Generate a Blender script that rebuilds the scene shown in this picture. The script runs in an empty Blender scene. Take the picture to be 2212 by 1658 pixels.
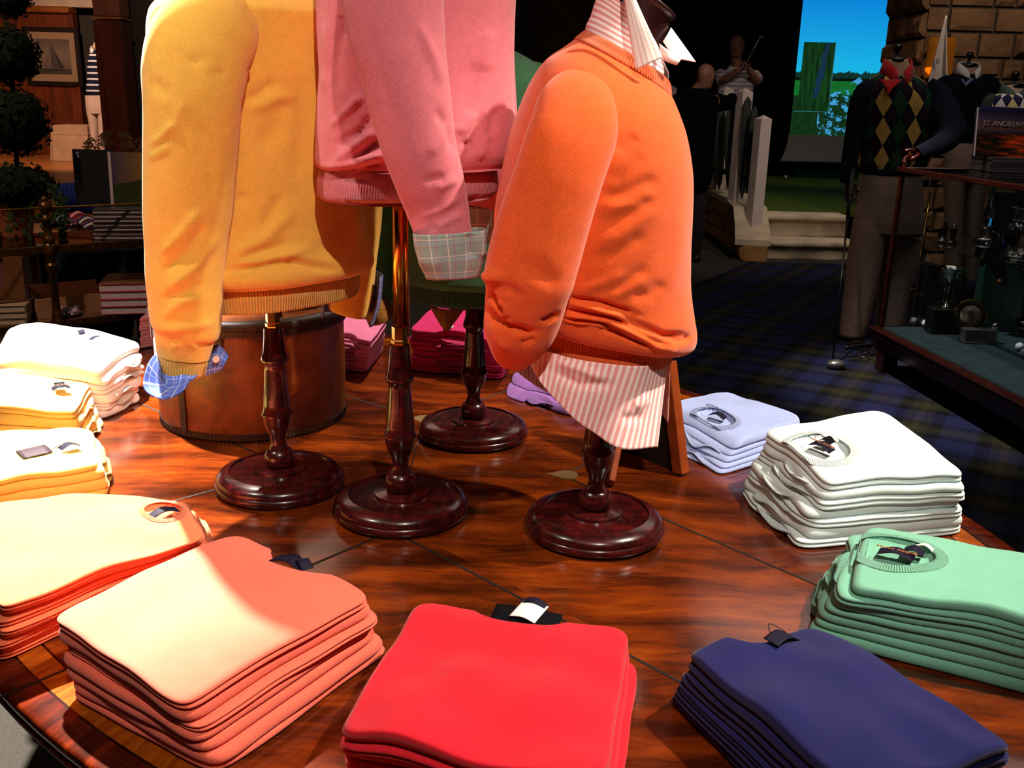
import bpy, bmesh, math, random
import numpy as np
from mathutils import Vector, Matrix, noise
S = bpy.context.scene
COL = S.collection
rnd = random.Random(11)
PI = math.pi
# ------------------------------------------------------------------ camera
TH = math.radians(16.5); RO = math.radians(1.4); FPX = 2085.0; EYE = 1.45
CAM = np.array([0.0, 0.0, EYE])
_f = np.array([0, math.cos(TH), -math.sin(TH)]); _u = np.array([0, math.sin(TH), math.cos(TH)]); _r = np.array([1.0, 0, 0])
CR = math.cos(RO)*_r + math.sin(RO)*_u
CU = math.cos(RO)*_u - math.sin(RO)*_r
cam_d = bpy.data.cameras.new('camera'); cam = bpy.data.objects.new('camera', cam_d); COL.objects.link(cam)
cam_d.sensor_fit = 'HORIZONTAL'; cam_d.sensor_width = 36.0; cam_d.lens = FPX/2212*36.0
cam_d.clip_start = 0.02; cam_d.clip_end = 100
M = Matrix(((CR[0], CU[0], -_f[0], 0), (CR[1], CU[1], -_f[1], 0), (CR[2], CU[2], -_f[2], EYE), (0, 0, 0, 1)))
cam.matrix_world = M
S.camera = cam
S.view_settings.view_transform = 'Standard'
try: S.view_settings.look = 'None'
except Exception: pass
S.view_settings.gamma = 1; S.view_settings.use_curve_mapping = False
S.view_settings.exposure = 0.0

def _ray(x, y): return CR*(x-1106)/FPX - CU*(y-829)/FPX + _f
def pz(x, y, z):            # the point at height z seen at that spot of the photograph
    d = _ray(x, y); return CAM + d*((z-EYE)/d[2])
def py(x, y, Y):            # the point at distance Y along the floor
    d = _ray(x, y); return CAM + d*(Y/d[1])
def proj(P):
    D = np.asarray(P, float)-CAM; w = D@_f
    return np.stack([1106+FPX*(D@CR)/w, 829-FPX*(D@CU)/w], -1)
def mpp(p):                 # metres per photograph pixel at a point
    return float((np.asarray(p)-CAM)@_f)/FPX

# ------------------------------------------------------------------ objects
def tag(o, label=None, cat=None, group=None, kind=None):
    if label: o['label'] = label
    if cat: o['category'] = cat
    if group: o['group'] = group
    if kind: o['kind'] = kind
    return o
def thing(name, label, cat, loc=(0, 0, 0), group=None):
    o = bpy.data.objects.new(name, None); COL.objects.link(o)
    o.location = Vector([float(v) for v in loc]); o.empty_display_size = 0.05
    return tag(o, label, cat, group)
def wloc(o):
    v = Vector((0, 0, 0))
    while o is not None:
        v = v + o.location; o = o.parent
    return v

class G:
    """collects vertices and faces in world coordinates, links them as one mesh object"""
    def __init__(s): s.V = []; s.F = []; s.U = []; s.n = 0; s.MI = []
    def add(s, V, F, U=None, mi=0):
        V = np.asarray(V, float).reshape(-1, 3)
        s.V.append(V); k = s.n
        for i, f in enumerate(F):
            s.F.append([int(a)+k for a in f]); s.U.append(U[i] if U is not None else None); s.MI.append(mi)
        s.n += len(V)
    def grid(s, P, closed=False, uv=None, mi=0, capa=False, capb=False, flip=False):
        P = np.asarray(P, float); m, n, _ = P.shape
        if uv is None:
            mid = P[m//2]; nx = np.roll(mid, -1, 0) if closed else mid[1:]
            du = np.linalg.norm((nx - mid[:len(nx)]), axis=1); u = np.concatenate([[0], np.cumsum(du)])
            dv = np.linalg.norm(np.diff(P, axis=0), axis=2).mean(1); v = np.concatenate([[0], np.cumsum(dv)])
        else: u, v = uv
        F = []; U = []
        nn = n if closed else n-1
        for i in range(m-1):
            for j in range(nn):
                j2 = (j+1) % n
                f = [i*n+j, i*n+j2, (i+1)*n+j2, (i+1)*n+j]; q = [(u[j], v[i]), (u[j+1], v[i]), (u[j+1], v[i+1]), (u[j], v[i+1])]
                if flip: f = f[::-1]; q = q[::-1]
                F.append(f); U.append(q)
        if capa: F.append(list(range(n))[::-1] if not flip else list(range(n))); U.append(None)
        if capb: F.append([(m-1)*n+j for j in range(n)] if not flip else [(m-1)*n+j for j in range(n)][::-1]); U.append(None)
        s.add(P.reshape(-1, 3), F, U, mi)
    def box(s, c, size, rot=0.0, bev=0.0, mi=0, axes=None):
        """box with chamfered edges; rot about z, or three axes"""
        c = np.asarray(c, float); hx, hy, hz = [a/2 for a in size]
        if axes is None:
            ax = np.array([[math.cos(rot), math.sin(rot), 0], [-math.sin(rot), math.cos(rot), 0], [0, 0, 1.0]])
        else: ax = np.asarray(axes, float)
        b = min(bev, hx*.9, hy*.9, hz*.9)
        if b <= 0:
            pts = np.array([(x, y, z) for z in (-hz, hz) for (x, y) in ((-hx, -hy), (hx, -hy), (hx, hy), (-hx, hy))])
            F = [(3, 2, 1, 0), (4, 5, 6, 7), (0, 1, 5, 4), (1, 2, 6, 5), (2, 3, 7, 6), (3, 0, 4, 7)]
            s.add(c + pts@ax, F, None, mi); return
        rows = []
        for z, i in ((-hz, b), (-hz+b, 0), (hz-b, 0), (hz, b)):
            x, y = hx-i, hy-i; k = b*.6
            rows.append([(-x+k, -y, z), (x-k, -y, z), (x, -y+k, z), (x, y-k, z), (x-k, y, z), (-x+k, y, z), (-x, y-k, z), (-x, -y+k, z)])
        P = np.array(rows); P = (P.reshape(-1, 3)@ax + c).reshape(P.shape)
        s.grid(P, True, mi=mi, capa=True, capb=True)
    def tube(s, pts, rad, n=10, mi=0, caps=True, flat=1.0, closed=False):
        pts = np.asarray(pts, float); m = len(pts)
        rad = np.full(m, rad) if np.isscalar(rad) else np.asarray(rad, float)
        T = np.gradient(pts, axis=0) if not closed else np.roll(pts, -1, 0)-np.roll(pts, 1, 0)
        T /= np.linalg.norm(T, axis=1)[:, None]+1e-12
        ref = np.array([0, 0, 1.0]) if abs(T[0][2]) < .9 else np.array([1.0, 0, 0])
        a = np.cross(T[0], ref); a /= np.linalg.norm(a)
        th = np.linspace(0, 2*PI, n, endpoint=False); rows = []
        for i in range(m):
            a = a - T[i]*(a@T[i]); a /= np.linalg.norm(a)+1e-12; b = np.cross(T[i], a)
            rows.append(pts[i] + rad[i]*(np.cos(th)[:, None]*a + flat*np.sin(th)[:, None]*b))
        if closed: rows.append(rows[0])
        s.grid(np.array(rows), True, mi=mi, capa=caps and not closed, capb=caps and not closed)
    def lathe(s, prof, c=(0, 0, 0), n=32, mi=0, axis=None, sx=1.0, sy=1.0):
        c = np.asarray(c, float); th = np.linspace(0, 2*PI, n, endpoint=False)
        if axis is None: ex, ey, ez = np.eye(3)
        else:
            ez = np.asarray(axis, float); ez /= np.linalg.norm(ez)
            ex = np.cross(ez, [0, 1, 0] if abs(ez[1]) < .9 else [1, 0, 0]); ex /= np.linalg.norm(ex); ey = np.cross(ez, ex)
        rows = [c + max(r, 1e-5)*(sx*np.cos(th)[:, None]*ex + sy*np.sin(th)[:, None]*ey) + z*ez for r, z in prof]
        s.grid(np.array(rows), True, mi=mi)
    def sphere(s, c, r, n=14, mi=0, scale=(1, 1, 1)):
        ph = np.linspace(-PI/2, PI/2, n//2+2); th = np.linspace(0, 2*PI, n, endpoint=False)
        P = np.array([[(math.cos(p)*math.cos(t)*scale[0], math.cos(p)*math.sin(t)*scale[1], math.sin(p)*scale[2]) for t in th] for p in ph])
        s.grid(np.asarray(c) + r*P, True, mi=mi)
    def poly(s, pts, thick=0.0, nrm=None, mi=0):
        """flat outline given real thickness"""
        pts = np.asarray(pts, float); n = len(pts)
        if nrm is None:
            nrm = np.zeros(3)
            for i in range(n):
                a, b = pts[i]-pts[0], pts[(i+1) % n]-pts[0]; nrm = nrm+np.cross(a, b)
            nrm /= np.linalg.norm(nrm)
        nrm = np.asarray(nrm, float)
        A = pts + nrm*thick/2; B = pts - nrm*thick/2
        F = [list(range(n)), list(range(2*n-1, n-1, -1))] + [[i+n, (i+1) % n+n, (i+1) % n, i] for i in range(n)]
        Ul = [[(p[0], p[2]) for p in A], [(p[0], p[2]) for p in B[::-1]]] + [None]*n
        s.add(np.concatenate([A, B]), F, Ul, mi)
    def build(s, name, mat, parent=None, smooth=True, label=None, angle=None):
        V = np.concatenate(s.V); off = np.array(wloc(parent)) if parent is not None else np.zeros(3)
        me = bpy.data.meshes.new(name); me.from_pydata((V-off).tolist(), [], s.F)
        for m in (mat if isinstance(mat, (list, tuple)) else [mat]): me.materials.append(m)
        uvl = me.uv_layers.new(name='UVMap')
        flat = []
        for f, q in zip(s.F, s.U):
            if q is None: flat.extend([0.0]*(2*len(f)))
            else:
                for a, b in q: flat.append(a); flat.append(b)
        uvl.data.foreach_set('uv', flat)
        me.polygons.foreach_set('material_index', s.MI)
        me.polygons.foreach_set('use_smooth', [smooth]*len(s.F))
        if smooth and angle:
            try: me.set_sharp_from_angle(angle=math.radians(angle))
            except Exception: pass
        me.validate(clean_customdata=False); me.update()
        o = bpy.data.objects.new(name, me); COL.objects.link(o)
        if parent is not None: o.parent = parent
        if label: o['label'] = label
        return o
def solidify(o, t, off=0.0):
    m = o.modifiers.new('thickness', 'SOLIDIFY'); m.thickness = t; m.offset = off; return o

def spl(pts, n, k=None):
    """Catmull-Rom through rows of values"""
    P = np.asarray(pts, float); m = len(P)
    t = np.linspace(0, m-1, n); i = np.minimum(t.astype(int), m-2); f = (t-i)[:, None]
    p0 = P[np.maximum(i-1, 0)]; p1 = P[i]; p2 = P[i+1]; p3 = P[np.minimum(i+2, m-1)]
    return .5*((2*p1)+(-p0+p2)*f+(2*p0-5*p1+4*p2-p3)*f*f+(-p0+3*p1-3*p2+p3)*f**3)
def splx(xs, ys, x):
    """monotone-ish cubic on uneven knots (columns of ys)"""
    xs = np.asarray(xs, float); ys = np.asarray(ys, float)
    if ys.ndim == 1: ys = ys[:, None]
    d = np.diff(ys, axis=0)/np.diff(xs)[:, None]
    mm = np.zeros_like(ys); mm[0] = d[0]; mm[-1] = d[-1]
    for i in range(1, len(xs)-1):
        a, b = d[i-1], d[i]; mm[i] = np.where(a*b > 0, 2*a*b/(a+b+1e-12*np.sign(a+b+1e-30)), 0)
    i = np.clip(np.searchsorted(xs, x)-1, 0, len(xs)-2); h = (xs[i+1]-xs[i])[:, None]; t = ((np.asarray(x)-xs[i])/(xs[i+1]-xs[i]))[:, None]
    return ys[i]*(2*t**3-3*t**2+1)+h*mm[i]*(t**3-2*t**2+t)+ys[i+1]*(-2*t**3+3*t**2)+h*mm[i+1]*(t**3-t**2)

def gnormals(P, closed=True):
    if closed: du = np.roll(P, -1, 1)-np.roll(P, 1, 1)
    else: du = np.gradient(P, axis=1)
    dv = np.gradient(P, axis=0); N = np.cross(du, dv); N /= np.linalg.norm(N, axis=2)[..., None]+1e-12
    c = P.mean(1, keepdims=True); s = np.sign((N*(P-c)).sum(2)); 
    return N*np.where(s.mean() >= 0, 1, -1)
def sculpt(P, strokes, closed=True):
    """press creases and ridges into a cloth surface, along lines that run where the photograph shows them"""
    N = gnormals(P, closed); q = proj(P.reshape(-1, 3)).reshape(P.shape[:2]+(2,))
    face = np.clip(-((P-CAM)*N).sum(2)/np.linalg.norm(P-CAM, axis=2)*3, 0, 1)
    D = np.zeros(P.shape[:2])
    for pts, w, amp in strokes:
        pts = np.asarray(pts, float); best = np.full(P.shape[:2], 1e9); tt = np.zeros(P.shape[:2])
        L = np.linalg.norm(np.diff(pts, axis=0), axis=1); cum = np.concatenate([[0], np.cumsum(L)]); tot = cum[-1]
        for i in range(len(pts)-1):
            a, b = pts[i], pts[i+1]; ab = b-a; t = np.clip(((q-a)@ab)/(ab@ab), 0, 1)
            d = np.linalg.norm(q-(a+t[..., None]*ab), axis=2); m = d < best
            best = np.where(m, d, best); tt = np.where(m, (cum[i]+t*L[i])/tot, tt)
        taper = np.clip(np.minimum(tt, 1-tt)*5, .12, 1)
        D += amp*taper*np.exp(-(best/w)**2)
    return P + N*(D*face)[..., None]
def fuzz(P, amp, scale, seed=0.0, closed=True):
    N = gnormals(P, closed); m, n = P.shape[:2]; D = np.zeros((m, n))
    for i in range(m):
        for j in range(n):
            p = P[i, j]; D[i, j] = noise.noise(Vector((p[0]*scale+seed, p[1]*scale, p[2]*scale)))
    return P + N*(D*amp)[..., None]

# ------------------------------------------------------------------ materials
def lin(h):
    h = h.lstrip('#'); c = [int(h[i:i+2], 16)/255 for i in (0, 2, 4)]
    return tuple(v/12.92 if v <= .04045 else ((v+.055)/1.055)**2.4 for v in c)+(1.0,)
class NT:
    def __init__(s, name):
        s.m = bpy.data.materials.new(name); s.m.use_nodes = True; s.t = s.m.node_tree; s.b = s.t.nodes['Principled BSDF']
    def n(s, typ, **k):
        d = s.t.nodes.new(typ)
        for a, v in k.items():
            if a[0] == '_': setattr(d, a[1:], v)
            else: s.set(d.inputs[int(a[1:]) if a[0] == 'i' and a[1:].isdigit() else a.replace('_', ' ')], v)
        return d
    def set(s, inp, v):
        if hasattr(v, 'is_linked') or isinstance(v, bpy.types.NodeSocket): s.t.links.new(v, inp)
        else: inp.default_value = v
    def math(s, op, a, b=None, c=None):
        d = s.t.nodes.new('ShaderNodeMath'); d.operation = op; s.set(d.inputs[0], a)
        if b is not None: s.set(d.inputs[1], b)
        if c is not None: s.set(d.inputs[2], c)
        return d.outputs[0]
    def mix(s, f, a, b, mode='MIX'):
        d = s.t.nodes.new('ShaderNodeMix'); d.data_type = 'RGBA'; d.blend_type = mode
        s.set(d.inputs[0], f); s.set(d.inputs[6], a); s.set(d.inputs[7], b); return d.outputs[2]
    def uv(s):
        d = s.t.nodes.new('ShaderNodeUVMap'); d.uv_map = 'UVMap'; x = s.t.nodes.new('ShaderNodeSeparateXYZ'); s.t.links.new(d.outputs[0], x.inputs[0]); return x.outputs[0], x.outputs[1]
    def obj(s):
        d = s.t.nodes.new('ShaderNodeTexCoord'); return d.outputs['Object']
    def geo(s):
        d = s.t.nodes.new('ShaderNodeNewGeometry'); return d.outputs['Position']
    def xyz(s, v):
        x = s.t.nodes.new('ShaderNodeSeparateXYZ'); s.t.links.new(v, x.inputs[0]); return x.outputs
    def noise(s, vec, scale, detail=2, rough=.5):
        d = s.t.nodes.new('ShaderNodeTexNoise'); s.set(d.inputs['Vector'], vec); d.inputs['Scale'].default_value = scale
        d.inputs['Detail'].default_value = detail; d.inputs['Roughness'].default_value = rough; return d.outputs[0]
    def mapv(s, vec, scale=(1, 1, 1), rot=(0, 0, 0)):
        d = s.t.nodes.new('ShaderNodeMapping'); s.set(d.inputs[0], vec); d.inputs['Scale'].default_value = scale; d.inputs['Rotation'].default_value = rot; return d.outputs[0]
    def ramp(s, f, stops, interp='LINEAR'):
        d = s.t.nodes.new('ShaderNodeValToRGB'); s.set(d.inputs[0], f); cr = d.color_ramp; cr.interpolation = interp
        while len(cr.elements) < len(stops): cr.elements.new(0.5)
        for e, (p, c) in zip(cr.elements, stops): e.position = p; e.color = c if len(c) == 4 else tuple(c)+(1,)
        return d.outputs[0]
    def bump(s, h, strength=.3, dist=.001, prev=None):
        d = s.t.nodes.new('ShaderNodeBump'); s.set(d.inputs['Height'], h); d.inputs['Strength'].default_value = strength; d.inputs['Distance'].default_value = dist
        if prev is not None: s.set(d.inputs['Normal'], prev)
        return d.outputs[0]
    def out(s, color=None, rough=None, metal=None, normal=None, spec=None, **k):
        b = s.b
        if color is not None: s.set(b.inputs['Base Color'], color)
        if rough is not None: s.set(b.inputs['Roughness'], rough)
        if metal is not None: s.set(b.inputs['Metallic'], metal)
        if spec is not None: s.set(b.inputs['Specular IOR Level'], spec)
        if normal is not None: s.set(b.inputs['Normal'], normal)
        for a, v in k.items(): s.set(b.inputs[a.replace('_', ' ')], v)
        return s.m
def plain(name, hexc, rough=.5, metal=0.0, spec=.5, **k):
    t = NT(name); return t.out(lin(hexc), rough, metal, None, spec, **k)
def varied(name, hexc, hexd, scale=8, rough=.6, bump=0.0, bscale=60, spec=.4, metal=0.0):
    t = NT(name); o = t.geo(); f = t.noise(o, scale, 4); f = t.ramp(f, [(.3, (0, 0, 0)), (.7, (1, 1, 1))])
    nrm = t.bump(t.noise(o, bscale, 3), bump, .003) if bump else None
    return t.out(t.mix(f, lin(hexc), lin(hexd)), rough, metal, nrm, spec)
def knit(name, hexc, heather=.12, rib=0.0, ribs=0.0042, axis=0, sheen=.25):
    t = NT(name); o = t.geo(); c = lin(hexc)
    fine = t.noise(t.mapv(o, (1, 1, .45)), 700, 2, .6); big = t.noise(o, 60, 2)
    dark = tuple(max(0, v*(1-2.2*heather)) for v in c[:3])+(1,); lite = tuple(min(1, v*(1+1.4*heather)) for v in c[:3])+(1,)
    f = t.math('ADD', t.math('MULTIPLY', fine, .75), t.math('MULTIPLY', big, .25))
    f = t.ramp(f, [(.32, (0, 0, 0)), (.68, (1, 1, 1))])
    col = t.mix(f, dark, lite)
    nrm = t.bump(t.noise(t.mapv(o, (1, 1, .6)), 900, 2), .25, .0012)
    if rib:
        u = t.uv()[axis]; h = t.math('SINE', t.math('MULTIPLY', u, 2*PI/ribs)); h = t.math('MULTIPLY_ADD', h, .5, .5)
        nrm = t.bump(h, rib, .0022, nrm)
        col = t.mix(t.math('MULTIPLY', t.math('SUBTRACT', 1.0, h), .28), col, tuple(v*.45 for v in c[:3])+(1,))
    m = t.out(col, .95, 0, nrm, .12); t.b.inputs['Sheen Weight'].default_value = sheen; t.b.inputs['Sheen Roughness'].default_value = .5
    return m
def lines_mat(name, base, lines_u, lines_v, rough=.85, per=.02, perv=None, jit=.5):
    """woven cloth: lines are (position 0-1 in the repeat, width 0-1, colour, strength)"""
    t = NT(name); u, v = t.uv(); col = lin(base) ; perv = perv or per
    for coord, per_, ls in ((u, per, lines_u), (v, perv, lines_v)):
        fr = t.math('FRACT', t.math('MULTIPLY', coord, 1/per_))
        for p, w, c, st in ls:
            d = t.math('ABSOLUTE', t.math('SUBTRACT', fr, p)); m = t.math('LESS_THAN', d, w/2)
            col = t.mix(t.math('MULTIPLY', m, st), col, lin(c))
    nrm = t.bump(t.noise(t.geo(), 1200, 1), .15, .0006)
    return t.out(col, rough, 0, nrm, .2)
def textmesh(name, s, size, mat, parent, origin, xdir, ydir, extrude=.0004, align='CENTER'):
    cu = bpy.data.curves.new(name, 'FONT'); cu.body = s; cu.size = size; cu.extrude = extrude; cu.align_x = align; cu.align_y = 'CENTER'
    tmp = bpy.data.objects.new(name+'_tmp', cu); COL.objects.link(tmp)
    dg = bpy.context.evaluated_depsgraph_get(); me = bpy.data.meshes.new_from_object(tmp.evaluated_get(dg)); bpy.data.objects.remove(tmp)
    x = np.asarray(xdir, float); x /= np.linalg.norm(x); y = np.asarray(ydir, float); y -= x*(x@y); y /= np.linalg.norm(y); z = np.cross(x, y)
    off = np.array(wloc(parent)) if parent is not None else np.zeros(3)
    for v in me.vertices:
        w = np.asarray(origin)-off + x*v.co[0] + y*v.co[1] + z*v.co[2]; v.co = Vector(w.tolist())
    me.materials.clear(); me.materials.append(mat)
    o = bpy.data.objects.new(name, me); COL.objects.link(o)
    if parent is not None: o.parent = parent
    return o
# ------------------------------------------------------------------ display table
def wood_table():
    t = NT('polished_mahogany'); p = t.geo(); x, y, z = t.xyz(p)
    # leaves meet along diagonals: grain turns by sector
    cx, cy = -.16, 1.76
    ax_ = t.math('ABSOLUTE', t.math('SUBTRACT', x, -.16)); ay_ = t.math('ABSOLUTE', t.math('SUBTRACT', y, 1.755))
    ew = t.math('GREATER_THAN', t.math('SUBTRACT', ax_, .26), t.math('MULTIPLY', ay_, .87)); ns = t.math('GREATER_THAN', t.math('SUBTRACT', ay_, .28), t.math('MULTIPLY', ax_, 1.02))
    wv = t.n('ShaderNodeTexNoise', Vector=p, Scale=2.6, Detail=3.0); warp = t.n('ShaderNodeVectorMath', _operation='MULTIPLY_ADD', i0=wv.outputs[1], i1=(.16, .16, 0), i2=p).outputs[0]
    def grain(rot, sc, off):
        v = t.mapv(warp, (sc*1.0, sc*4.6, 1), (0, 0, rot)); v = t.n('ShaderNodeVectorMath', _operation='ADD', i0=v, i1=(off, off, 0)).outputs[0]; return t.noise(v, 1.0, 7, .66)
    gA = grain(.42, 4.2, 0); gB = grain(-.78, 4.0, 3); gC = grain(.95, 4.0, 7)
    def blend(f, a, b): return t.math('ADD', t.math('MULTIPLY', a, t.math('SUBTRACT', 1.0, f)), t.math('MULTIPLY', b, f))
    gm = blend(ns, blend(ew, gB, gA), gC)
    g2 = t.noise(t.mapv(warp, (8, 90, 1), (0, 0, .42)), 1.0, 3, .7); g3 = t.noise(p, 7, 3)
    f = t.math('ADD', t.math('MULTIPLY', gm, .66), t.math('ADD', t.math('MULTIPLY', g2, .14), t.math('MULTIPLY', g3, .2)))
    col = t.ramp(f, [(.34, lin('200a02')), (.45, lin('461805')), (.55, lin('702b08')), (.69, lin('96460e'))])
    # cross-banded border: bearing measured in the oval's own axes
    e1 = (-.6, .8); e2 = (.8, .6); ox, oy = OV[0]
    dx = t.math('SUBTRACT', x, ox); dy = t.math('SUBTRACT', y, oy)
    a = t.math('MULTIPLY', t.math('ADD', t.math('MULTIPLY', dx, e1[0]), t.math('MULTIPLY', dy, e1[1])), 1/OV[1])
    b = t.math('MULTIPLY', t.math('ADD', t.math('MULTIPLY', dx, e2[0]), t.math('MULTIPLY', dy, e2[1])), 1/OV[2])
    r = t.math('SQRT', t.math('ADD', t.math('MULTIPLY', a, a), t.math('MULTIPLY', b, b)))
    an = t.math('ARCTAN2', b, a)
    cr = t.n('ShaderNodeCombineXYZ', X=t.math('MULTIPLY', an, 22.0), Y=t.math('MULTIPLY', r, 3.0))
    gb = t.noise(cr.outputs[0], 2.0, 4, .6)
    bandcol = t.ramp(gb, [(.35, lin('230803')), (.55, lin('4f1707')), (.75, lin('7c2a0a'))])
    def ring(r0, r1): return t.math('MULTIPLY', t.math('GREATER_THAN', r, r0), t.math('LESS_THAN', r, r1))
    col = t.mix(ring(.955, 2.0), col, bandcol)
    gold = t.ramp(t.noise(cr.outputs[0], 5.0, 3), [(.3, lin('6a2805')), (.7, lin('a5540f'))])
    col = t.mix(ring(.915, .955), col, gold)
    for r0, r1 in ((.911, .915), (.953, .957)): col = t.mix(ring(r0, r1), col, lin('160502'))
    nrm = t.bump(t.noise(p, 9, 2), .05, .004, t.bump(t.noise(t.mapv(p, (30, 260, 1), (0, 0, .62)), 1.0, 2), .05, .0006))
    m = t.out(col, .17, 0, nrm, .42); t.b.inputs['Coat Weight'].default_value = .25; t.b.inputs['Coat Roughness'].default_value = .1
    return m
OV = ((1.5*-.6+.93*.8, 1.5*.8+.93*.6), 1.25, .84)
def oval(k, z, n=128, grow=0.0):
    th = np.linspace(0, 2*PI, n, endpoint=False); e1 = np.array([-.6, .8]); e2 = np.array([.8, .6])
    xy = np.array(OV[0]) + ((OV[1]*k+grow)*np.cos(th))[:, None]*e1 + ((OV[2]*k+grow)*np.sin(th))[:, None]*e2
    return np.c_[xy, np.full(n, z)]
TZ = 0.75
M_table = wood_table()
M_maho = varied('dark_mahogany', '2a0a04', '4a1608', 14, .25, spec=.5)
M_brass = plain('brass', 'c79a3e', .16, 1.0); M_plate = plain('worn_brass', '7a5c34', .5, .5)
M_seam = plain('dark_seam', '0c0402', .6)
tab = thing('display_table', 'big oval polished mahogany table with inlaid border holding the folded sweaters', 'table', (OV[0][0], OV[0][1], 0))
g = G(); rows = [oval(.02, TZ)]
for k in np.linspace(.1, .97, 20): rows.append(oval(k, TZ))
rows += [oval(1, TZ, grow=-.004), oval(1, TZ-.0015, grow=-.001), oval(1, TZ-.005), oval(1, TZ-.012), oval(1, TZ-.017, grow=-.002), oval(1, TZ-.02, grow=-.008), oval(1, TZ-.024, grow=-.004), oval(1, TZ-.03, grow=-.002), oval(1, TZ-.034, grow=-.006), oval(.9, TZ-.034), oval(.02, TZ-.034)]
g.grid(np.array(rows), True, capa=True, capb=True); g.build('tabletop', M_table, tab)
g = G(); g.grid(np.array([oval(.92, TZ-.035), oval(.92, TZ-.11), oval(.89, TZ-.115), oval(.89, TZ-.035)]), True); g.build('apron', M_maho, tab)
# joints between the leaves
def joint(a, b, w=.0022, name='leaf_joint', mat=M_seam):
    a = np.array([a[0], a[1], 0]); b = np.array([b[0], b[1], 0]); d = (b-a)/np.linalg.norm(b-a); n = np.array([-d[1], d[0], 0])*w
    g = G(); z = np.array([0, 0, TZ+.0004]); g.poly([a-n+z, b-n+z, b+n+z, a+n+z], .0006, (0, 0, 1)); g.build(name, mat, tab, False)
K = dict(e=(.1, 1.75), n=(-.195, 2.06), s=(-.195, 1.48), w=(-.42, 1.746))
joint(K['e'], (.62, 1.155)); joint(K['e'], (.6, 2.29)); joint(K['s'], (.36, .92)); joint(K['s'], (-.68, .90))
joint(K['n'], (-.80, 2.55)); joint(K['n'], (.21, 2.6)); joint(K['w'], (-1.0, 1.2)); joint(K['w'], (-1.06, 2.3))
joint(K['w'], K['e'], .0007); joint(K['s'], K['n'], .0012)
for k, (kx, ky) in K.items():
    d = np.array([kx+.16, ky-1.76]); d /= np.linalg.norm(d); n = np.array([-d[1], d[0]])
    c = np.array([kx, ky])
    pts = [c-d*.028, c+n*.024+d*.006, c+n*.021+d*.022, c+n*.010+d*.032, c-n*.010+d*.032, c-n*.021+d*.022, c-n*.024+d*.006]
    g = G(); g.poly([(p[0], p[1], TZ+.0008) for p in pts], .0008, (0, 0, 1)); g.build('metal_plate', M_plate, tab, False, 'kite-shaped brass plate let into the tabletop')
ped = G(); ped.lathe([(.0, .0), (.30, .0), (.31, .03), (.28, .07), (.16, .10), (.09, .16), (.11, .3), (.13, .4), (.08, .5), (.12, .6), (.2, .64), (.0, .64)], (OV[0][0], OV[0][1], 0), 40)
ped.build('pedestal', M_maho, tab)
# ------------------------------------------------------------------ leather hat box, dish, wooden easel sign
def leather():
    t = NT('tan_leather'); p = t.geo(); f = t.noise(p, 9, 5, .6); f2 = t.noise(p, 45, 3)
    col = t.ramp(t.math('ADD', t.math('MULTIPLY', f, .8), t.math('MULTIPLY', f2, .2)), [(.34, lin('4e2208')), (.52, lin('7e3c10')), (.7, lin('a2561c'))])
    return t.out(col, .38, 0, t.bump(t.noise(p, 320, 2), .2, .0008), .4)
M_lea = leather(); M_leab = varied('dark_leather_trim', '2a1409', '3c1e0e', 60, .5, .2, 300)
hx, hy, hr = -.583, 2.085, .203
hat = thing('hat_box', 'round tan leather hat box with dark stitched trim, behind the yellow bust', 'hat box', (hx, hy, TZ))
def wavy(r, z): return (r, z)
g = G(); g.lathe([(0, TZ+.002), (hr-.006, TZ+.002), (hr-.003, TZ+.006), (hr, TZ+.02), (hr+.002, TZ+.12), (hr+.001, TZ+.232), (hr-.004, TZ+.236), (0, TZ+.236)], (hx, hy, 0), 90); g.build('body', M_lea, hat, angle=40)
g = G(); g.lathe([(0, TZ+.237), (hr+.003, TZ+.237), (hr+.007, TZ+.240), (hr+.006, TZ+.252), (hr-.012, TZ+.2545), (hr-.03, TZ+.252), (0, TZ+.252)], (hx, hy, 0), 90); lid = g.build('lid', M_lea, hat, angle=40)
def ringband(z0, z1, r, name, par, teeth=True):
    g = G(); g.lathe([(r, z0), (r+.003, z0+.001), (r+.003, z1-.001), (r, z1)], (hx, hy, 0), 120)
    if teeth:
        for k in range(150):
            a = k*2*PI/150; c = np.array([hx+(r+.0032)*math.cos(a), hy+(r+.0032)*math.sin(a), (z0+z1)/2])
            g.box(c, (.0014, .0024, (z1-z0)*1.25), a, 0)
    return g.build(name, M_leab, par, False)
ringband(TZ+.224, TZ+.239, hr+.003, 'trim', hat); ringband(TZ+.003, TZ+.017, hr-.002, 'trim', hat)
g = G(); g.lathe([(hr+.008, TZ+.240), (hr+.0085, TZ+.252), (hr-.006, TZ+.256), (hr-.014, TZ+.2555)], (hx, hy, 0), 120); g.build('lid_edge', M_leab, lid)
def vband(ang, w, z0, z1, name):
    g = G(); P = []
    for z in np.linspace(z0, z1, 8):
        P.append([(hx+(hr+.0042)*math.cos(ang+o), hy+(hr+.0042)*math.sin(ang+o), z) for o in np.linspace(-w/2/hr, w/2/hr, 8)])
    g.grid(np.array(P)); solidify(g.build(name, M_leab, hat), .002)
vband(math.radians(-119), .017, TZ+.015, TZ+.228, 'seam_strap'); vband(math.radians(-156), .014, TZ+.19, TZ+.235, 'latch_strap'); vband(math.radians(-92), .014, TZ+.205, TZ+.235, 'latch_strap')
M_silver = plain('silver', 'd8d4cc', .12, 1.0)
dish = thing('silver_dish', 'shallow shiny silver dish on top of the leather hat box', 'dish', (-.49, 2.10, TZ+.2575))
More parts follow.
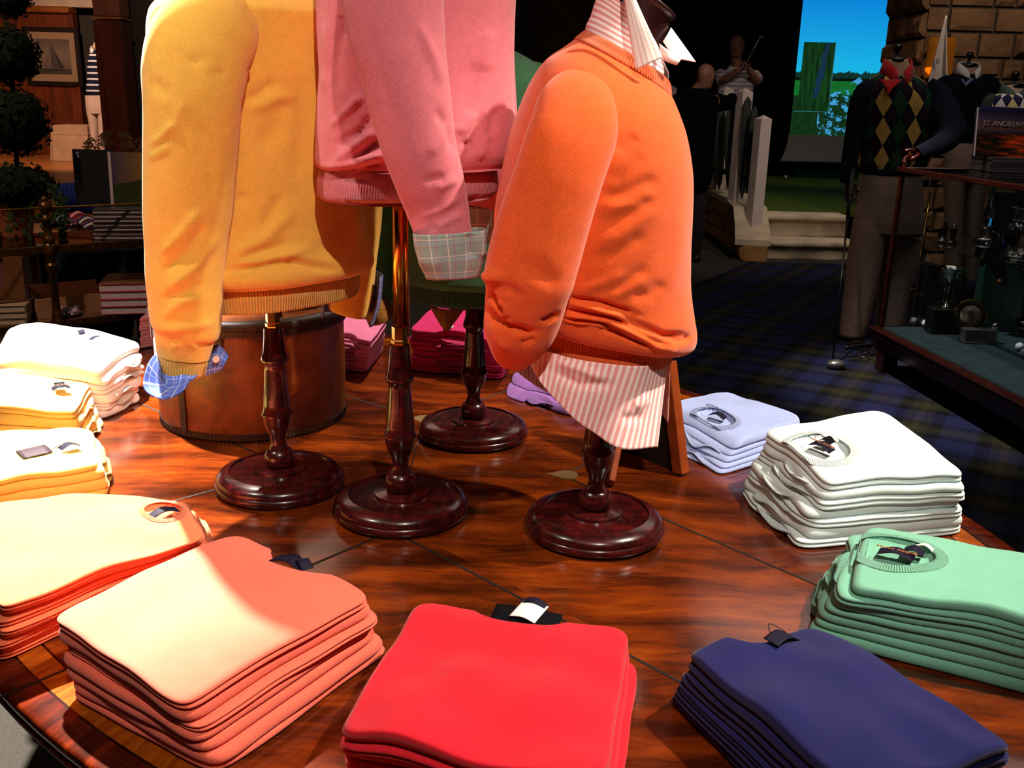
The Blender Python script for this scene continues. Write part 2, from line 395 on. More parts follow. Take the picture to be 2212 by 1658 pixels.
g = G(); g.lathe([(0, .0), (.045, .0), (.05, .003), (.066, .012), (.073, .017), (.075, .017), (.074, .0145), (.05, .0055), (.0, .0045)], (-.49, 2.10, TZ+.2575), 48); g.build('bowl', M_silver, dish)
# tilted wooden easel board between the orange bust and the light blue pile
es = thing('easel_sign', 'brown wooden display board seen from its dark back, propped beside the orange bust', 'sign board', pz(1400, 1000, TZ))
BR = pz(1464, 1022, TZ); BL = pz(1338, 970, TZ); TR = py(1437, 778, BR[1]+.03); TL = py(1316, 742, BL[1]+.03)
nn = np.cross(BR-BL, TR-BR); nn /= np.linalg.norm(nn)
if nn[1] > 0: nn = -nn
M_eas = varied('easel_wood', '7a2f0c', '93400f', 30, .4); M_easb = varied('dark_board_back', '120806', '1d0d08', 20, .6)
ex_ = (BR-BL)/np.linalg.norm(BR-BL); th_ = .022
ptsF = [BL, BR, TR, TL]
g = G(); g.poly([p-nn*.004 for p in ptsF], .006, nn); g.build('back_panel', M_easb, es, False)
def bar(a, b, w, t, name, mat, par):
    a, b = np.asarray(a), np.asarray(b); d = b-a; L = np.linalg.norm(d); d /= L; n = nn-d*(nn@d); n /= np.linalg.norm(n); s = np.cross(d, n)
    g = G(); g.box((a+b)/2, (L, w, t), axes=(d, s, n), bev=.0015); return g.build(name, mat, par, False)
bar(BR+ex_*.008+np.array([0, 0, .004]), TR+ex_*.008, .026, th_, 'frame_side', M_eas, es); bar(BL-ex_*.008+np.array([0, 0, .004]), TL-ex_*.008, .016, th_, 'frame_side', M_eas, es)
bar(TL, TR, .02, th_, 'frame_rail', M_eas, es)
bar(pz(1318, 1052, TZ)+np.array([0, 0, .006]), py(1352, 880, BL[1]+.01), .022, .012, 'prop_leg', M_eas, es)
# ------------------------------------------------------------------ bust forms wearing sweaters
def ring_pts(c, a, b, e, n=132):
    th = np.linspace(0, 2*PI, n, endpoint=False)+PI/2
    cs, sn = np.cos(th), np.sin(th); k = 2/e
    return c + (np.sign(cs)*np.abs(cs)**k)[:, None]*a + (np.sign(sn)*np.abs(sn)**k)[:, None]*b
def torso_grid(rows, m=150, n=132):
    """rows: [centre, half-axis a, half-axis b, exponent]"""
    A = np.array([np.concatenate([r[0], r[1], r[2], [r[3]]]) for r in rows])
    L = np.concatenate([[0], np.cumsum(np.linalg.norm(np.diff(A[:, :3], axis=0), axis=1)+.35*np.linalg.norm(np.diff(A[:, 3:6], axis=0), axis=1)+.002)])
    B = splx(L, A, np.linspace(0, L[-1], m))
    return np.array([ring_pts(r[:3], r[3:6], r[6:9], r[9], n) for r in B])
def prow(L, Rr, hd, Y0, e=2.3, tilt=0.0, dyl=0.0, dyr=0.0):
    PL = py(L[0], L[1], Y0+dyl); PR = py(Rr[0], Rr[1], Y0+dyr); a = (PR-PL)/2
    h = np.array([-a[1], a[0], 0]); h /= np.linalg.norm(h)
    return [(PL+PR)/2, a, h*hd + np.array([0, 0, tilt]), e]
def wrow(z, cx, cy, A, B, phi, e=2.3, lean=0.0):
    return [np.array([cx, cy, z]), A*np.array([math.cos(phi), math.sin(phi), lean]), B*np.array([-math.sin(phi), math.cos(phi), 0]), e]
def sleeve_grid(rows, flat=.8, m=110, n=64, e=2.2):
    """rows: (x, y, distance, width in photo pixels); runs shoulder to cuff"""
    R_ = np.array([np.concatenate([py(x, y, Y), [w/2*mpp(py(x, y, Y))]]) for x, y, Y, w in rows])
    L = np.concatenate([[0], np.cumsum(np.linalg.norm(np.diff(R_[:, :3], axis=0), axis=1)+.002)])
    B = splx(L, R_, np.linspace(0, L[-1], m))
    T = np.gradient(B[:, :3], axis=0); T /= np.linalg.norm(T, axis=1)[:, None]
    th = np.linspace(0, 2*PI, n, endpoint=False)+PI/2; out = []
    cs, sn = np.cos(th), np.sin(th); k = 2/e; cs = np.sign(cs)*np.abs(cs)**k; sn = np.sign(sn)*np.abs(sn)**k
    for i in range(m):
        v = B[i, :3]-CAM; v /= np.linalg.norm(v); s = np.cross(T[i], v); s /= np.linalg.norm(s); b = np.cross(T[i], s)
        if b@v < 0: b = -b
        out.append(B[i, :3] + B[i, 3]*(cs[:, None]*s + flat*sn[:, None]*b))
    return np.array(out)
def strip(A, B, n=40, m=8, bulge=0.0, dirv=(0, -1, 0)):
    """cloth between two lines of (x, y, distance)"""
    a = spl([py(*p) for p in A], n); b = spl([py(*p) for p in B], n)
    t = np.linspace(0, 1, m)[:, None, None]; P = a[None]*(1-t)+b[None]*t
    return P + np.asarray(dirv, float)*bulge*np.sin(PI*t)
PED = [(0, .75), (.112, .75), (.1175, .756), (.1175, .763), (.1145, .766), (.1155, .771), (.110, .779), (.100, .784), (.091, .786), (.0895, .7825), (.086, .782), (.047, .783), (.046, .788), (.043, .7925), (.038, .794), (.026, .795), (.0275, .804), (.0265, .814), (.0215, .822), (.0195, .8235), (.0185, .8225), (.0145, .832), (.0135, .838), (.0155, .852), (.0225, .866), (.0255, .877), (.0262, .885), (.0282, .889), (.0282, .893), (.0252, .897), (.0245, .91), (.0215, .94), (.0190, .975), (.0185, .984), (.0238, .989), (.0243, .994), (.0225, 1.0), (.0200, 1.008), (.0175, 1.035), (.0168, 1.05), (.0, 1.05)]
def ped_wood():
    t = NT('turned_mahogany'); p = t.geo(); f = t.noise(t.mapv(p, (60, 18, 14), (0, 0, .5)), 1.6, 4, .6)
    ringn = t.noise(t.mapv(p, (7, 90, 90), (0, 0, .5)), 1.0, 2)
    col = t.ramp(t.math('ADD', t.math('MULTIPLY', f, .5), t.math('MULTIPLY', ringn, .5)), [(.36, lin('180405')), (.5, lin('320809')), (.66, lin('4e0f0e'))])
    m = t.out(col, .25, 0, t.bump(ringn, .12, .001), .4); t.b.inputs['Coat Weight'].default_value = .3; t.b.inputs['Coat Roughness'].default_value = .07; return m
M_ped = ped_wood()
M_form = plain('bust_fabric', 'b07258', .8)
def stand(root, x, y, ptop, brass_from=1.05):
    g = G(); g.lathe([p for p in PED if p[1] <= .79]+[(.0, .795)], (x, y, .0015), 72); g.build('base', M_ped, root, angle=50)
    g = G(); g.lathe([(0, .79)]+[p for p in PED if p[1] > .794], (x, y, .0015), 40); g.build('column', M_ped, root, angle=50)
    g = G(); g.lathe([(.0, 1.051), (.0135, 1.051), (.014, 1.055), (.014, 1.060), (.0125, 1.062), (.0125, 1.083), (.0118, 1.085), (.0, 1.085)], (x, y, 0), 6); g.build('ferrule', M_brass, root, False)
    g = G(); g.lathe([(0, 1.07), (.0098, 1.07), (.0098, ptop), (0, ptop)], (x, y, 0), 24); g.build('pole', M_brass, root)
    g = G(); g.lathe([(0, 1.07), (.0045, 1.07), (.0045, ptop), (0, ptop)], (x+.012, y+.004, 0), 12); g.build('rod', M_brass, root)
def garment(root, name, P, mat, strokes=(), fz=.0012, cap=True, seed=0, parent=None, split=None, ribmat=None, closed=True, label=None):
    if len(strokes): P = sculpt(P, strokes)
    if fz: P = fuzz(P, fz, 14, seed)
    g = G(); g.grid(P, closed); return g.build(name, mat, parent or root, label=label), P

# ---- yellow
K_yel = knit('yellow_knit', 'f2b64e', .07); K_yelr = knit('yellow_rib', 'f2b64e', .05, .9, .0046)
yel = thing('bust_form', 'bust in yellow crew sweater with blue plaid cuffs on turned wood stand', 'bust form', (-.424, 1.659, TZ), 'sweater busts on turned stands')
stand(yel, -.424, 1.659, 1.20)
ph = math.atan2(.77, .63); cx, cy = -.424, 1.659
fs = [(1.152, .184, .138), (1.165, .190, .143), (1.19, .186, .134), (1.25, .180, .122), (1.34, .180, .116), (1.42, .182, .114), (1.48, .186, .114), (1.53, .184, .112), (1.565, .176, .112), (1.592, .150, .095), (1.612, .115, .082), (1.628, .082, .07), (1.642, .066, .062), (1.655, .062, .06)]
body = torso_grid([wrow(z, cx, cy, A, B, ph, 2.35) for z, A, B in fs[::-1]] + [wrow(1.148, cx, cy, .178, .130, ph, 2.3), wrow(1.145, cx, cy, .171, .122, ph, 2.3)], 170)
ys = [([(485, 570), (549, 566), (594, 555), (639, 551), (684, 563), (739, 571)], 7, .006), ([(485, 583), (549, 580), (594, 570), (639, 567), (684, 579), (739, 586)], 6, -.008),
      ([(489, 557), (567, 519), (603, 483), (639, 447)], 13, .007), ([(501, 452), (513, 436), (530, 415)], 9, -.005), ([(612, 415), (597, 440), (567, 500)], 9, -.006), ([(527, 552), (603, 532), (630, 514)], 9, -.006), ([(603, 552), (630, 545), (668, 536)], 8, .006),
      ([(532, 220), (560, 205), (600, 170)], 10, -.006), ([(536, 240), (590, 215), (640, 205)], 13, .005), ([(560, 330), (600, 270), (615, 200)], 22, -.005), ([(690, 120), (700, 300), (690, 480)], 22, .006), ([(650, 150), (655, 300), (640, 400)], 20, -.004), ([(693, 555), (720, 500), (760, 450)], 12, -.006), ([(740, 570), (765, 520), (770, 440)], 12, .005)]
sw, _ = garment(yel, 'sweater', body, K_yel, ys, .0016)
hem = torso_grid([wrow(1.158, cx, cy, .166, .118, ph), wrow(1.150, cx, cy, .168, .119, ph), wrow(1.140, cx, cy, .167, .119, ph), wrow(1.112, cx, cy, .164, .117, ph), wrow(1.106, cx, cy, .161, .114, ph), wrow(1.108, cx, cy, .157, .110, ph), wrow(1.14, cx, cy, .155, .108, ph)], 40, 240)
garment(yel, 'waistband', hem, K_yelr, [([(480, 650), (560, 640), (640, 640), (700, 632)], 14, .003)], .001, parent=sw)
sl = [(545, 18, 1.60, 90), (505, 40, 1.56, 150), (462, 72, 1.52, 200), (430, 115, 1.50, 222), (420, 165, 1.49, 219), (416, 230, 1.48, 202), (413, 320, 1.48, 196), (409, 420, 1.48, 188), (403, 520, 1.48, 174), (400, 600, 1.475, 162), (402, 660, 1.472, 154), (403, 695, 1.47, 147), (402, 712, 1.47, 141), (400, 722, 1.47, 127), (398, 745, 1.47, 117), (396, 768, 1.47, 108)]
yss = [([(325, 314), (350, 294), (380, 262)], 7, .005), ([(318, 345), (345, 330), (365, 312)], 6, .004), ([(344, 553), (370, 527), (393, 502), (420, 470), (438, 450)], 9, .006), ([(345, 592), (380, 565), (405, 541), (450, 480)], 8, -.006), ([(355, 629), (390, 602), (422, 578), (450, 540), (472, 505)], 9, .006), ([(350, 650), (400, 628), (440, 610)], 9, -.004), ([(345, 690), (390, 655), (440, 640)], 9, .004),
       ([(325, 170), (345, 190), (370, 205)], 12, -.004), ([(420, 120), (430, 140)], 14, -.003), ([(470, 150), (478, 170)], 14, -.003), ([(425, 260), (440, 300), (430, 350)], 8, -.003), ([(465, 420), (450, 370), (455, 320)], 8, -.003), ([(338, 706), (375, 712), (420, 708), (468, 694)], 7, .005), ([(370, 752), (400, 738), (430, 752)], 7, .004), ([(366, 740), (385, 730), (400, 745)], 6, -.003), ([(365, 300), (380, 255), (400, 215)], 10, .003)]
garment(yel, 'sleeve', sleeve_grid(sl, .86, 150, 80), K_yel, yss, .0014, seed=3, parent=sw)
cf = sleeve_grid([(396, 764, 1.47, 104), (395, 772, 1.47, 106), (393, 790, 1.47, 104), (392, 803, 1.47, 101), (392, 808, 1.47, 92), (392, 800, 1.47, 86)], .82, 24, 110)
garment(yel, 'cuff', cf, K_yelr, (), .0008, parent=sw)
fr = [(690, 30, 1.74, 90), (735, 70, 1.79, 130), (768, 140, 1.83, 140), (775, 300, 1.84, 130), (770, 450, 1.84, 112), (764, 560, 1.83, 100), (757, 640, 1.83, 94), (752, 668, 1.83, 90), (750, 676, 1.83, 80)]
garment(yel, 'sleeve', sleeve_grid(fr, .85, 80, 48), K_yel, [([(735, 640), (770, 628), (792, 622)], 8, .004), ([(735, 668), (770, 650), (795, 636)], 5, -.003)], .0014, seed=5, parent=sw)
blue_pl = lines_mat('blue_plaid', '4a62b8', [(.2, .07, 'aebde8', .7), (.65, .05, 'd6cba0', .55), (.45, .05, '7f93d6', .6)], [(.3, .07, 'aebde8', .6), (.75, .05, 'c9bd8c', .4)], .8, .021)
blue_pd = lines_mat('blue_plaid_far', '5a5f96', [(.2, .10, 'a9acc8', .7), (.65, .06, 'b9a48a', .7)], [(.3, .10, '9a9dbd', .6)], .8, .02)
A = [(448, 792, 1.50), (405, 800, 1.455), (365, 800, 1.45), (346, 788, 1.455), (345, 765, 1.47)]
B = [(420, 816, 1.44), (395, 826, 1.425), (372, 832, 1.42), (352, 826, 1.42), (346, 800, 1.43)]
Cc = [(412, 820, 1.43), (398, 838, 1.405), (362, 864, 1.375), (320, 850, 1.38), (311, 822, 1.39)]
Dd = [(408, 818, 1.43), (395, 845, 1.40), (352, 862, 1.37), (311, 838, 1.385), (320, 785, 1.42), (347, 752, 1.47)]
bowl = [spl([py(*p) for p in q], 48) for q in (A, B)] + [spl([py(*p) for p in Dd], 48)]
P = spl(np.array(bowl).reshape(3, -1), 22).reshape(22, 48, 3)
g = G(); g.grid(P); o = solidify(g.build('shirt_cuff', blue_pl, yel, label='turned-back blue plaid cuff'), .0022)
P = strip([(442, 812, 1.478), (462, 806, 1.47), (480, 797, 1.465)], [(450, 752, 1.50), (474, 746, 1.49), (494, 769, 1.475)], 24, 12, .006)
g = G(); g.grid(P); flap = solidify(g.build('cuff_flap', blue_pl, yel, label='buttoned end of the blue plaid cuff'), .0022)
g = G(); g.lathe([(0, 0), (.0052, 0), (.0056, .001), (.0052, .002), (.004, .0016), (0, .0016)], py(467, 776, 1.463), 18, axis=(0, -.9, .35)); g.build('button', plain('shell_button', 'd9b59a', .3), flap)
P = sleeve_grid([(768, 585, 1.83, 118), (760, 640, 1.83, 124), (750, 690, 1.83, 112)], .8, 16, 48)
P = np.roll(P, 16, axis=1)[:, :33]; g = G(); g.grid(P); solidify(g.build('shirt_cuff', blue_pd, yel, label='grey-blue plaid cuff of the far sleeve'), .002)
g = G(); P = torso_grid([wrow(1.145, cx, cy, .155, .108, ph), wrow(1.12, cx, cy, .154, .107, ph), wrow(1.112, cx, cy, .14, .098, ph), wrow(1.110, cx, cy, .02, .02, ph)], 16, 64); g.grid(P, True); g.build('torso_form', M_form, yel)

# ---- pink
K_pnk = knit('pink_knit', 'd9737f', .09); K_pnkr = knit('pink_rib', 'd9737f', .06, .9, .0044)
pnk = thing('bust_form', 'bust in pink crew sweater raised on a tall brass pole', 'bust form', (-.189, 1.558, TZ), 'sweater busts on turned stands')
stand(pnk, -.189, 1.558, 1.42)
Y0 = 1.50
pr = [prow((842, -330), (930, -330), .055, Y0, 2.3, 0, .02, .17), prow((825, -300), (948, -300), .065, Y0, 2.3, 0, .02, .17), prow((770, -262), (1005, -262), .10, Y0, 2.3, 0, .02, .17), prow((725, -215), (1055, -215), .125, Y0, 2.3, 0, .02, .17), prow((700, -140), (1085, -140), .12, Y0, 2.3, 0, .02, .17), prow((694, 0), (1093, 0), .122, Y0, 2.3, 0, .02, .17), prow((695, 60), (1090, 60), .122, Y0, 2.3, 0, .02, .17), prow((700, 150), (1087, 150), .122, Y0, 2.3, 0, .02, .17), prow((694, 240), (1090, 232), .126, Y0, 2.3, 0, .02, .17), prow((690, 300), (1096, 285), .128, Y0, 2.3, 0, .02, .17), prow((689, 338), (1092, 320), .128, Y0, 2.3, 0, .02, .17), prow((690, 356), (1082, 340), .125, Y0, 2.3, 0, .02, .17), prow((697, 366), (1072, 352), .12, Y0, 2.3, 0, .02, .17), prow((703, 368), (1062, 356), .13, Y0, 2.3, 0, .02, .17)]
body = torso_grid(pr, 190, 150)
ps = [([(786, 200), (750, 240), (714, 278)], 8, .007), ([(815, 275), (790, 300), (757, 325), (722, 358)], 12, .009), ([(838, 330), (805, 340), (771, 348)], 7, .007), ([(800, 248), (786, 272), (770, 292)], 8, -.006), ([(818, 300), (790, 325), (771, 338)], 8, -.010), ([(784, 285), (745, 300), (725, 322)], 11, -.006), ([(691, 358), (740, 358), (790, 347), (840, 330)], 7, .006), ([(691, 377), (737, 377), (786, 366), (838, 350)], 6, -.010),
      ([(740, 60), (720, 150), (735, 200)], 12, -.005), ([(705, 40), (710, 140), (700, 210)], 12, .004), ([(738, 30), (745, 80)], 10, -.006),
      ([(1046, 240), (1020, 310), (1003, 352)], 8, -.008), ([(1060, 285), (1045, 320), (1030, 345)], 9, .007), ([(1000, 312), (1018, 310)], 8, -.006), ([(985, 290), (1010, 270), (1030, 240)], 12, .005), ([(1075, 225), (1060, 290), (1052, 330)], 9, -.006), ([(1030, 130), (1020, 200), (1008, 260)], 14, -.004), ([(1060, 60), (1050, 160)], 14, .004)]
sw, _ = garment(pnk, 'sweater', body, K_pnk, ps, .0016, seed=8)
hr = [prow((706, 352), (1052, 340), .11, Y0, 2.3, 0, .02, .17), prow((703, 368), (1050, 354), .113, Y0, 2.3, 0, .02, .17), prow((699, 378), (1052, 364), .115, Y0, 2.3, 0, .02, .17), prow((695, 400), (1055, 384), .116, Y0, 2.3, 0, .02, .17), prow((694, 420), (1053, 402), .115, Y0, 2.3, 0, .02, .17), prow((700, 432), (1046, 412), .11, Y0, 2.3, 0, .02, .17), prow((712, 437), (1035, 416), .118, Y0, 2.3, 0, .02, .17), prow((725, 425), (1020, 405), .105, Y0, 2.3, 0, .02, .17)]
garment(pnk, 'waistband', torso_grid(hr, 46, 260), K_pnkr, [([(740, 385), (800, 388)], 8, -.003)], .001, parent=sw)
sl = [(880, -260, 1.46, 120), (868, -215, 1.42, 190), (856, -140, 1.39, 222), (852, -60, 1.375, 224), (850, 0, 1.37, 222), (857, 70, 1.365, 210), (870, 140, 1.36, 192), (885, 220, 1.36, 180), (902, 300, 1.36, 166), (925, 380, 1.365, 150), (945, 450, 1.375, 135), (957, 500, 1.37, 122), (963, 520, 1.37, 118)]
pss = [([(900, 40), (940, 130), (955, 190)], 10, .004), ([(940, 230), (965, 280), (985, 330)], 10, -.004), ([(925, 340), (955, 300), (970, 260)], 12, .003), ([(915, 390), (950, 385), (955, 395)], 9, -.004), ([(940, 410), (970, 395), (990, 385)], 8, .004), ([(900, 470), (950, 455), (1000, 420)], 8, .003), ([(920, 505), (960, 470), (990, 450)], 7, -.003), ([(800, 60), (820, 160), (850, 260)], 12, -.002), ([(935, 490), (980, 470), (1005, 465)], 7, .004)]
garment(pnk, 'sleeve', sleeve_grid(sl, .8, 150, 80), K_pnk, pss, .0012, seed=4, parent=sw)
frp = [(985, -150, 1.66, 150), (1020, 0, 1.70, 160), (1040, 200, 1.71, 150), (1050, 330, 1.70, 140), (1058, 420, 1.70, 112), (1060, 450, 1.70, 100)]
garment(pnk, 'sleeve', sleeve_grid(frp, .8, 60, 40), K_pnk, (), .0012, seed=14, parent=sw)
tea_pl = lines_mat('grey_green_plaid', '93a09a', [(.15, .07, 'd8d2c4', .85), (.5, .06, 'b06a8e', .75), (.8, .09, '7fa79a', .7)], [(.3, .06, 'd4cfc0', .7), (.7, .05, 'a8708e', .6), (.5, .16, '9fb0c4', .4)], .75, .024)
P = sleeve_grid([(970, 499, 1.36, 154), (971, 512, 1.36, 154), (976, 560, 1.36, 140), (978, 598, 1.36, 112)], .62, 26, 80)
P = sculpt(P, [([(1010, 500), (1020, 560)], 10, -.006), ([(900, 560), (960, 570)], 18, .003), ([(1035, 490), (1040, 560)], 10, .006)])
g = G(); g.grid(P, True); solidify(g.build('shirt_cuff', tea_pl, pnk, label='turned-back grey plaid shirt cuff'), .0022)
P = sleeve_grid([(1058, 440, 1.70, 112), (1060, 470, 1.70, 112), (1062, 520, 1.70, 100)], .7, 12, 40)
g = G(); g.grid(P, True); solidify(g.build('shirt_cuff', tea_pl, pnk, label='grey plaid cuff of the far sleeve'), .002)
g = G(); g.grid(torso_grid([prow((725, 425), (1020, 405), .104, Y0, 2.3, 0, 0, .12), prow((740, 432), (1005, 414), .095, Y0, 2.3, 0, 0, .12), prow((860, 428), (890, 426), .01, Y0, 2.3, 0, .05, .06)], 12, 48), True); g.build('torso_form', M_form, pnk)

# ---- green (behind)
K_grn = knit('green_knit', '3c6a48', .08); K_grnr = knit('green_rib', '2f5a3d', .06, .8, .0046)
grn = thing('bust_form', 'bust in green sweater with tan check cuffs behind the pink one', 'bust form', (-.081, 1.966, TZ), 'sweater busts on turned stands')
stand(grn, -.081, 1.966, 1.15)
Y0 = 1.966
gr = [prow((970, 20), (1030, 24), .05, Y0), prow((955, 48), (1048, 60), .065, Y0), prow((925, 78), (1090, 98), .10, Y0), prow((890, 112), (1160, 138), .125, Y0), prow((865, 170), (1205, 195), .14, Y0), prow((855, 260), (1218, 300), .14, Y0), prow((852, 420), (1215, 440), .14, Y0), prow((856, 540), (1210, 556), .14, Y0), prow((858, 585), (1206, 600), .14, Y0), prow((866, 600), (1196, 614), .125, Y0)]
sw, _ = garment(grn, 'sweater', torso_grid(gr, 110, 96), K_grn, [([(880, 560), (960, 580), (1040, 575)], 12, .004), ([(900, 500), (980, 470), (1050, 490)], 16, -.004)], .0016, seed=6)
garment(grn, 'waistband', torso_grid([prow((872, 590), (1190, 604), .118, Y0), prow((868, 605), (1194, 618), .12, Y0), prow((868, 630), (1194, 642), .12, Y0), prow((876, 637), (1186, 649), .112, Y0), prow((890, 630), (1172, 642), .10, Y0)], 24, 160), K_grnr, (), .001, parent=sw)
garment(grn, 'sleeve', sleeve_grid([(925, 80, 1.95, 90), (888, 120, 1.95, 130), (858, 210, 1.95, 130), (838, 380, 1.95, 112), (826, 520, 1.95, 98), (820, 610, 1.95, 84), (820, 645, 1.95, 74)], .8, 70, 40), K_grn, (), .0014, seed=2, parent=sw)
garment(grn, 'sleeve', sleeve_grid([(1120, 165, 1.95, 80), (1180, 205, 1.93, 120), (1215, 260, 1.92, 140), (1222, 420, 1.92, 120), (1215, 560, 1.92, 100), (1212, 640, 1.92, 80)], .8, 60, 36), K_grn, (), .0014, seed=2, parent=sw)
tan_pl = lines_mat('tan_windowpane', '8a5a26', [(.5, .07, '4c2c14', .8)], [(.5, .07, '4c2c14', .8)], .8, .017)
P = strip([(786, 662, 1.88), (803, 648, 1.86), (822, 641, 1.87), (856, 668, 1.92)], [(798, 703, 1.87), (816, 702, 1.85), (836, 694, 1.86), (852, 686, 1.90)], 24, 12, .01)
g = G(); g.grid(P); solidify(g.build('shirt_cuff', tan_pl, grn, label='tan windowpane check cuff'), .002)
P = strip([(928, 660, 1.93), (965, 668, 1.92), (1005, 664, 1.93)], [(955, 706, 1.93), (967, 714, 1.92), (978, 700, 1.93)], 20, 12, .004)
g = G(); g.grid(P); solidify(g.build('shirt_cuff', tan_pl, grn, label='tan windowpane check cuff hanging below the hem'), .002)

# ---- orange
K_org = knit('orange_knit', 'f0622a', .10); K_orgr = knit('orange_rib', 'f0622a', .06, .9, .0046)
org = thing('bust_form', 'bust in orange sweater over a pink striped shirt', 'bust form', (.145, 1.501, TZ), 'sweater busts on turned stands')
stand(org, .145, 1.501, 1.20)
Y0 = 1.5
orr = [prow((1252, 78), (1444, 196), .070, Y0, 2.2), prow((1243, 84), (1448, 206), .076, Y0, 2.2), prow((1222, 99), (1455, 222), .092, Y0), prow((1182, 126), (1466, 250), .118, Y0), prow((1146, 176), (1479, 292), .142, Y0), prow((1118, 240), (1487, 340), .156, Y0), prow((1096, 310), (1491, 385), .162, Y0), prow((1080, 385), (1491, 440), .162, Y0), prow((1068, 470), (1489, 515), .16, Y0), prow((1068, 555), (1488, 590), .156, Y0), prow((1078, 610), (1491, 640), .152, Y0), prow((1090, 635), (1497, 682), .15, Y0), prow((1100, 655), (1501, 714), .148, Y0), prow((1110, 668), (1496, 738), .142, Y0), prow((1124, 674), (1478, 748), .132, Y0), prow((1142, 674), (1456, 745), .120, Y0)]
body = torso_grid(orr, 220, 170)
os_ = [([(1218, 650), (1278, 664), (1333, 680), (1357, 695), (1404, 719), (1435, 733), (1470, 757)], 6, .006), ([(1218, 643), (1294, 653), (1341, 668), (1385, 684)], 6, -.007), ([(1330, 676), (1375, 703), (1435, 726), (1496, 722)], 7, -.009),
       ([(1205, 680), (1263, 685), (1310, 692), (1357, 715), (1388, 731), (1425, 752)], 5, .006), ([(1215, 668), (1270, 678), (1325, 688), (1365, 706)], 4, -.007), ([(1205, 690), (1255, 697), (1288, 697), (1322, 715)], 4, .005), ([(1212, 692), (1263, 692), (1294, 697), (1341, 718), (1360, 728)], 4, -.006), ([(1290, 706), (1325, 718), (1357, 731), (1415, 755)], 4, -.006),
       ([(1400, 745), (1440, 752), (1462, 760)], 7, .005), ([(1450, 737), (1480, 735), (1497, 724)], 6, -.006),
       ([(1280, 638), (1341, 620), (1380, 590), (1402, 570)], 11, -.006), ([(1235, 630), (1310, 612), (1357, 582)], 12, .006), ([(1300, 646), (1357, 623), (1400, 592)], 12, .006), ([(1362, 642), (1404, 637), (1436, 606)], 12, -.006), ([(1331, 330), (1352, 312), (1378, 292)], 13, -.006), ([(1318, 400), (1370, 360), (1395, 330)], 16, -.004), ([(1300, 430), (1360, 412), (1425, 380)], 14, -.006), ([(1296, 490), (1360, 462), (1415, 420)], 15, -.006), ([(1300, 455), (1370, 440), (1420, 405)], 13, .006), ([(1280, 530), (1340, 510), (1430, 440)], 16, .005), ([(1270, 560), (1330, 548), (1400, 500)], 14, -.005), ([(1440, 640), (1465, 560), (1470, 450)], 16, .004), ([(1085, 430), (1075, 470), (1085, 500)], 6, -.004)]
os_ = [(p_, w_*1.05, a_*(.5 if np.asarray(p_)[:, 1].mean() < 640 else 1.15)) for p_, w_, a_ in os_]
sw, _ = garment(org, 'sweater', body, K_org, os_, .0010, seed=1)
hr = [prow((1150, 668), (1446, 725), .118, Y0), prow((1148, 690), (1449, 738), .121, Y0), prow((1146, 712), (1450, 745), .122, Y0), prow((1148, 735), (1449, 764), .122, Y0), prow((1151, 744), (1446, 770), .118, Y0), prow((1165, 740), (1434, 764), .108, Y0), prow((1180, 726), (1420, 750), .10, Y0)]
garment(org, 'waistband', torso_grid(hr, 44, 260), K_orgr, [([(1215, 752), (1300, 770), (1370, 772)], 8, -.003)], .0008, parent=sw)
nr = [prow((1263, 64), (1446, 176), .060, Y0, 2.1), prow((1260, 66), (1448, 180), .066, Y0, 2.1), prow((1250, 74), (1449, 194), .0725, Y0, 2.1), prow((1240, 84), (1449, 208), .080, Y0, 2.2), prow((1240, 90), (1447, 212), .078, Y0, 2.2)]
garment(org, 'neckband', torso_grid(nr, 24, 200), K_orgr, (), .0006, parent=sw)
sl = [(1258, 190, 1.425, 90), (1252, 208, 1.395, 140), (1244, 240, 1.365, 176), (1238, 285, 1.345, 190), (1224, 330, 1.335, 194), (1201, 400, 1.33, 194), (1178, 470, 1.33, 198), (1158, 540, 1.33, 200), (1145, 592, 1.33, 198), (1138, 634, 1.335, 180), (1131, 672, 1.345, 170), (1122, 710, 1.352, 156), (1116, 740, 1.36, 130), (1110, 768, 1.37, 92), (1108, 785, 1.375, 62)]
oss = [([(1040, 590), (1060, 602), (1085, 598)], 12, .008), ([(1055, 628), (1068, 655), (1090, 676)], 6, -.010), ([(1070, 650), (1085, 662), (1100, 685)], 7, .005), ([(1047, 662), (1070, 684), (1095, 700), (1140, 718), (1165, 716)], 9, -.008), ([(1060, 650), (1088, 692), (1120, 700)], 5, .005), ([(1166, 696), (1185, 690), (1208, 676)], 6, -.008), ([(1123, 742), (1140, 737), (1158, 731)], 5, -.005), ([(1060, 690), (1075, 730), (1100, 760)], 12, .005), ([(1120, 560), (1180, 600), (1210, 620)], 22, -.004), ([(1060, 615), (1100, 625), (1130, 645)], 12, -.005)]
garment(org, 'sleeve', sleeve_grid(sl, .78, 170, 90, 2.3), K_org, oss, .0012, seed=9, parent=sw)
garment(org, 'sleeve', sleeve_grid([(1330, 180, 1.56, 120), (1320, 260, 1.62, 170), (1300, 380, 1.64, 170), (1270, 520, 1.64, 150), (1250, 640, 1.62, 130), (1230, 720, 1.60, 100)], .8, 50, 36), K_org, (), 0, parent=sw)
def stripe_mat(name, base, line, per, w, axis=0):
    t = NT(name); u = t.uv()[axis]; fr = t.math('FRACT', t.math('MULTIPLY', u, 1/per))
    d = t.math('ABSOLUTE', t.math('SUBTRACT', fr, .5)); m = t.math('LESS_THAN', d, w/2)
    hl = t.math('LESS_THAN', d, w*.08); c = t.mix(t.math('MULTIPLY', m, .85), lin(base), lin(line)); c = t.mix(t.math('MULTIPLY', hl, .35), c, lin(base))
    return t.out(c, .85, 0, t.bump(t.noise(t.geo(), 900, 1), .15, .0006), .2)
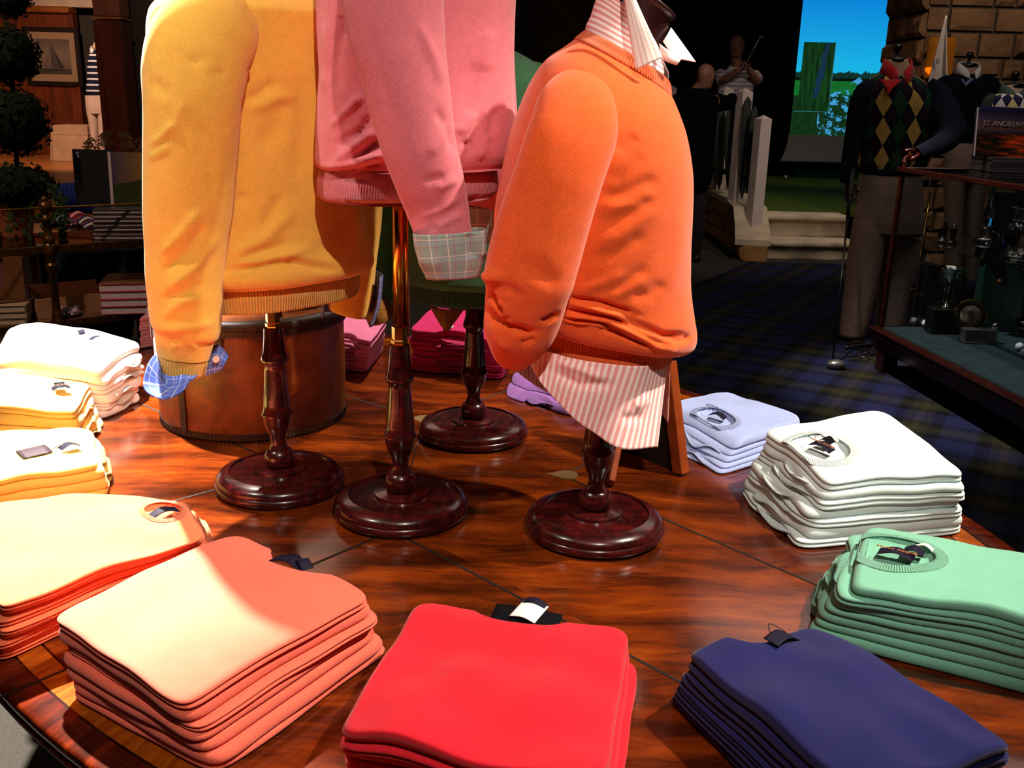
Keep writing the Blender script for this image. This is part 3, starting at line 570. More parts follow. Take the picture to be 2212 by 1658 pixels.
S_tail = stripe_mat('pink_stripe_tail', 'fbe6e4', 'e58c8c', .0098, .5)
S_coll = stripe_mat('pink_stripe_collar', 'fbeeee', 'e07d7d', .0096, .46, 1)
S_leaf = stripe_mat('pink_stripe_leaf', 'fdf6f2', 'efc8c0', .0092, .42, 1)
A = [(1130, 752, 1.44), (1160, 752, 1.41), (1230, 772, 1.385), (1310, 785, 1.375), (1390, 790, 1.385), (1442, 776, 1.44)]
B = [(1138, 770, 1.44), (1158, 808, 1.40), (1205, 868, 1.375), (1270, 928, 1.36), (1335, 966, 1.355), (1420, 964, 1.38)]
P = strip(A, B, 90, 40)
m = np.linspace(0, 1, 40)[:, None]; n = np.linspace(0, 1, 90)[None]
P[..., 1] += .006*np.sin(n*9+m*2)*m + .004*np.sin(n*21)*m*m
P = sculpt(P, [([(1200, 780), (1260, 800), (1310, 820)], 9, .006), ([(1190, 800), (1250, 830), (1330, 830)], 10, -.006), ([(1370, 880), (1400, 860)], 12, .004), ([(1340, 905), (1390, 900)], 10, -.004)], False)
arc = np.concatenate([[0], np.cumsum(np.linalg.norm(np.diff(P[25], axis=0), axis=1))])
g = G(); g.grid(P, uv=(arc, np.linspace(0, .14, 40))); shirt = solidify(g.build('shirt_tail', S_tail, org, label='pink and white striped shirt tail'), .0016)
P = strip([(1116, 775, 1.52), (1180, 745, 1.58), (1320, 740, 1.60), (1400, 755, 1.58), (1448, 770, 1.50)], [(1112, 800, 1.53), (1190, 850, 1.58), (1320, 885, 1.60), (1410, 880, 1.57), (1443, 912, 1.50)], 60, 18)
g = G(); g.grid(P); solidify(g.build('shirt_tail', S_tail, org, label='back tail of the striped shirt'), .0016)
# shirt neck, collar leaves and the dark neck block
cr_ = [prow((1262, 74), (1440, 180), .062, Y0, 2.1), prow((1265, 60), (1444, 165), .060, Y0, 2.1), prow((1275, 36), (1436, 140), .055, Y0, 2.1), prow((1284, 8), (1428, 118), .052, Y0, 2.1), prow((1294, -22), (1408, 70), .05, Y0, 2.1)]
P = torso_grid(cr_, 30, 100); g = G(); g.grid(P, True, uv=(np.linspace(0, .4, 101), np.linspace(0, .085, 30))); g.build('shirt_neck', S_coll, org, label='pink striped shirt neck')
P = torso_grid([prow((1318, 60), (1424, 108), .036, Y0, 2.2), prow((1346, -2), (1440, 70), .040, Y0, 2.2), prow((1352, -22), (1450, 46), .043, Y0, 2.2), prow((1356, -24), (1457, 42), .046, Y0, 2.2), prow((1359, -33), (1457, 36), .046, Y0, 2.2), prow((1400, -2), (1412, 6), .006, Y0, 2.2)], 30, 56)
g = G(); g.grid(P, True, capa=True, capb=True); g.build('neck_block', plain('dark_walnut_cap', '2c1010', .35), org, label='dark wooden neck block')
def leaf(front, back, bul, mat, name='collar_leaf'):
    P = strip(front, back, 20, 14, bul); ar = np.linspace(0, np.linalg.norm(P[5, -1]-P[5, 0]), 20)
    P[..., 2] += 0; g = G(); g.grid(P, uv=(np.linspace(0, .05, 20), np.linspace(0, .05, 14))); return solidify(g.build(name, mat, org), .0018)
leaf([(1346, -24, 1.44), (1358, 60, 1.415), (1373, 151, 1.40)], [(1364, -22, 1.43), (1398, 54, 1.405), (1431, 124, 1.40)], .004, S_leaf)
leaf([(1449, 60, 1.49), (1478, 100, 1.48), (1502, 134, 1.48)], [(1432, 90, 1.475), (1448, 112, 1.465), (1470, 128, 1.46)], .004, S_leaf)
P = strip([(1424, 94, 1.455), (1445, 110, 1.445), (1472, 126, 1.45)], [(1428, 122, 1.452), (1442, 134, 1.443), (1462, 140, 1.447)], 16, 8, .003)
g = G(); g.grid(P); solidify(g.build('collar_band', S_leaf, org), .002)
for nm, pts in (('shoulder_seam', [(1252, 92, 1.432), (1225, 118, 1.41), (1200, 150, 1.40), (1186, 180, 1.395)]),):
    pass
# ------------------------------------------------------------------ folded sweaters
M_labelnavy = plain('navy_label', '120d26', .7, 0, .2); M_gold = plain('gold_thread', 'b06a34', .5); M_cord = plain('dark_cord', '121018', .6); M_white = plain('white_card', 'f4f2f0', .6)
M_labelin = plain('dark_neck_tape', '0a080e', .8, 0, .1)
ORD = ['topmost', 'second', 'third', 'fourth', 'fifth', 'sixth', 'seventh', 'eighth', 'ninth', 'tenth']
def sq(U, V, p=13.0):
    r = np.maximum(np.abs(U), np.abs(V)); d = (np.abs(U)**p+np.abs(V)**p)**(1/p)+1e-9
    return U*r/d, V*r/d
class Stack:
    def __init__(s, colour, where, n, H, top, bot=None, drop=.12, spread=.02, hexc='ffffff', seed=1, neck='ring', lobes=2, fray=.0, wav=.004, puff=.0, noring=False):
        s.n, s.H, s.drop, s.seed, s.neck, s.lobes, s.fray, s.wav = n, H, drop, seed, neck, lobes, fray, wav
        s.colour, s.where = colour, where
        zt = TZ+H*(1-drop)
        T = np.array([pz(x, y, zt)[:2] for x, y in top]); c = T.mean(0)
        B = c+(T-c)*(1+spread) if bot is None else np.array([pz(x, y, TZ+.012)[:2] for x, y in bot])
        s.T, s.B, s.c = T, B, c
        s.mat = knit(colour.replace(' ', '_')+'_wool', hexc, .05, sheen=.15); s.rib = knit(colour.replace(' ', '_')+'_rib', hexc, .05, .8, .004, sheen=.15)
        s.r = random.Random(seed); s.jit = [(s.r.uniform(-.035, .035), s.r.uniform(-.035, .035), s.r.uniform(-.018, .018)) for _ in range(n)]
        w = [s.r.uniform(.75, 1.3) for _ in range(n)]; c_ = np.concatenate([[0], np.cumsum(w)])/sum(w); s.sb = c_
        s.lob = [lobes if s.r.random() < .55 else 3-lobes for _ in range(n)] if lobes in (1, 2) else [lobes]*n
    def pos(s, U, V, sv, layer, dz=0.0):
        """U along the neck edge, V from neck (-1) to fold (+1), sv height 0-1"""
        U, V = np.broadcast_arrays(np.asarray(U, float), np.asarray(V, float)); sv = np.broadcast_to(np.asarray(sv, float), U.shape)
        jx, jy, jr = s.jit[layer]; U, V = U+jx-V*jr, V+jy+U*jr
        a = (U+1)/2; b = (V+1)/2
        def bil(Q): return (Q[0]*((1-a)*(1-b))[..., None]+Q[1]*(a*(1-b))[..., None]+Q[2]*(a*b)[..., None]+Q[3]*((1-a)*b)[..., None])
        k = (np.clip(sv, 0, 1)**1.0)[..., None]; xy = bil(s.B)*(1-k)+bil(s.T)*k
        dr = s.drop*(np.abs(U)**3.0*.5+np.abs(V)**3.0*.5)*1.0
        z = TZ+.0016+s.H*sv*(1-dr)
        sd = s.seed*7.3
        w = np.array([noise.noise(Vector((u*1.7+sd, v*1.7, 1.3))) for u, v in zip(U.ravel(), V.ravel())]).reshape(U.shape)
        z = z + s.wav*w*sv*np.clip(sv*2, 0, 1)*1.6 + dz
        return np.concatenate([xy, z[..., None]], -1)
    def slab(s, i, K=30, top=False):
        n = s.n; layer = i; s0 = s.sb[i]; ds = s.sb[i+1]-s0; s1 = s0+ds*.96; g = G(); sd = s.seed*3.1+i*5.7
        t = np.linspace(-1, 1, K); t = np.sign(t)*np.abs(t)**.82
        UU, VV = np.meshgrid(t, t, indexing='xy')
        e = .05 if top else .04
        def warp(U, V, edge):
            """edge outline: wavy fold lines, and the notch where the neckline dips"""
            U2, V2 = sq(U, V); r = np.maximum(np.abs(U), np.abs(V))
            wob = np.array([noise.noise(Vector((u*1.6+sd, v*1.6, i*.7))) for u, v in zip(U2.ravel(), V2.ravel())]).reshape(U2.shape)
            k = 1+.022*wob*r**4
            U2, V2 = U2*k, V2*k
            if s.neck == 'notch' and True:
                dep = .20 if top else .14
                V2 = V2 + dep*np.clip(1-(U2/.42)**2, 0, 1)**.7*np.clip(-V2, 0, 1)**2
            if s.fray and not top:
                V2 = V2 - s.fray*(.5+.5*np.sin(U2*5+i*2.1))*np.clip(-V2, 0, 1)**6
            return U2, V2
        rows = []
        # top face
        U2, V2 = warp(UU*(1-e), VV*(1-e), False)
        topP = s.pos(U2, V2, np.full(U2.shape, s1), layer)
        if top and s.neck == 'ring':
            rr = np.sqrt(((U2-s.nu)/s.na)**2+((V2-s.nv)/s.nb)**2)
            topP[..., 2] -= s.H*ds*.55*np.clip((1.0-rr)/.10, 0, 1)
        g.grid(topP)
        # rim
        q = list(range(K)); border = [(0, j) for j in q]+[(i_, K-1) for i_ in q[1:]]+[(K-1, j) for j in q[::-1][1:]]+[(i_, 0) for i_ in q[::-1][1:-1]]
        bu = np.array([UU[a, b] for a, b in border]); bv = np.array([VV[a, b] for a, b in border])
        rim = []; L = s.lob[i]; N = 12*L
        for k in range(N+1):
            f = k/N; ph = (f*L) % 1.0 if k < N else 1.0; lob = min(int(f*L), L-1)
            a = PI*(f*L-lob); sin_, cos_ = math.sin(a), math.cos(a)
            inset = e*(1-sin_) if L == 1 else e*(1-sin_*(1 if lob == 0 else .93))
            inset = min(inset, e*.8) if 0 < k < N else e
            sv = s1-(s1-s0)*((lob+(1-cos_)/2)/L)
            u2, v2 = warp(bu*(1-inset), bv*(1-inset), True)
            P = s.pos(u2, v2, np.full(u2.shape, sv), layer)
            rim.append(P)
        g.grid(np.array(rim), True, flip=True)
        U2, V2 = warp(UU*(1-e), VV*(1-e), False)
        g.grid(s.pos(U2, V2, np.full(U2.shape, s0), layer), flip=True)
        return g
    def label(s, i):
        k = s.n-1-i
        if k == 0: return 'topmost folded %s sweater %s' % (s.colour, s.where)
        if i == 0: return 'bottom %s sweater of the pile %s' % (s.colour, s.where)
        return '%s %s sweater from the top, in the pile %s' % (ORD[k], s.colour, s.where)
    def build(s, nu=0.0, nv=-.62, na=.36, nb=.30, flaps=True, neckside=True):
        s.nu, s.nv, s.na, s.nb = nu, nv, na, nb; s.roots = []
        for i in range(s.n):
            top = i == s.n-1
            c = s.pos(np.array([0.0]), np.array([0.0]), np.array([s.sb[i]]), i)[0]
            root = thing('folded_sweater', s.label(i), 'sweater', c, '%s sweaters in the stack' % s.colour)
            g = s.slab(i, 40 if top else 26, top); g.build('body', s.mat, root)
            if flaps and neckside and not top:
                s.flap(i, root)
            s.roots.append(root)
        return s.roots[-1]
    def flap(s, i, root):
        """ribbed neckband showing at the open end of a sweater lower in the pile"""
        r = s.r; ds = s.sb[i+1]-s.sb[i]; c0 = r.uniform(-.25, .1); w = r.uniform(.4, .55); g = G()
        U = np.linspace(c0-w, c0+w, 50); out = np.linspace(0, 1, 8); ph = r.uniform(0, 6)
        P = []
        for o in out:
            V = -.93-.15*o*(1-.5*((U-c0)/w)**4)-.01*np.sin(U*9+ph)*o
            sv = np.full(U.shape, s.sb[i]+ds*.5)+ds*.28*np.sin(U*6.5+ph)*o - ds*.10*o
            P.append(s.pos(U, V, sv, i))
        g.grid(np.array(P), uv=(np.linspace(0, .12, 50), np.linspace(0, .02, 8))); solidify(g.build('neckband', s.rib, root), .0022)
    def ring(s, root, rmin=.97, rmax=1.22, a0=0.0, a1=2*PI):
        i = s.n-1; th = np.linspace(a0, a1, 120); P = []
        for k, r in enumerate(np.linspace(rmin, rmax+.06, 9)):
            U = s.nu+s.na*r*np.cos(th); V = np.maximum(s.nv+s.nb*r*np.sin(th), -1.02); f = k/8
            P.append(s.pos(U, V, np.full(U.shape, 1-.03/s.n), i, dz=.0016*math.sin(PI*min(f*1.1+.25, 1))+.0002))
        g = G(); u = np.linspace(0, .46, 120); g.grid(np.array(P), uv=(u, np.linspace(0, .02, 9))); solidify(g.build('neckband', s.rib, root), .0012)
    def tagat(s, root, U, V, w, h, rot, dz=.004, text=None, mat=None, curl=.004, part='brand_label', sv=None):
        """small woven label lying in the neck"""
        i = s.n-1; o = s.pos(np.array([U]), np.array([V]), np.array([1.0 if sv is None else sv]), i)[0]
        px_ = s.pos(np.array([U+.01]), np.array([V]), np.array([1.0]), i)[0]-s.pos(np.array([U]), np.array([V]), np.array([1.0]), i)[0]
        ax = px_/np.linalg.norm(px_); up = np.array([0, 0, 1.0]); ay = np.cross(up, ax); ay /= np.linalg.norm(ay)
        x = math.cos(rot)*ax+math.sin(rot)*ay; y = -math.sin(rot)*ax+math.cos(rot)*ay
        o = o+up*dz; m_, n_ = 6, 14; g = G(); P = np.zeros((m_, n_, 3))
        for a in range(m_):
            for b in range(n_):
                fx, fy = b/(n_-1)-.5, a/(m_-1)-.5
                P[a, b] = o+x*w*fx+y*h*fy+up*curl*math.cos(fx*PI*1.5)
        g.grid(P); lb = solidify(g.build(part, mat or M_labelnavy, root), .0009)
        if text:
            textmesh('lettering', text, h*.42, M_gold, lb, o+up*(curl*.98+.001)+y*h*.02, x, y, .0003)
        return o, x, y
    def cordat(s, root, pts, r=.0007):
        i = s.n-1; Q = [s.pos(np.array([u]), np.array([v]), np.array([1.0]), i)[0]+np.array([0, 0, dz]) for u, v, dz in pts]
        g = G(); g.tube(spl(Q, 26), r, 6); g.build('tag_cord', M_cord, root)

# neck edge first (two corners), then the folded edge
st = Stack('coral', 'at the lower left corner', 7, .112, [(508, 1158), (812, 1292), (398, 1532), (108, 1338)], [(520, 1240), (850, 1392), (470, 1668), (150, 1490)], .16, .03, 'e86a55', 3, 'notch', 2)
r = st.build(neckside=False)
st.tagat(r, .02, -.86, .055, .022, .1, .003); st.tagat(r, .16, -.90, .03, .016, -.3, .005, part='size_tab')
st.cordat(r, [(-.1, -.86, .006), (.05, -.93, .012), (.15, -.88, .006)])
st = Stack('red', 'at the front edge', 5, .085, [(900, 1302), (1358, 1366), (1300, 1700), (722, 1590)], [(900, 1360), (1378, 1440), (1335, 1775), (725, 1650)], .06, .02, 'cf1c2c', 5, 'notch', 2, wav=.008)
r = st.build(neckside=False)
st.tagat(r, .06, -.93, .085, .05, 0, -.004, mat=M_labelin, curl=.002, part='neck_tape'); o, x, y = st.tagat(r, .08, -1.0, .034, .045, -.2, .004, mat=M_white, curl=.002, part='price_tag'); st.tagat(r, .1, -1.14, .036, .012, -.2, .006)
st = Stack('navy', 'at lower right', 7, .098, [(1484, 1414), (1750, 1352), (2196, 1612), (1862, 1730)], [(1440, 1490), (1800, 1440), (2200, 1690), (1780, 1830)], .14, .03, '1d1d54', 7, 'notch', 1, wav=.006)
r = st.build(neckside=False)
st.tagat(r, .22, -.80, .05, .020, .35, .004); st.cordat(r, [(.05, -.80, .004), (.2, -.95, .014), (.35, -.86, .008), (.2, -.78, .005)])
st = Stack('sea green', 'behind the navy pile', 7, .110, [(1836, 1268), (1866, 1132), (2320, 1226), (2330, 1358)], [(1748, 1362), (1800, 1220), (2340, 1330), (2310, 1510)], .10, .03, '7cbca2', 9, 'ring', 1, .05)
r = st.build(.05, -.68, .46, .40); st.ring(r)
st.tagat(r, -.02, -.66, .046, .026, 1.45, .002, 'Bobby Jones'); st.tagat(r, .12, -.50, .026, .022, 1.45, .003, part='size_tab'); st.tagat(r, .30, -.40, .03, .008, 1.2, .002, mat=M_white, part='price_tag')
st = Stack('pale mint', 'beside the light blue pile', 7, .128, [(1788, 1040), (1652, 932), (1905, 892), (2088, 1030)], [(1742, 1176), (1592, 1052), (1960, 1020), (2092, 1140)], .10, .03, 'dcecee', 11, 'ring', 2, .06, wav=.005)
r = st.build(-.05, -.66, .46, .42); st.ring(r)
st.tagat(r, -.12, -.66, .040, .022, .6, .003, 'Bobby Jones'); st.tagat(r, .02, -.52, .022, .024, .6, .003, part='size_tab', mat=M_labelin); st.tagat(r, .12, -.46, .04, .012, 1.0, .002, mat=M_white, part='price_tag')
st.cordat(r, [(.0, -.66, .004), (.15, -.74, .008), (.2, -.55, .006), (.05, -.52, .004)])
st = Stack('light blue', 'behind the mint pile', 3, .062, [(1600, 952), (1440, 868), (1570, 846), (1732, 900)], [(1560, 1016), (1440, 955), (1600, 925), (1740, 960)], .10, .02, 'a6b4e6', 13, 'ring', 2, .04)
r = st.build(-.1, -.68, .42, .38); st.ring(r)
st.tagat(r, -.1, -.62, .034, .02, .5, .003); st.cordat(r, [(-.1, -.55, .004), (.2, -.62, .01), (.3, -.45, .006), (.1, -.4, .004)])
st = Stack('purple', 'behind the striped shirt', 2, .036, [(1240, 868), (1098, 806), (1200, 778), (1350, 840)], [(1238, 890), (1090, 846), (1195, 818), (1345, 868)], .1, .02, '8a5aa0', 15, 'notch', 2, .06, wav=.006)
r = st.build()
st.cordat(r, [(-.2, -.7, .004), (0, -.85, .01), (.3, -.75, .008)])
st = Stack('magenta', 'under the green bust', 8, .120, [(1082, 742), (882, 712), (935, 664), (1100, 690)], [(1088, 812), (884, 792), (940, 745), (1110, 770)], .08, .02, 'd01f66', 17, 'notch', 2, .05)
r = st.build()
st.tagat(r, .2, -.7, .02, .03, .2, .003, mat=M_white, part='price_tag')
st = Stack('rose pink', 'right of the hat box', 8, .105, [(802, 742), (700, 716), (752, 664), (838, 690)], [(792, 796), (690, 790), (750, 740), (828, 752)], .06, .02, 'e87aa4', 19, 'notch', 2, .05)
st.build()
st = Stack('blush pink', 'left of the hat box', 6, .100, [(300, 690), (335, 668), (420, 640), (380, 672)], [(300, 745), (335, 735), (420, 700), (380, 730)], .06, .02, 'e58f9a', 21, 'notch', 2, .04)
st.build()
st = Stack('white', 'below the brass shelf rack', 6, .132, [(308, 738), (218, 800), (-20, 772), (40, 700)], [(306, 856), (232, 896), (-30, 880), (30, 800)], .16, .03, 'fbeeea', 23, 'ring', 2, .05, wav=.007)
r = st.build(-.3, -.52, .22, .2)
st.tagat(r, -.35, -.5, .04, .02, -.9, .004); st.tagat(r, -.45, -.2, .016, .014, .4, .004, part='size_tab'); st.cordat(r, [(-.3, -.45, .003), (-.5, -.3, .01), (-.42, -.12, .006)], .001)
st = Stack('butter yellow', 'in front of the white pile', 4, .085, [(194, 823), (160, 896), (-40, 876), (-2, 790)], [(226, 908), (182, 955), (-40, 950), (-2, 868)], .12, .03, 'f4c46c', 25, 'ring', 2, .05)
r = st.build(-.1, -.66, .42, .36)
st.tagat(r, 0, -.55, .035, .024, -1.3, .003, 'Bobby Jones'); st.tagat(r, -.12, -.5, .03, .02, .2, .003, mat=M_labelin, part='size_tab')
st = Stack('lemon', 'at the left frame edge', 4, .068, [(202, 930), (212, 1008), (-50, 1050), (-50, 932)], [(226, 985), (240, 1058), (-60, 1110), (-50, 980)], .10, .03, 'f6dc6c', 27, 'ring', 2, .05)
r = st.build(0, -.66, .42, .36)
st.tagat(r, .1, -.58, .035, .02, -1.2, .003); st.cordat(r, [(.15, -.52, .003), (.1, -.4, .006), (.2, -.25, .003)], .0008)
card_o, cx_, cy_ = st.tagat(r, .15, .02, .042, .05, .3, .004, mat=plain('plum_card', '34242c', .6, 0, .2), curl=.001, part='hang_tag')
st = Stack('peach', 'behind the coral pile', 8, .105, [(392, 1076), (440, 1168), (-10, 1330), (-20, 1080)], [(440, 1110), (470, 1190), (-15, 1430), (-40, 1160)], .14, .03, 'ec7850', 29, 'ring', 1, wav=.006)
r = st.build(-.15, -.72, .34, .20, neckside=False)
st.tagat(r, .0, -.70, .045, .016, -1.3, .003); st.ring(r, .98, 1.2)
# ------------------------------------------------------------------ room shell
def struct(g, name, mat, smooth=False):
    o = g.build(name, mat, None, smooth); o['kind'] = 'structure'; return o
XL, XR, YF, YB, ZC = -9.0, 6.2, -2.6, 17.5, 3.7
def carpetmat():
    t = NT('grey_carpet'); p = t.geo(); f = t.noise(p, 160, 2)
    return t.out(t.mix(f, lin('262420'), lin('423e38')), .95, 0, t.bump(f, .3, .003), .1)
def tartan():
    t = NT('tartan_carpet'); p = t.geo(); q = t.mapv(p, (1, 1, 1), (0, 0, .52)); x, y, z = t.xyz(q)
    def band(c, per, p0, w):
        fr = t.math('FRACT', t.math('MULTIPLY', c, 1/per)); return t.math('LESS_THAN', t.math('ABSOLUTE', t.math('SUBTRACT', fr, p0)), w/2)
    def cols(c):
        k = lin('14151d'); k = t.mix(band(c, .40, .25, .40), k, lin('23264c')); k = t.mix(band(c, .40, .75, .30), k, lin('2c2b1e'))
        k = t.mix(band(c, .40, .75, .08), k, lin('3c3824')); k = t.mix(band(c, .40, .52, .06), k, lin('09090d')); return k
    col = t.mix(.5, cols(x), cols(y)); f = t.noise(p, 240, 2)
    red = t.math('MULTIPLY', band(x, .80, .12, .02), .08); col = t.mix(red, col, lin('6a2a22'))
    col = t.mix(t.math('MULTIPLY', f, .5), col, lin('0c0c12'))
    return t.out(col, .97, 0, t.bump(f, .3, .003), .08)
def flat(name, pts, mat, thick=.004, kind='structure'):
    g = G(); g.poly(pts, thick, (0, 0, 1)); o = g.build(name, mat, None, False)
    if kind: o['kind'] = kind
    return o
g = G(); g.poly([(XL, YF, -.01), (XR, YF, -.01), (XR, YB, -.01), (XL, YB, -.01)], .02, (0, 0, 1)); struct(g, 'floor', carpetmat())
M_dark = varied('dark_paint', '0b0908', '100d0b', 3, .9, spec=.1)
M_ceil = plain('dark_ceiling', '2a2420', .9, 0, .1)
g = G(); g.poly([(XL, YF, ZC), (XR, YF, ZC), (XR, YB, ZC), (XL, YB, ZC)], .04, (0, 0, 1)); struct(g, 'ceiling', M_ceil)
for nm, c, sz in (('wall_back', ((XL+XR)/2, YB, ZC/2), (XR-XL, .1, ZC)), ('wall_front', ((XL+XR)/2, YF, ZC/2), (XR-XL, .1, ZC)), ('wall_left', (XL, (YF+YB)/2, ZC/2), (.1, YB-YF, ZC)), ('wall_right', (XR, (YF+YB)/2, ZC/2), (.1, YB-YF, ZC))):
    g = G(); g.box(c, sz); struct(g, nm, M_dark)
e0 = pz(1622, 566, 0); e1 = pz(1500, 614, 0); dd = (e1-e0)/np.linalg.norm(e1-e0); e2 = e1+dd*5
cp = flat('floor', [(e0[0], e0[1], .003), (e1[0], e1[1], .003), (e2[0], max(e2[1], .5), .003), (.4, YF+.2, .003), (XR-.1, YF+.2, .003), (XR-.1, 9.3, .003)], tartan(), .004)

# ------------------------------------------------------------------ stone building
M_stone = varied('sandstone', '6f4f30', 'a5794a', 3.2, .85, .5, 40, .2); M_stoned = varied('brown_sandstone', '4a3220', '7a5638', 3.0, .85, .5, 40, .2)
M_lime = varied('limestone', 'a3917c', 'c3b19a', 6, .8, .3, 60, .2); M_mort = varied('mortar', '2a2119', '3a2e22', 20, .95)
def stones(g, A, B, z0, z1, depth, rs, rows=(.14, .24), lens=(.18, .5), gap=.014, out=.03):
    """rough-faced blocks between two floor points, each a chamfered block with its own face depth"""
    A = np.array([A[0], A[1], 0.]); B = np.array([B[0], B[1], 0.]); d = B-A; L = np.linalg.norm(d); d /= L; n = np.array([d[1], -d[0], 0])
    z = z0
    while z < z1-.03:
        h = min(rs.uniform(*rows), z1-z); h = h if z1-z-h > .06 else z1-z
        x = -rs.uniform(0, .15)
        while x < L:
            l = rs.uniform(*lens); a0, a1 = max(0, x), min(L, x+l)
            if a1-a0 > .05:
                o = rs.uniform(0, out)
                N = 6; M_ = 5; P = []
                for i in range(M_+1):
                    row = []
                    for j in range(N+1):
                        fu, fv = j/N, i/M_; e = min(fu, 1-fu, fv, 1-fv); k = o*min(1, e*4)**.6 + (.012*noise.noise(Vector((a0*3+fu*3+z, fv*3+a0, o*50)))*min(1, e*5))
                        row.append(A+d*(a0+gap/2+(a1-a0-gap)*fu)+n*(k+.004)+np.array([0, 0, z+gap/2+(h-gap)*fv]))
                    P.append(row)
                g.grid(np.array(P))
                c = A+d*(a0+a1)/2-n*.01+np.array([0, 0, z+h/2]); g.box(c, (a1-a0-gap, .03, h-gap), math.atan2(d[1], d[0]), .004)
            x += l
        z += h
# pillar at the right
pL = py(1966, 300, 8.8); pR = py(2200, 300, 8.8)
g = G(); rs = random.Random(4); stones(g, (pL[0], 8.8), (pR[0], 8.8), 0, ZC-.05, .3, rs, (.17, .26), (.18, .46), .026, .06)
stones(g, (pL[0], 9.7), (pL[0], 8.8), 0, ZC-.05, .3, rs, (.17, .26), (.2, .5), .026, .06)
pil = thing('stone_pillar', 'rough brown sandstone block pillar behind the navy sweater mannequin', 'pillar', ((pL[0]+pR[0])/2, 9.2, 0)); g.build('stone_blocks', M_stoned, pil, False)
g = G(); g.box(((pL[0]+pR[0])/2, 9.27, (ZC-.05)/2), (pR[0]-pL[0]-.02, .9, ZC-.06)); g.build('mortar_core', M_mort, pil, False)
# dim stone wall behind the palm
a = py(1040, 60, 12.0); b = py(1330, 60, 12.0); g = G(); stones(g, (a[0], 12), (b[0], 12), 0, ZC-.05, .3, random.Random(9), (.3, .42), (.45, .9)); g.box(((a[0]+b[0])/2, 12.13, ZC/2-.03), (b[0]-a[0], .2, ZC-.08)); struct(g, 'wall_stone', M_stoned)
# stage with turf, steps, low curved wall
stage = thing('turf_stage', 'raised stage with putting turf and two limestone steps in front of the big screen', 'stage', (3.6, 9.5, 0))
z1, z2 = .175, .39; sx0 = 2.47; sx1 = XR-.1; sxp = pL[0]-.12
def rough_step(y0, y1, za, zb, name):
    g = G(); n = 70; prof = [(y0+.03, za), (y0+.02, za+.02), (y0+.028, zb-.055), (y0-.012, zb-.05), (y0-.015, zb-.008), (y0-.005, zb), (y1, zb)]
    P = []
    for k, (yy, zz) in enumerate(prof):
        P.append([(x, yy+(.02*noise.noise(Vector((x*5, zz*9, k*.3))) if k < 6 else 0), zz) for x in np.linspace(sx0, sxp, n)])
    g.grid(np.array(P), flip=True); g.build(name, M_lime, stage)
rough_step(9.42, 9.80, 0, z1, 'step'); rough_step(9.78, 10.14, z1, z2, 'step')
def turfmat():
    t = NT('putting_turf'); p = t.geo(); f = t.noise(p, 300, 2); f2 = t.noise(p, 2, 2); c = t.mix(f, lin('2c3c12'), lin('5b7026')); return t.out(c, .95, 0, t.bump(f, .4, .004), .1)
# low wall following the side of the stage
lw = thing('stone_wall', 'low curved rubble wall with pale limestone cap carrying white posts', 'low wall', (2.0, 10, 0))
wpts = [pz(1600, 563, 0)[:2], pz(1597, 556, 0)[:2], pz(1590, 550, 0)[:2], pz(1574, 536, 0)[:2], pz(1556, 522, 0)[:2], pz(1536, 510, 0)[:2], pz(1515, 499, 0)[:2], pz(1480, 486, 0)[:2], pz(1400, 470, 0)[:2]]
wz = [.15, .26, .42, .45, .46, .46, .46, .46, .46]
g = G(); rs = random.Random(6); cap = G()
ws = np.c_[wpts, wz]
for i in range(8):
    stones(g, ws[i+1][:2], ws[i][:2], 0, (ws[i][2]+ws[i+1][2])/2, .2, rs, (.10, .19), (.12, .30), .016, .035)
    A = np.array([ws[i][0], ws[i][1], 0]); B = np.array([ws[i+1][0], ws[i+1][1], 0]); d = (B-A)/np.linalg.norm(B-A); n = np.array([d[1], -d[0], 0])
    za, zb = ws[i][2], ws[i+1][2]
    Q = [A-n*.07, B-n*.07, B+n*.26, A+n*.26]; zz = [za, zb, zb, za]
    lo = [np.array([q[0], q[1], z]) for q, z in zip(Q, zz)]; hi = [q+np.array([0, 0, .055]) for q in lo]
    cap.add(lo+hi, [(3, 2, 1, 0), (4, 5, 6, 7), (0, 1, 5, 4), (1, 2, 6, 5), (2, 3, 7, 6), (3, 0, 4, 7)])
    low = [q-np.array([0, 0, q[2]-.002]) for q in [A+n*.02, B+n*.02, B+n*.24, A+n*.24]]; hi2 = [np.array([q[0], q[1], z]) for q, z in zip(low, zz)]
    g.add(low+hi2, [(3, 2, 1, 0), (4, 5, 6, 7), (0, 1, 5, 4), (1, 2, 6, 5), (2, 3, 7, 6), (3, 0, 4, 7)])
inn = [(ws[i][0], ws[i][1]) for i in range(9)]; dn = [np.array([inn[min(i+1, 8)][0]-inn[max(i-1, 0)][0], inn[min(i+1, 8)][1]-inn[max(i-1, 0)][1]]) for i in range(9)]
tl = [np.array(inn[i])+np.array([dn[i][1], -dn[i][0]])/np.linalg.norm(dn[i])*.36 for i in range(9)]; tl = [q for q in tl if q[1] > 10.16]
TP = [(sx0, 10.12), (sx1, 10.12), (sx1, 16.9), (tl[-1][0], 16.9)]+[tuple(q) for q in tl[::-1]]
gt = G(); gt.poly([(x, y, z2-.02) for x, y in TP], .04, (0, 0, 1)); gt.build('turf', turfmat(), stage, False)
g.build('rubble', M_stone, lw, False); cap.build('cap', M_lime, lw, False)
pb = pz(1626, 556, 0); g = G(); g.box((pb[0], pb[1]+.12, .065), (.24, .30, .13), .02, .012); g.box((pb[0]-.01, pb[1]+.22, .19), (.20, .28, .10), .02, .01); g.build('plinth', M_lime, lw, False)
M_post = varied('white_painted_wood', 'c4b4ae', 'cdbeb6', 4, .5)
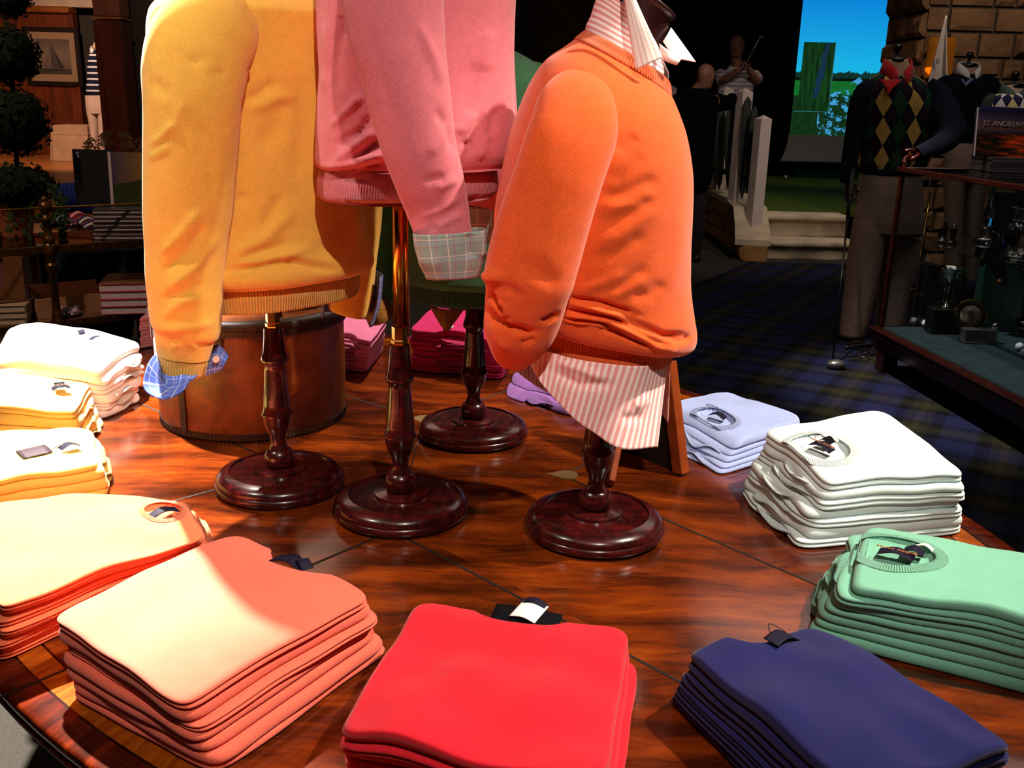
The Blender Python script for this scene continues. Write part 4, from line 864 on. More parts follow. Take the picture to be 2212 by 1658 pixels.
posts = [(py(1621, 530, 9.50), 1.36, 'nearest white square post with pyramid cap, at the foot of the steps', 9.50, (1652, 248)), (py(1586, 434, 10.0), 0, 'second white post from the steps, behind the dark slats', 10.0, (1613, 190)), (py(1552, 410, 10.7), 0, 'third white post from the steps, beside the striped polo golfer', 10.7, (1569, 186)), (py(1428, 400, 11.4), 0, 'farthest white post, half hidden by the orange sweater', 11.4, (1452, 182))]
for p, zt, lb, Yp, tp in posts:
    top = py(tp[0], tp[1], Yp); w = .118; zb = p[2]; zt = top[2]
    x = (p[0]+top[0])/2
    t = thing('railing_post', lb, 'post', (x, Yp, zb), 'white railing posts')
    g = G(); g.box((x, Yp, (zb+zt-.038)/2), (w, w, zt-.038-zb), .35, .004); g.build('shaft', M_post, t, False)
    g = G(); a = .35; c, s_ = math.cos(a), math.sin(a); hw = w*.5
    base = [np.array([x+c*u*hw-s_*v*hw, Yp+s_*u*hw+c*v*hw, zt-.038]) for u, v in ((-1, -1), (1, -1), (1, 1), (-1, 1))]
    g.add(base+[np.array([x, Yp, zt])], [(3, 2, 1, 0), (0, 1, 4), (1, 2, 4), (2, 3, 4), (3, 0, 4)]); g.build('cap', M_post, t, False)
M_slat = plain('dark_green_paint', '101a15', .6)
def slat(a, b, Yp, w, lb):
    A, B = py(a[0], a[1], Yp), py(b[0], b[1], Yp); d = B-A; L = np.linalg.norm(d); d /= L; s = np.array([1.0, 0, 0]); s -= d*(s@d); s /= np.linalg.norm(s)
    o = G(); hw = w/2; pts = [A, A+d*.05+s*hw*.8, A+d*L*.25+s*hw, A+d*L*.6+s*hw, A+d*L*.9+s*hw*.6, B, A+d*L*.9-s*hw*.6, A+d*L*.6-s*hw, A+d*L*.25-s*hw, A+d*.05-s*hw*.8]
    o.poly(pts, .03); return o
rail = thing('railing', 'dark green pointed slats on a rail between the white posts', 'railing', py(1570, 400, 10.2))
for a, b, Yp, w in (((1558, 208), (1553, 410), 10.45, .10), ((1582, 214), (1576, 412), 10.2, .12), ((1616, 208), (1602, 430), 9.85, .085), ((1631, 228), (1613, 415), 9.7, .07), ((1536, 215), (1534, 400), 10.6, .08)):
    slat(a, b, Yp, w, '').build('slat', M_slat, rail, False)
g = G(); g.tube([py(1528, 366, 10.72), py(1580, 372, 10.28), py(1612, 380, 9.8)], .03, 8); g.build('rail', M_slat, rail)

# ------------------------------------------------------------------ projection screen
def screenmat():
    t = NT('projected_golf_course'); u, v = t.uv(); p = t.n('ShaderNodeCombineXYZ', X=u, Y=v, Z=0.0).outputs[0]
    sky = t.ramp(v, [(.46, lin('16b6e8')), (.9, lin('0a86de')), (1.0, lin('0478d6'))])
    tn = t.noise(t.mapv(p, (26, 0, 0)), 1.0, 4, .7); tl = t.math('MULTIPLY_ADD', tn, .11, .375)
    trees = t.mix(t.noise(p, 60, 2), lin('03140c'), lin('12413a')); col = t.mix(t.math('LESS_THAN', v, tl), sky, trees)
    dk = t.math('LESS_THAN', v, .392); col = t.mix(dk, col, lin('03100a'))
    fld = t.mix(t.noise(t.mapv(p, (3, 22, 1)), 1.0, 3), lin('06401a'), lin('17862f')); col = t.mix(t.math('LESS_THAN', v, .372), col, fld)
    dn = t.math('MULTIPLY_ADD', t.noise(t.mapv(p, (5, 0, 0)), 1.0, 3), .08, .235)
    rough = t.mix(t.noise(p, 24, 4), lin('04120a'), lin('14401c')); col = t.mix(t.math('LESS_THAN', v, dn), col, rough)
    wat = t.math('MULTIPLY', t.math('GREATER_THAN', t.noise(p, 14, 5, .75), .535), t.math('MULTIPLY', t.math('LESS_THAN', v, t.math('MULTIPLY_ADD', u, .7, .12)), t.math('GREATER_THAN', u, .165)))
    col = t.mix(t.math('MULTIPLY', wat, t.math('LESS_THAN', u, .42)), col, lin('3f9fd6'))
    t.b.inputs['Emission Strength'].default_value = .95; t.set(t.b.inputs['Emission Color'], col)
    return t.out((.02, .02, .02, 1), .9, 0, None, .05)
def insetmat():
    t = NT('projected_hole_map'); u, v = t.uv(); p = t.n('ShaderNodeCombineXYZ', X=u, Y=v, Z=0.0).outputs[0]
    w = t.noise(t.mapv(p, (9, 2.2, 1), (0, 0, .25)), 1.0, 4, .6); col = t.ramp(w, [(.3, lin('04170d')), (.5, lin('0b3413')), (.7, lin('1a5020'))])
    wx = t.math('SUBTRACT', u, t.math('MULTIPLY_ADD', v, .32, .46)); bl = t.math('LESS_THAN', t.math('ABSOLUTE', t.math('ADD', wx, t.math('MULTIPLY_ADD', t.noise(p, 7, 3), .3, -.15))), .085)
    col = t.mix(t.math('MULTIPLY', bl, t.math('GREATER_THAN', v, .2)), col, lin('10304a'))
    t.b.inputs['Emission Strength'].default_value = .9; t.set(t.b.inputs['Emission Color'], col); return t.out((.02, .02, .02, 1), .9, 0, None, .05)
YS = 15.0; sb = py(1700, 288, YS); x0 = sb[0]; x1 = py(2060, 200, YS)[0]; zb = py(1712, 294, YS)[2]; ztop = py(1735, -40, YS)[2]
scr = thing('projection_screen', 'large golf simulator screen showing blue sky, trees and green fairway', 'screen', ((x0+x1)/2, YS, zb))
xL = py(1735, 0, YS)[0]
g = G(); g.grid(np.array([[(xL+(x1-xL)*j/24, YS, zb+(ztop-zb)*i/20) for j in range(25)] for i in range(21)]), uv=(np.linspace(0, 1, 25), np.linspace(.0, 1.0, 21))); g.build('picture', screenmat(), scr, False)
i0 = py(1722, 240, YS-.02); i1 = py(1806, 92, YS-.02)
g = G(); g.grid(np.array([[(i0[0]+(i1[0]-i0[0])*j, YS-.012, i0[2]+(i1[2]-i0[2])*i) for j in (0, 1)] for i in (0, 1)]), uv=([0, 1], [0, 1])); g.build('hole_map', insetmat(), scr, False)
t = NT('map_outline'); t.b.inputs['Emission Strength'].default_value = .5; t.b.inputs['Emission Color'].default_value = lin('3f8f9f'); M_outl = t.out((0, 0, 0, 1))
g = G(); g.tube([(i1[0], YS-.016, i1[2]), (i1[0], YS-.016, i0[2]), (i0[0]-.05, YS-.016, i0[2])], .006, 4); g.build('map_outline', M_outl, scr, False)
M_cloth = plain('grey_screen_cloth', '8a847e', .9, 0, .1)
zc = py(1700, 350, YS)[2]; P = []
for k in np.linspace(0, 1, 14):
    P.append([(xL-.12*k*k-.02+(x1-xL)*j/20, YS-.02-.12*k*k, zb+.02+(zc-zb)*k) for j in range(21)])
g = G(); g.grid(np.array(P)); solidify(g.build('screen_cloth', M_cloth, scr), .006)
t = NT('screen_lettering'); t.b.inputs['Emission Strength'].default_value = .25; t.b.inputs['Emission Color'].default_value = lin('04457f'); M_slet = t.out((0, 0, 0, 1))
bb = thing('golf_ball', 'white golf ball lying on the stage turf', 'golf ball', pz(1697, 385, z2))
g = G(); q = pz(1697, 385, z2); g.sphere((q[0], q[1], z2+.0225), .0225, 14); g.build('shell', plain('ball_white', 'e8e6ea', .4), bb)
# black masking drapes around the stage
for nm, px0, px1, Yd in (('stage_curtain', 1345, 1738, 15.2),):
    q0, q1 = py(px0, 200, Yd), py(px1, 200, Yd); g = G(); P = []
    for z in (z2+.02, 1.2, 2.2, ZC-.05): P.append([(q0[0]+(q1[0]-q0[0])*k/120, Yd+.05*math.sin(k*.9), z) for k in range(121)])
    g.grid(np.array(P)); o = solidify(g.build(nm, plain('black_drape', '050505', .95, 0, .05), None), .01); tag(o, 'black masking drape hanging left of the projection screen', 'curtain')

# ------------------------------------------------------------------ full mannequins
M_hand = plain('lacquered_red_wood', '3f0d08', .22, 0, .6); M_blackwood = plain('black_lacquer', '0c0a0b', .25, 0, .5)
M_skinform = varied('linen_form', 'a98468', 'b8947a', 30, .8)
def argyle(name, cols, bg, w, h, redl=True):
    t = NT(name); u, v = t.uv(); a = t.math('ADD', t.math('MULTIPLY', u, 1/w), t.math('MULTIPLY', v, 1/h)); b = t.math('SUBTRACT', t.math('MULTIPLY', u, 1/w), t.math('MULTIPLY', v, 1/h))
    fa, fb = t.math('FLOOR', a), t.math('FLOOR', b); par = t.math('MODULO', t.math('ADD', t.math('ADD', fa, fb), 100.0), 2.0); par = t.math('LESS_THAN', par, .5)
    colid = t.math('MODULO', t.math('ADD', t.math('MULTIPLY', t.math('ADD', fa, fb), .5), 100.0), 2.0); first = t.math('LESS_THAN', colid, .75)
    c = t.mix(par, lin(bg), t.mix(first, lin(cols[1]), lin(cols[0])))
    if redl:
        l1 = t.math('LESS_THAN', t.math('ABSOLUTE', t.math('SUBTRACT', t.math('FRACT', a), .5)), .02); l2 = t.math('LESS_THAN', t.math('ABSOLUTE', t.math('SUBTRACT', t.math('FRACT', b), .5)), .02)
        c = t.mix(t.math('MULTIPLY', t.math('MAXIMUM', l1, l2), .4), c, lin('7a2030'))
    return t.out(c, .92, 0, t.bump(t.noise(t.geo(), 500, 1), .2, .001), .1)
def bodygrid(rows, Y0, n=56, m=60):
    return torso_grid([prow((l, y), (r_, y+dy), hd, Y0, 2.3) for l, r_, y, dy, hd in rows], m, n)
def hand(g, wrist, palm, tip, thumbdir, s=1.0, curl=.35):
    """palm with four bent fingers of different lengths and a thumb from the side of the palm"""
    w, p, t_ = [np.asarray(q, float) for q in (wrist, palm, tip)]; d = t_-w; d /= np.linalg.norm(d)
    th = np.asarray(thumbdir, float); th -= d*(th@d); th /= np.linalg.norm(th); n = np.cross(d, th)
    L = np.linalg.norm(t_-w)
    g.tube(spl([w, w+d*L*.18, w+d*L*.42, w+d*L*.5], 8), [.026*s, .034*s, .040*s, .036*s], 10) if False else g.tube([w-d*.01*s, w+d*L*.15, w+d*L*.35, w+d*L*.5], [.025*s, .032*s, .038*s, .034*s], 12, flat=.5)
    for k, (off, ln) in enumerate(((.030, .46), (.010, .52), (-.010, .49), (-.028, .40))):
        b = w+d*L*.46+th*off*s; q1 = b+d*L*ln*.45+n*L*curl*.12; q2 = b+d*L*ln*.75+n*L*curl*.42; q3 = b+d*L*ln*.85+n*L*curl*.75
        g.tube(spl([b, q1, q2, q3], 9), np.linspace(.0095, .0068, 9)*s, 8)
    b = w+d*L*.16+th*.03*s; g.tube(spl([b, b+d*L*.16+th*.026*s, b+d*L*.34+th*.030*s+n*L*.1], 8), np.linspace(.012, .0085, 8)*s, 8)
def neckcap(root, c, s, tone=M_blackwood):
    g = G(); g.lathe([(0, -.02), (.058, -.02), (.060, -.012), (.060, .004), (.052, .010), (.014, .012), (.012, .022), (.010, .034), (.012, .040), (.022, .052), (.026, .066), (.022, .080), (.010, .088), (0, .089)], c, 28); g.build('neck_cap', tone, root)
# argyle mannequin beside the case
YA = 6.05
arg = thing('mannequin', 'headless mannequin in argyle sweater, red polo and khaki trousers leaning on the glass case', 'mannequin', pz(1850, 760, 0), 'shop mannequins')
M_navyk = knit('navy_mannequin_knit', '0d0f1d', .08, sheen=0); M_khaki = varied('khaki_twill', '947c70', 'a48c80', 20, .9, spec=.1); M_redp = knit('red_pique', 'a8141c', .05)
M_arg = argyle('argyle_knit', ('b8964f', '143c28'), '10121f', .093, .165)
P = bodygrid([(1903, 1968, 158, 2, .055), (1888, 1985, 166, 4, .075), (1868, 2008, 182, 8, .10), (1857, 2026, 200, 8, .115), (1856, 2028, 230, 4, .12), (1857, 2020, 280, 2, .12), (1857, 2012, 330, 2, .12), (1857, 2002, 352, 3, .12), (1860, 1990, 366, 3, .115)], YA, 72, 60)
cen = P.mean(1); th = np.linspace(0, 1, 73); cxm = P[30].mean(0)[0]
g = G(); uu = np.concatenate([[0], np.cumsum(np.linalg.norm(np.roll(P[30], -1, 0)-P[30], axis=1))]); j0 = int(np.argmin([abs(q[0]-py(1912, 260, YA-.12)[0])+(0 if q[1] < YA else 9) for q in P[30]])); uu = uu-uu[j0]+.0465
vv = P[:, :, 2].mean(1)-py(1915, 252, YA-.12)[2]+.0825; g.grid(P, True, uv=(uu, vv)); sw = g.build('argyle_sweater', M_arg, arg)
P = bodygrid([(1858, 1992, 363, 3, .116), (1857, 1992, 372, 3, .118), (1862, 1985, 378, 3, .11)], YA, 60, 12); g = G(); g.grid(P, True); g.build('waistband', M_navyk, sw)
g = G(); P = sleeve_grid([(1888, 185, YA-.02, 30), (1868, 198, YA-.03, 42), (1853, 235, YA-.03, 40), (1844, 290, YA-.04, 36), (1836, 340, YA-.06, 34), (1830, 380, YA-.08, 30), (1829, 394, YA-.08, 26)], .85, 40, 24); g.grid(P, True); g.build('sleeve', M_navyk, sw)
g = G(); P = sleeve_grid([(2000, 186, YA-.02, 40), (2022, 205, YA-.04, 56), (2040, 240, YA-.12, 58), (2055, 268, YA-.22, 56), (2054, 290, YA-.34, 52), (2030, 312, YA-.50, 44), (1998, 326, YA-.58, 36), (1980, 334, YA-.61, 32)], .85, 50, 28); g.grid(P, True); g.build('sleeve', M_navyk, sw)
g = G(); hand(g, py(1830, 392, YA-.08), py(1832, 408, YA-.08), py(1836, 444, YA-.10), (1, 0, 0), .95, .5); h_ = g.build('hand', M_hand, arg, label='dark red wooden hand holding the club')
g = G(); hand(g, py(1985, 331, YA-.60), py(1965, 338, YA-.61), py(1940, 360, YA-.62), (0, -.3, 1), .95, -.4); g.build('hand', M_hand, arg, label='dark red wooden hand resting on the case')
P = bodygrid([(1914, 1960, 128, 0, .055), (1908, 1966, 150, 2, .062), (1900, 1972, 172, 4, .07)], YA, 40, 16); g = G(); g.grid(P, True, capa=True); g.build('neck_form', M_skinform, arg)
neckcap(arg, py(1936, 128, YA), 1)
def collar(root, cpx, mat, Yc, w, drop, back, nm='collar'):
    """stand-up polo collar: a band round the neck with two points in front"""
    x, y = cpx; P1 = []; P2 = []
    for k in np.linspace(-1, 1, 41):
        a = k*PI*.93 - PI/2 + PI   # opening in front
        ca, sa = math.cos(a-PI/2+PI/2), math.sin(a)
        ang = PI/2 + k*PI*.92
        ux, uy = math.cos(ang), math.sin(ang)
        fr = abs(k)**3
        P1.append(py(x, y, Yc)+np.array([ux*w, uy*w*.9, back*(1-fr)-.01*fr])); P2.append(py(x, y, Yc)+np.array([ux*w*(1.32-.1*fr), uy*w*1.15-.02*fr, -drop*.25-drop*.75*fr+back*.2*(1-fr)]))
    g = G(); g.grid(np.array([P1, list(np.array(P1)*.5+np.array(P2)*.5+np.array([0, 0, .01])), P2])); return solidify(g.build(nm, mat, root), .006)
po = collar(arg, (1938, 150), M_redp, YA, .075, .10, .07)
P = strip([(1900, 172, YA-.10), (1915, 190, YA-.13), (1916, 204, YA-.14)], [(1950, 172, YA-.10), (1930, 190, YA-.13), (1918, 205, YA-.14)], 10, 6); g = G(); g.grid(P); solidify(g.build('polo_placket', M_redp, arg), .004)
def leg(rows, Yl, mat, root, nm='trouser_leg', hd=.10):
    P = torso_grid([prow((l, y), (r_, y), h, Yl, 2.2) for l, r_, y, h in rows], 50, 40); P = sculpt(P, [([((rows[1][0]+rows[1][1])/2, rows[1][2]), ((rows[-1][0]+rows[-1][1])/2, rows[-1][2])], 3, .004)])
    g = G(); g.grid(P, True); return g.build(nm, mat, root)
P = bodygrid([(1858, 1990, 366, 2, .11), (1854, 1992, 420, 2, .12), (1846, 1994, 470, 2, .12), (1843, 1993, 500, 2, .11)], YA, 56, 24); g = G(); g.grid(P, True); tr = g.build('trousers', M_khaki, arg)
leg([(1846, 1918, 470, .10), (1841, 1914, 500, .105), (1832, 1904, 560, .10), (1824, 1888, 640, .092), (1815, 1866, 724, .085), (1818, 1862, 726, .07)], YA, M_khaki, tr)
leg([(1916, 1994, 470, .10), (1906, 1992, 510, .105), (1903, 1982, 560, .10), (1897, 1964, 630, .092), (1893, 1948, 704, .085), (1897, 1942, 706, .07)], YA+.08, M_khaki, tr)
bc = pz(1858, 756, 0)
g = G(); g.lathe([(0, .004), (.17, .004), (.175, .010), (.16, .02), (.03, .026), (.02, .05), (.016, .12), (.014, .45), (0, .45)], (bc[0]+.12, bc[1]+.05, 0), 40); g.build('stand_base', M_blackwood, arg, angle=40)
g = G(); q = [pz(1826, 752, .06), pz(1850, 747, .07), pz(1878, 746, .07), pz(1890, 750, .05)]; g.tube(spl(q, 14), .012, 8); g.build('stand_foot', M_blackwood, arg)
g = G(); q0 = pz(1868, 766, .03); g.tube([pz(1887, 751, .09), pz(1876, 763, .04)], .005, 6); P = [pz(1856, 767, .03), pz(1866, 771, .03), pz(1877, 766, .034), pz(1868, 762, .034)]; g.tube(spl(P+[P[0]], 20), .004, 6); g.build('foot_spike', M_silver, arg, label='silver metal foot fitting')
# golf club held by the hand
gc = thing('golf_club', 'golf driver with grey head standing on the tartan carpet in the mannequin hand', 'golf club', pz(1803, 786, 0))
a0, a1 = py(1842, 366, YA-.10), pz(1799, 776, .04); g = G(); g.tube([a0, a0+(a1-a0)*.27], [.014, .011], 10); g.build('grip', plain('club_grip', '120e0e', .7), gc)
g = G(); g.tube([a0+(a1-a0)*.27, a1], [.0065, .0055], 8); g.build('shaft', plain('club_shaft', '1a1616', .3, .6), gc)
g = G(); c0 = pz(1806, 787, .03); P = []
for k in range(9):
    f = k/8; P.append((f, .031*math.sin(PI*(.12+.80*f))**.6))
g.sphere(c0, 1.0, 20, scale=(.055, .042, .030)); g.build('club_head', plain('club_steel', '8d8a88', .28, .8), gc)
# navy v-neck mannequin behind
YN = 7.3
nav = thing('mannequin', 'headless mannequin in navy v-neck sweater over white collared shirt before the stone pillar', 'mannequin', (py(2085, 300, YN)[0], YN, 0), 'shop mannequins')
P = bodygrid([(2056, 2122, 160, 0, .06), (2042, 2132, 168, 2, .09), (2030, 2142, 180, 4, .11), (2024, 2148, 200, 3, .12), (2028, 2136, 240, 2, .12), (2034, 2126, 290, 2, .12), (2040, 2124, 306, 2, .115)], YN, 52, 40); g = G(); g.grid(P, True); sw = g.build('sweater', M_navyk, nav)
for rows in ([(2052, 174, YN, 30), (2034, 190, YN, 38), (2024, 230, YN, 34), (2018, 280, YN, 28), (2020, 300, YN, 22)], [(2120, 174, YN, 30), (2140, 190, YN, 40), (2150, 215, YN, 34), (2156, 260, YN, 28), (2158, 300, YN, 22)]):
    g = G(); g.grid(sleeve_grid(rows, .85, 30, 20), True); g.build('sleeve', M_navyk, sw)
P = bodygrid([(2076, 2108, 142, 0, .055), (2074, 2110, 156, 0, .06), (2070, 2114, 170, 0, .06)], YN, 30, 10); g = G(); g.grid(P, True, capa=True); g.build('neck_form', M_skinform, nav); neckcap(nav, py(2092, 140, YN), 1)
M_whshirt = plain('white_shirt', 'd8cccb', .8)
collar(nav, (2092, 152), M_whshirt, YN, .07, .08, .06)
g = G(); P = strip([(2076, 172, YN-.14), (2084, 184, YN-.15)], [(2080, 170, YN-.14), (2086, 180, YN-.15)], 6, 3); g.grid(P); P = strip([(2086, 188, YN-.155), (2104, 171, YN-.14)], [(2084, 180, YN-.155), (2098, 168, YN-.14)], 6, 3); g.grid(P); solidify(g.build('neck_trim', plain('pale_blue_trim', '6f7bb0', .8), sw), .004)
P = bodygrid([(2040, 2126, 304, 2, .11), (2042, 2126, 340, 2, .12), (2042, 2124, 380, 2, .12)], YN, 40, 14); g = G(); g.grid(P, True); tr = g.build('trousers', M_khaki, nav)
leg([(2042, 2082, 378, .1), (2042, 2080, 460, .09), (2044, 2074, 600, .08)], YN, M_khaki, tr); leg([(2084, 2124, 378, .1), (2084, 2120, 460, .09), (2082, 2112, 600, .08)], YN, M_khaki, tr)
g = G(); q = py(2078, 640, YN); g.lathe([(0, .004), (.17, .004), (.17, .016), (.03, .022), (.018, .05), (.016, .8), (0, .8)], (q[0], YN, 0), 32); g.build('stand_base', M_blackwood, nav)
# third mannequin at the frame edge
YV = 6.7
thr = thing('mannequin', 'headless mannequin in white and navy argyle sweater behind the standing book', 'mannequin', (py(2180, 300, YV)[0], YV, 0), 'shop mannequins')
M_arg2 = argyle('white_argyle', ('e8e4e0', 'e9dc9a'), '2b2a4e', .075, .13, False)
P = bodygrid([(2158, 2214, 202, 0, .06), (2148, 2226, 206, 0, .085), (2138, 2240, 214, 2, .11), (2133, 2246, 235, 2, .12), (2136, 2244, 300, 2, .12), (2138, 2240, 340, 2, .12)], YV, 52, 36); g = G(); g.grid(P, True); sw = g.build('sweater', M_arg2, thr)
g = G(); g.grid(sleeve_grid([(2150, 210, YV, 26), (2138, 222, YV, 32), (2130, 250, YV, 30), (2128, 320, YV, 24)], .85, 24, 20), True); g.build('sleeve', plain('dark_green_sleeve', '2c3a34', .9), sw)
P = bodygrid([(2170, 2206, 184, 0, .055), (2168, 2208, 200, 0, .06), (2166, 2210, 214, 0, .06)], YV, 30, 10); g = G(); g.grid(P, True, capa=True); g.build('neck_form', varied('pale_form', 'c9ab92', 'd4b8a0', 20, .8), thr); neckcap(thr, py(2190, 184, YV), 1)
collar(thr, (2188, 196), plain('sage_collar', '46584c', .85), YV, .066, .07, .05)
P = bodygrid([(2136, 2240, 338, 2, .11), (2138, 2238, 420, 2, .11), (2140, 2236, 520, 2, .1)], YV, 40, 14); g = G(); g.grid(P, True); g.build('trousers', plain('dark_trousers', '1a1a20', .9), thr)
g = G(); q = py(2180, 640, YV); g.lathe([(0, .004), (.17, .004), (.17, .016), (.03, .022), (.018, .05), (.016, .8), (0, .8)], (q[0], YV, 0), 32); g.build('stand_base', M_blackwood, thr)

# golf flag in its brass stand, amber wall light
YFg = 7.9
fl = thing('golf_flag', 'furled white golf flag with navy lettering on a thin pole in brass base', 'flag', (py(1990, 588, YFg)[0], YFg, 0))
f0, f1 = py(2043, 40, YFg), py(1992, 566, YFg)
g = G(); g.tube([f0+np.array([0, 0, .02]), f1], .007, 8); g.tube([f1, f1-np.array([.002, 0, .03])], .012, 8); g.build('pole', plain('flag_pole', 'c9b89a', .5), fl)
P = []
for i in range(26):
    f = i/25; y = 40+(205-40)*f; cxp = 2043-14*f; hw = 2+27*f**1.05
    P.append([py(cxp+hw*math.cos(a)*(1.1 if math.cos(a) < 0 else .65)+0, y+6*f*math.sin(a*2)+(8*f if math.cos(a) > .5 else 0), YFg-.03-.03*f*math.sin(a*3)) for a in np.linspace(PI, 0, 22)])
g = G(); g.grid(np.array(P)); fc = solidify(g.build('flag_cloth', varied('flag_white', '96867f', 'a4948c', 10, .9), fl), .004)
M_navylet = plain('navy_lettering', '23264a', .8)
for sx, sy, st_, dx_ in ((2021, 134, '18', 0),):
    o = py(sx, sy, YFg-.075); textmesh('lettering', st_, .055, M_navylet, fc, o, (.95, -.1, -.5 if sx > 2030 else .15), (.2, 0, 1), .001)
g = G(); q = py(1984, 588, YFg); g.lathe([(0, .005), (.085, .005), (.09, .02), (.08, .035), (.02, .05), (.012, .09), (.010, .80), (0, .80)], (q[0], YFg, 0), 32); g.build('brass_base', M_brass, fl)
am = thing('wall_sconce', 'amber glass wall light fixed to the stone pillar behind the flag', 'wall lamp', py(2038, 125, 8.7))
t = NT('amber_glass'); t.b.inputs['Transmission Weight'].default_value = .7; t.b.inputs['Emission Color'].default_value = lin('b06a10'); t.b.inputs['Emission Strength'].default_value = .06; M_amber = t.out(lin('b8761a'), .25)
q0, q1 = py(2003, 168, 8.62), py(2072, 82, 8.62); c = (q0+q1)/2
g = G(); w_, h_ = q1[0]-q0[0], q1[2]-q0[2]; g.grid(np.array([[c+np.array([w_*.5*math.cos(a), .07-.09*math.sin(a), zz*h_]) for a in np.linspace(PI, 0, 20)] for zz in np.linspace(-.5, .5, 6)])); solidify(g.build('glass_shade', M_amber, am), .008)
g = G(); g.box(c+np.array([0, .12, 0]), (w_*.7, .03, h_*.8), 0, .004); g.build('back_plate', M_brass, am, False)
t = NT('lamp_glow'); t.b.inputs['Emission Color'].default_value = (1, .45, .08, 1); t.b.inputs['Emission Strength'].default_value = 5; M_glow = t.out((0, 0, 0, 1))
g = G(); q = py(2008, 150, 8.68); g.tube([q-np.array([.025, 0, 0]), q+np.array([.04, 0, .0])], .018, 8); g.build('lamp_tube', M_glow, am)

# ------------------------------------------------------------------ glass display case
def glassmat(name, tint=(1, 1, 1, 1), ior=1.45, rough=.0):
    m = bpy.data.materials.new(name); m.use_nodes = True; t = m.node_tree; t.nodes.clear()
    o = t.nodes.new('ShaderNodeOutputMaterial'); mx = t.nodes.new('ShaderNodeMixShader'); tr = t.nodes.new('ShaderNodeBsdfTransparent'); gl = t.nodes.new('ShaderNodeBsdfGlossy'); fr = t.nodes.new('ShaderNodeFresnel')
    fr.inputs[0].default_value = ior; gl.inputs['Roughness'].default_value = rough; tr.inputs[0].default_value = tint
    ge = t.nodes.new('ShaderNodeNewGeometry'); mu = t.nodes.new('ShaderNodeMath'); mu.operation = 'MULTIPLY'; inv = t.nodes.new('ShaderNodeMath'); inv.operation = 'SUBTRACT'; inv.inputs[0].default_value = 1.0; t.links.new(ge.outputs['Backfacing'], inv.inputs[1]); t.links.new(fr.outputs[0], mu.inputs[0]); t.links.new(inv.outputs[0], mu.inputs[1]); t.links.new(mu.outputs[0], mx.inputs[0]); t.links.new(tr.outputs[0], mx.inputs[1]); t.links.new(gl.outputs[0], mx.inputs[2]); t.links.new(mx.outputs[0], o.inputs[0]); return m
M_glass = glassmat('clear_glass', (.93, .95, .95, 1)); tc_ = NT('cut_crystal'); tc_.b.inputs['Transmission Weight'].default_value = 1.0; tc_.b.inputs['IOR'].default_value = 1.55; M_crys = tc_.out((.95, .95, .97, 1), .04, 0, None, .6)
CA = np.array([2.072, 5.36]); ca = np.array([.10, -.995]); cb = np.array([.995, .10]); CL, CW = 1.75, .95
zB = py(1893, 706, CA[1])[2]; zT = py(1968, 361, CA[1])[2]
case = thing('display_case', 'glass museum display case in dark mahogany frame with golf memorabilia inside', 'display case', (*(CA+ca*CL/2+cb*CW/2), 0))
def cpt(u, v, z): q = CA+ca*u+cb*v; return np.array([q[0], q[1], z])
rot = math.atan2(ca[1], ca[0])
M_casew = varied('case_mahogany', '1c0906', '300f09', 20, .22)
def cbox(u0, u1, v0, v1, z0, z1, g, bev=.003): g.box(cpt((u0+u1)/2, (v0+v1)/2, (z0+z1)/2), (u1-u0, v1-v0, z1-z0), rot, bev)
g = G(); cbox(-.04, CL+.04, -.04, CW+.04, zB-.02, zB, g, .008); cbox(-.03, CL+.03, -.03, CW+.03, zB-.05, zB-.021, g, .006); cbox(0, CL, 0, CW, zB-.12, zB-.05, g); g.build('base_moulding', M_casew, case, False)
for u, v in ((.05, .05), (.05, CW-.05), (CL-.05, .05), (CL-.05, CW-.05)):
    g = G(); g.box(cpt(u, v, (zB-.12)/2+.001), (.09, .09, zB-.12), rot, .006); g.build('leg', M_casew, case, False)
g = G(); cbox(.015, CL-.015, .015, CW-.015, zB, zB+.006, g, 0); g.build('cloth_deck', varied('blue_green_plaid_deck', '101c2a', '1a3438', 18, .95), case, False)
zd = zB+.0075
for u, v in ((.012, .012), (.012, CW-.012), (CL-.012, .012), (CL-.012, CW-.012)):
    g = G(); g.box(cpt(u, v, (zB+zT)/2), (.024, .024, zT-zB), rot, .003); g.build('corner_post', M_casew, case, False)
g = G(); cbox(-.01, CL+.01, -.012, .02, zT-.024, zT, g); g.build('top_rail', M_casew, case, False); g = G(); cbox(-.01, CL+.01, CW-.02, CW+.012, zT-.024, zT, g); g.build('top_rail', M_casew, case, False)
for u in (0, CL-.02): g = G(); cbox(u, u+.02, .02, CW-.02, zT-.024, zT, g); g.build('top_rail', M_casew, case, False)
for nm, a in (('glass_pane', (.024, CL-.024, .008, .013, zB+.006, zT-.024)), ('glass_pane', (.024, CL-.024, CW-.013, CW-.008, zB+.006, zT-.024)), ('glass_pane', (.008, .013, .024, CW-.024, zB+.006, zT-.024)), ('glass_top', (.0, CL, .02, CW-.02, zT-.008, zT-.002))):
    g = G(); cbox(*a, g, 0); g.build(nm, M_glass, case, False)
zS = py(1958, 513, CA[1]-.1)[2]
g = G(); cbox(.06, CL-.06, .05, .43, zS-.006, zS, g, 0); g.build('glass_shelf', glassmat('smoky_shelf', (.75, .82, .84, 1)), case, False)
def on(px, pyy, z): q = pz(px, pyy, z); return q
M_ball = NT('dimpled_ball'); vor = M_ball.n('ShaderNodeTexVoronoi'); M_ball.t.links.new(M_ball.geo(), vor.inputs['Vector']); vor.inputs['Scale'].default_value = 280
M_ball = M_ball.out(lin('d9d6e4'), .35, 0, M_ball.bump(vor.outputs[0], .4, .001), .5)
bg = G(); bg.sphere((0, 0, 0), .0214, 18); b0 = bg.build('golf_ball', M_ball)
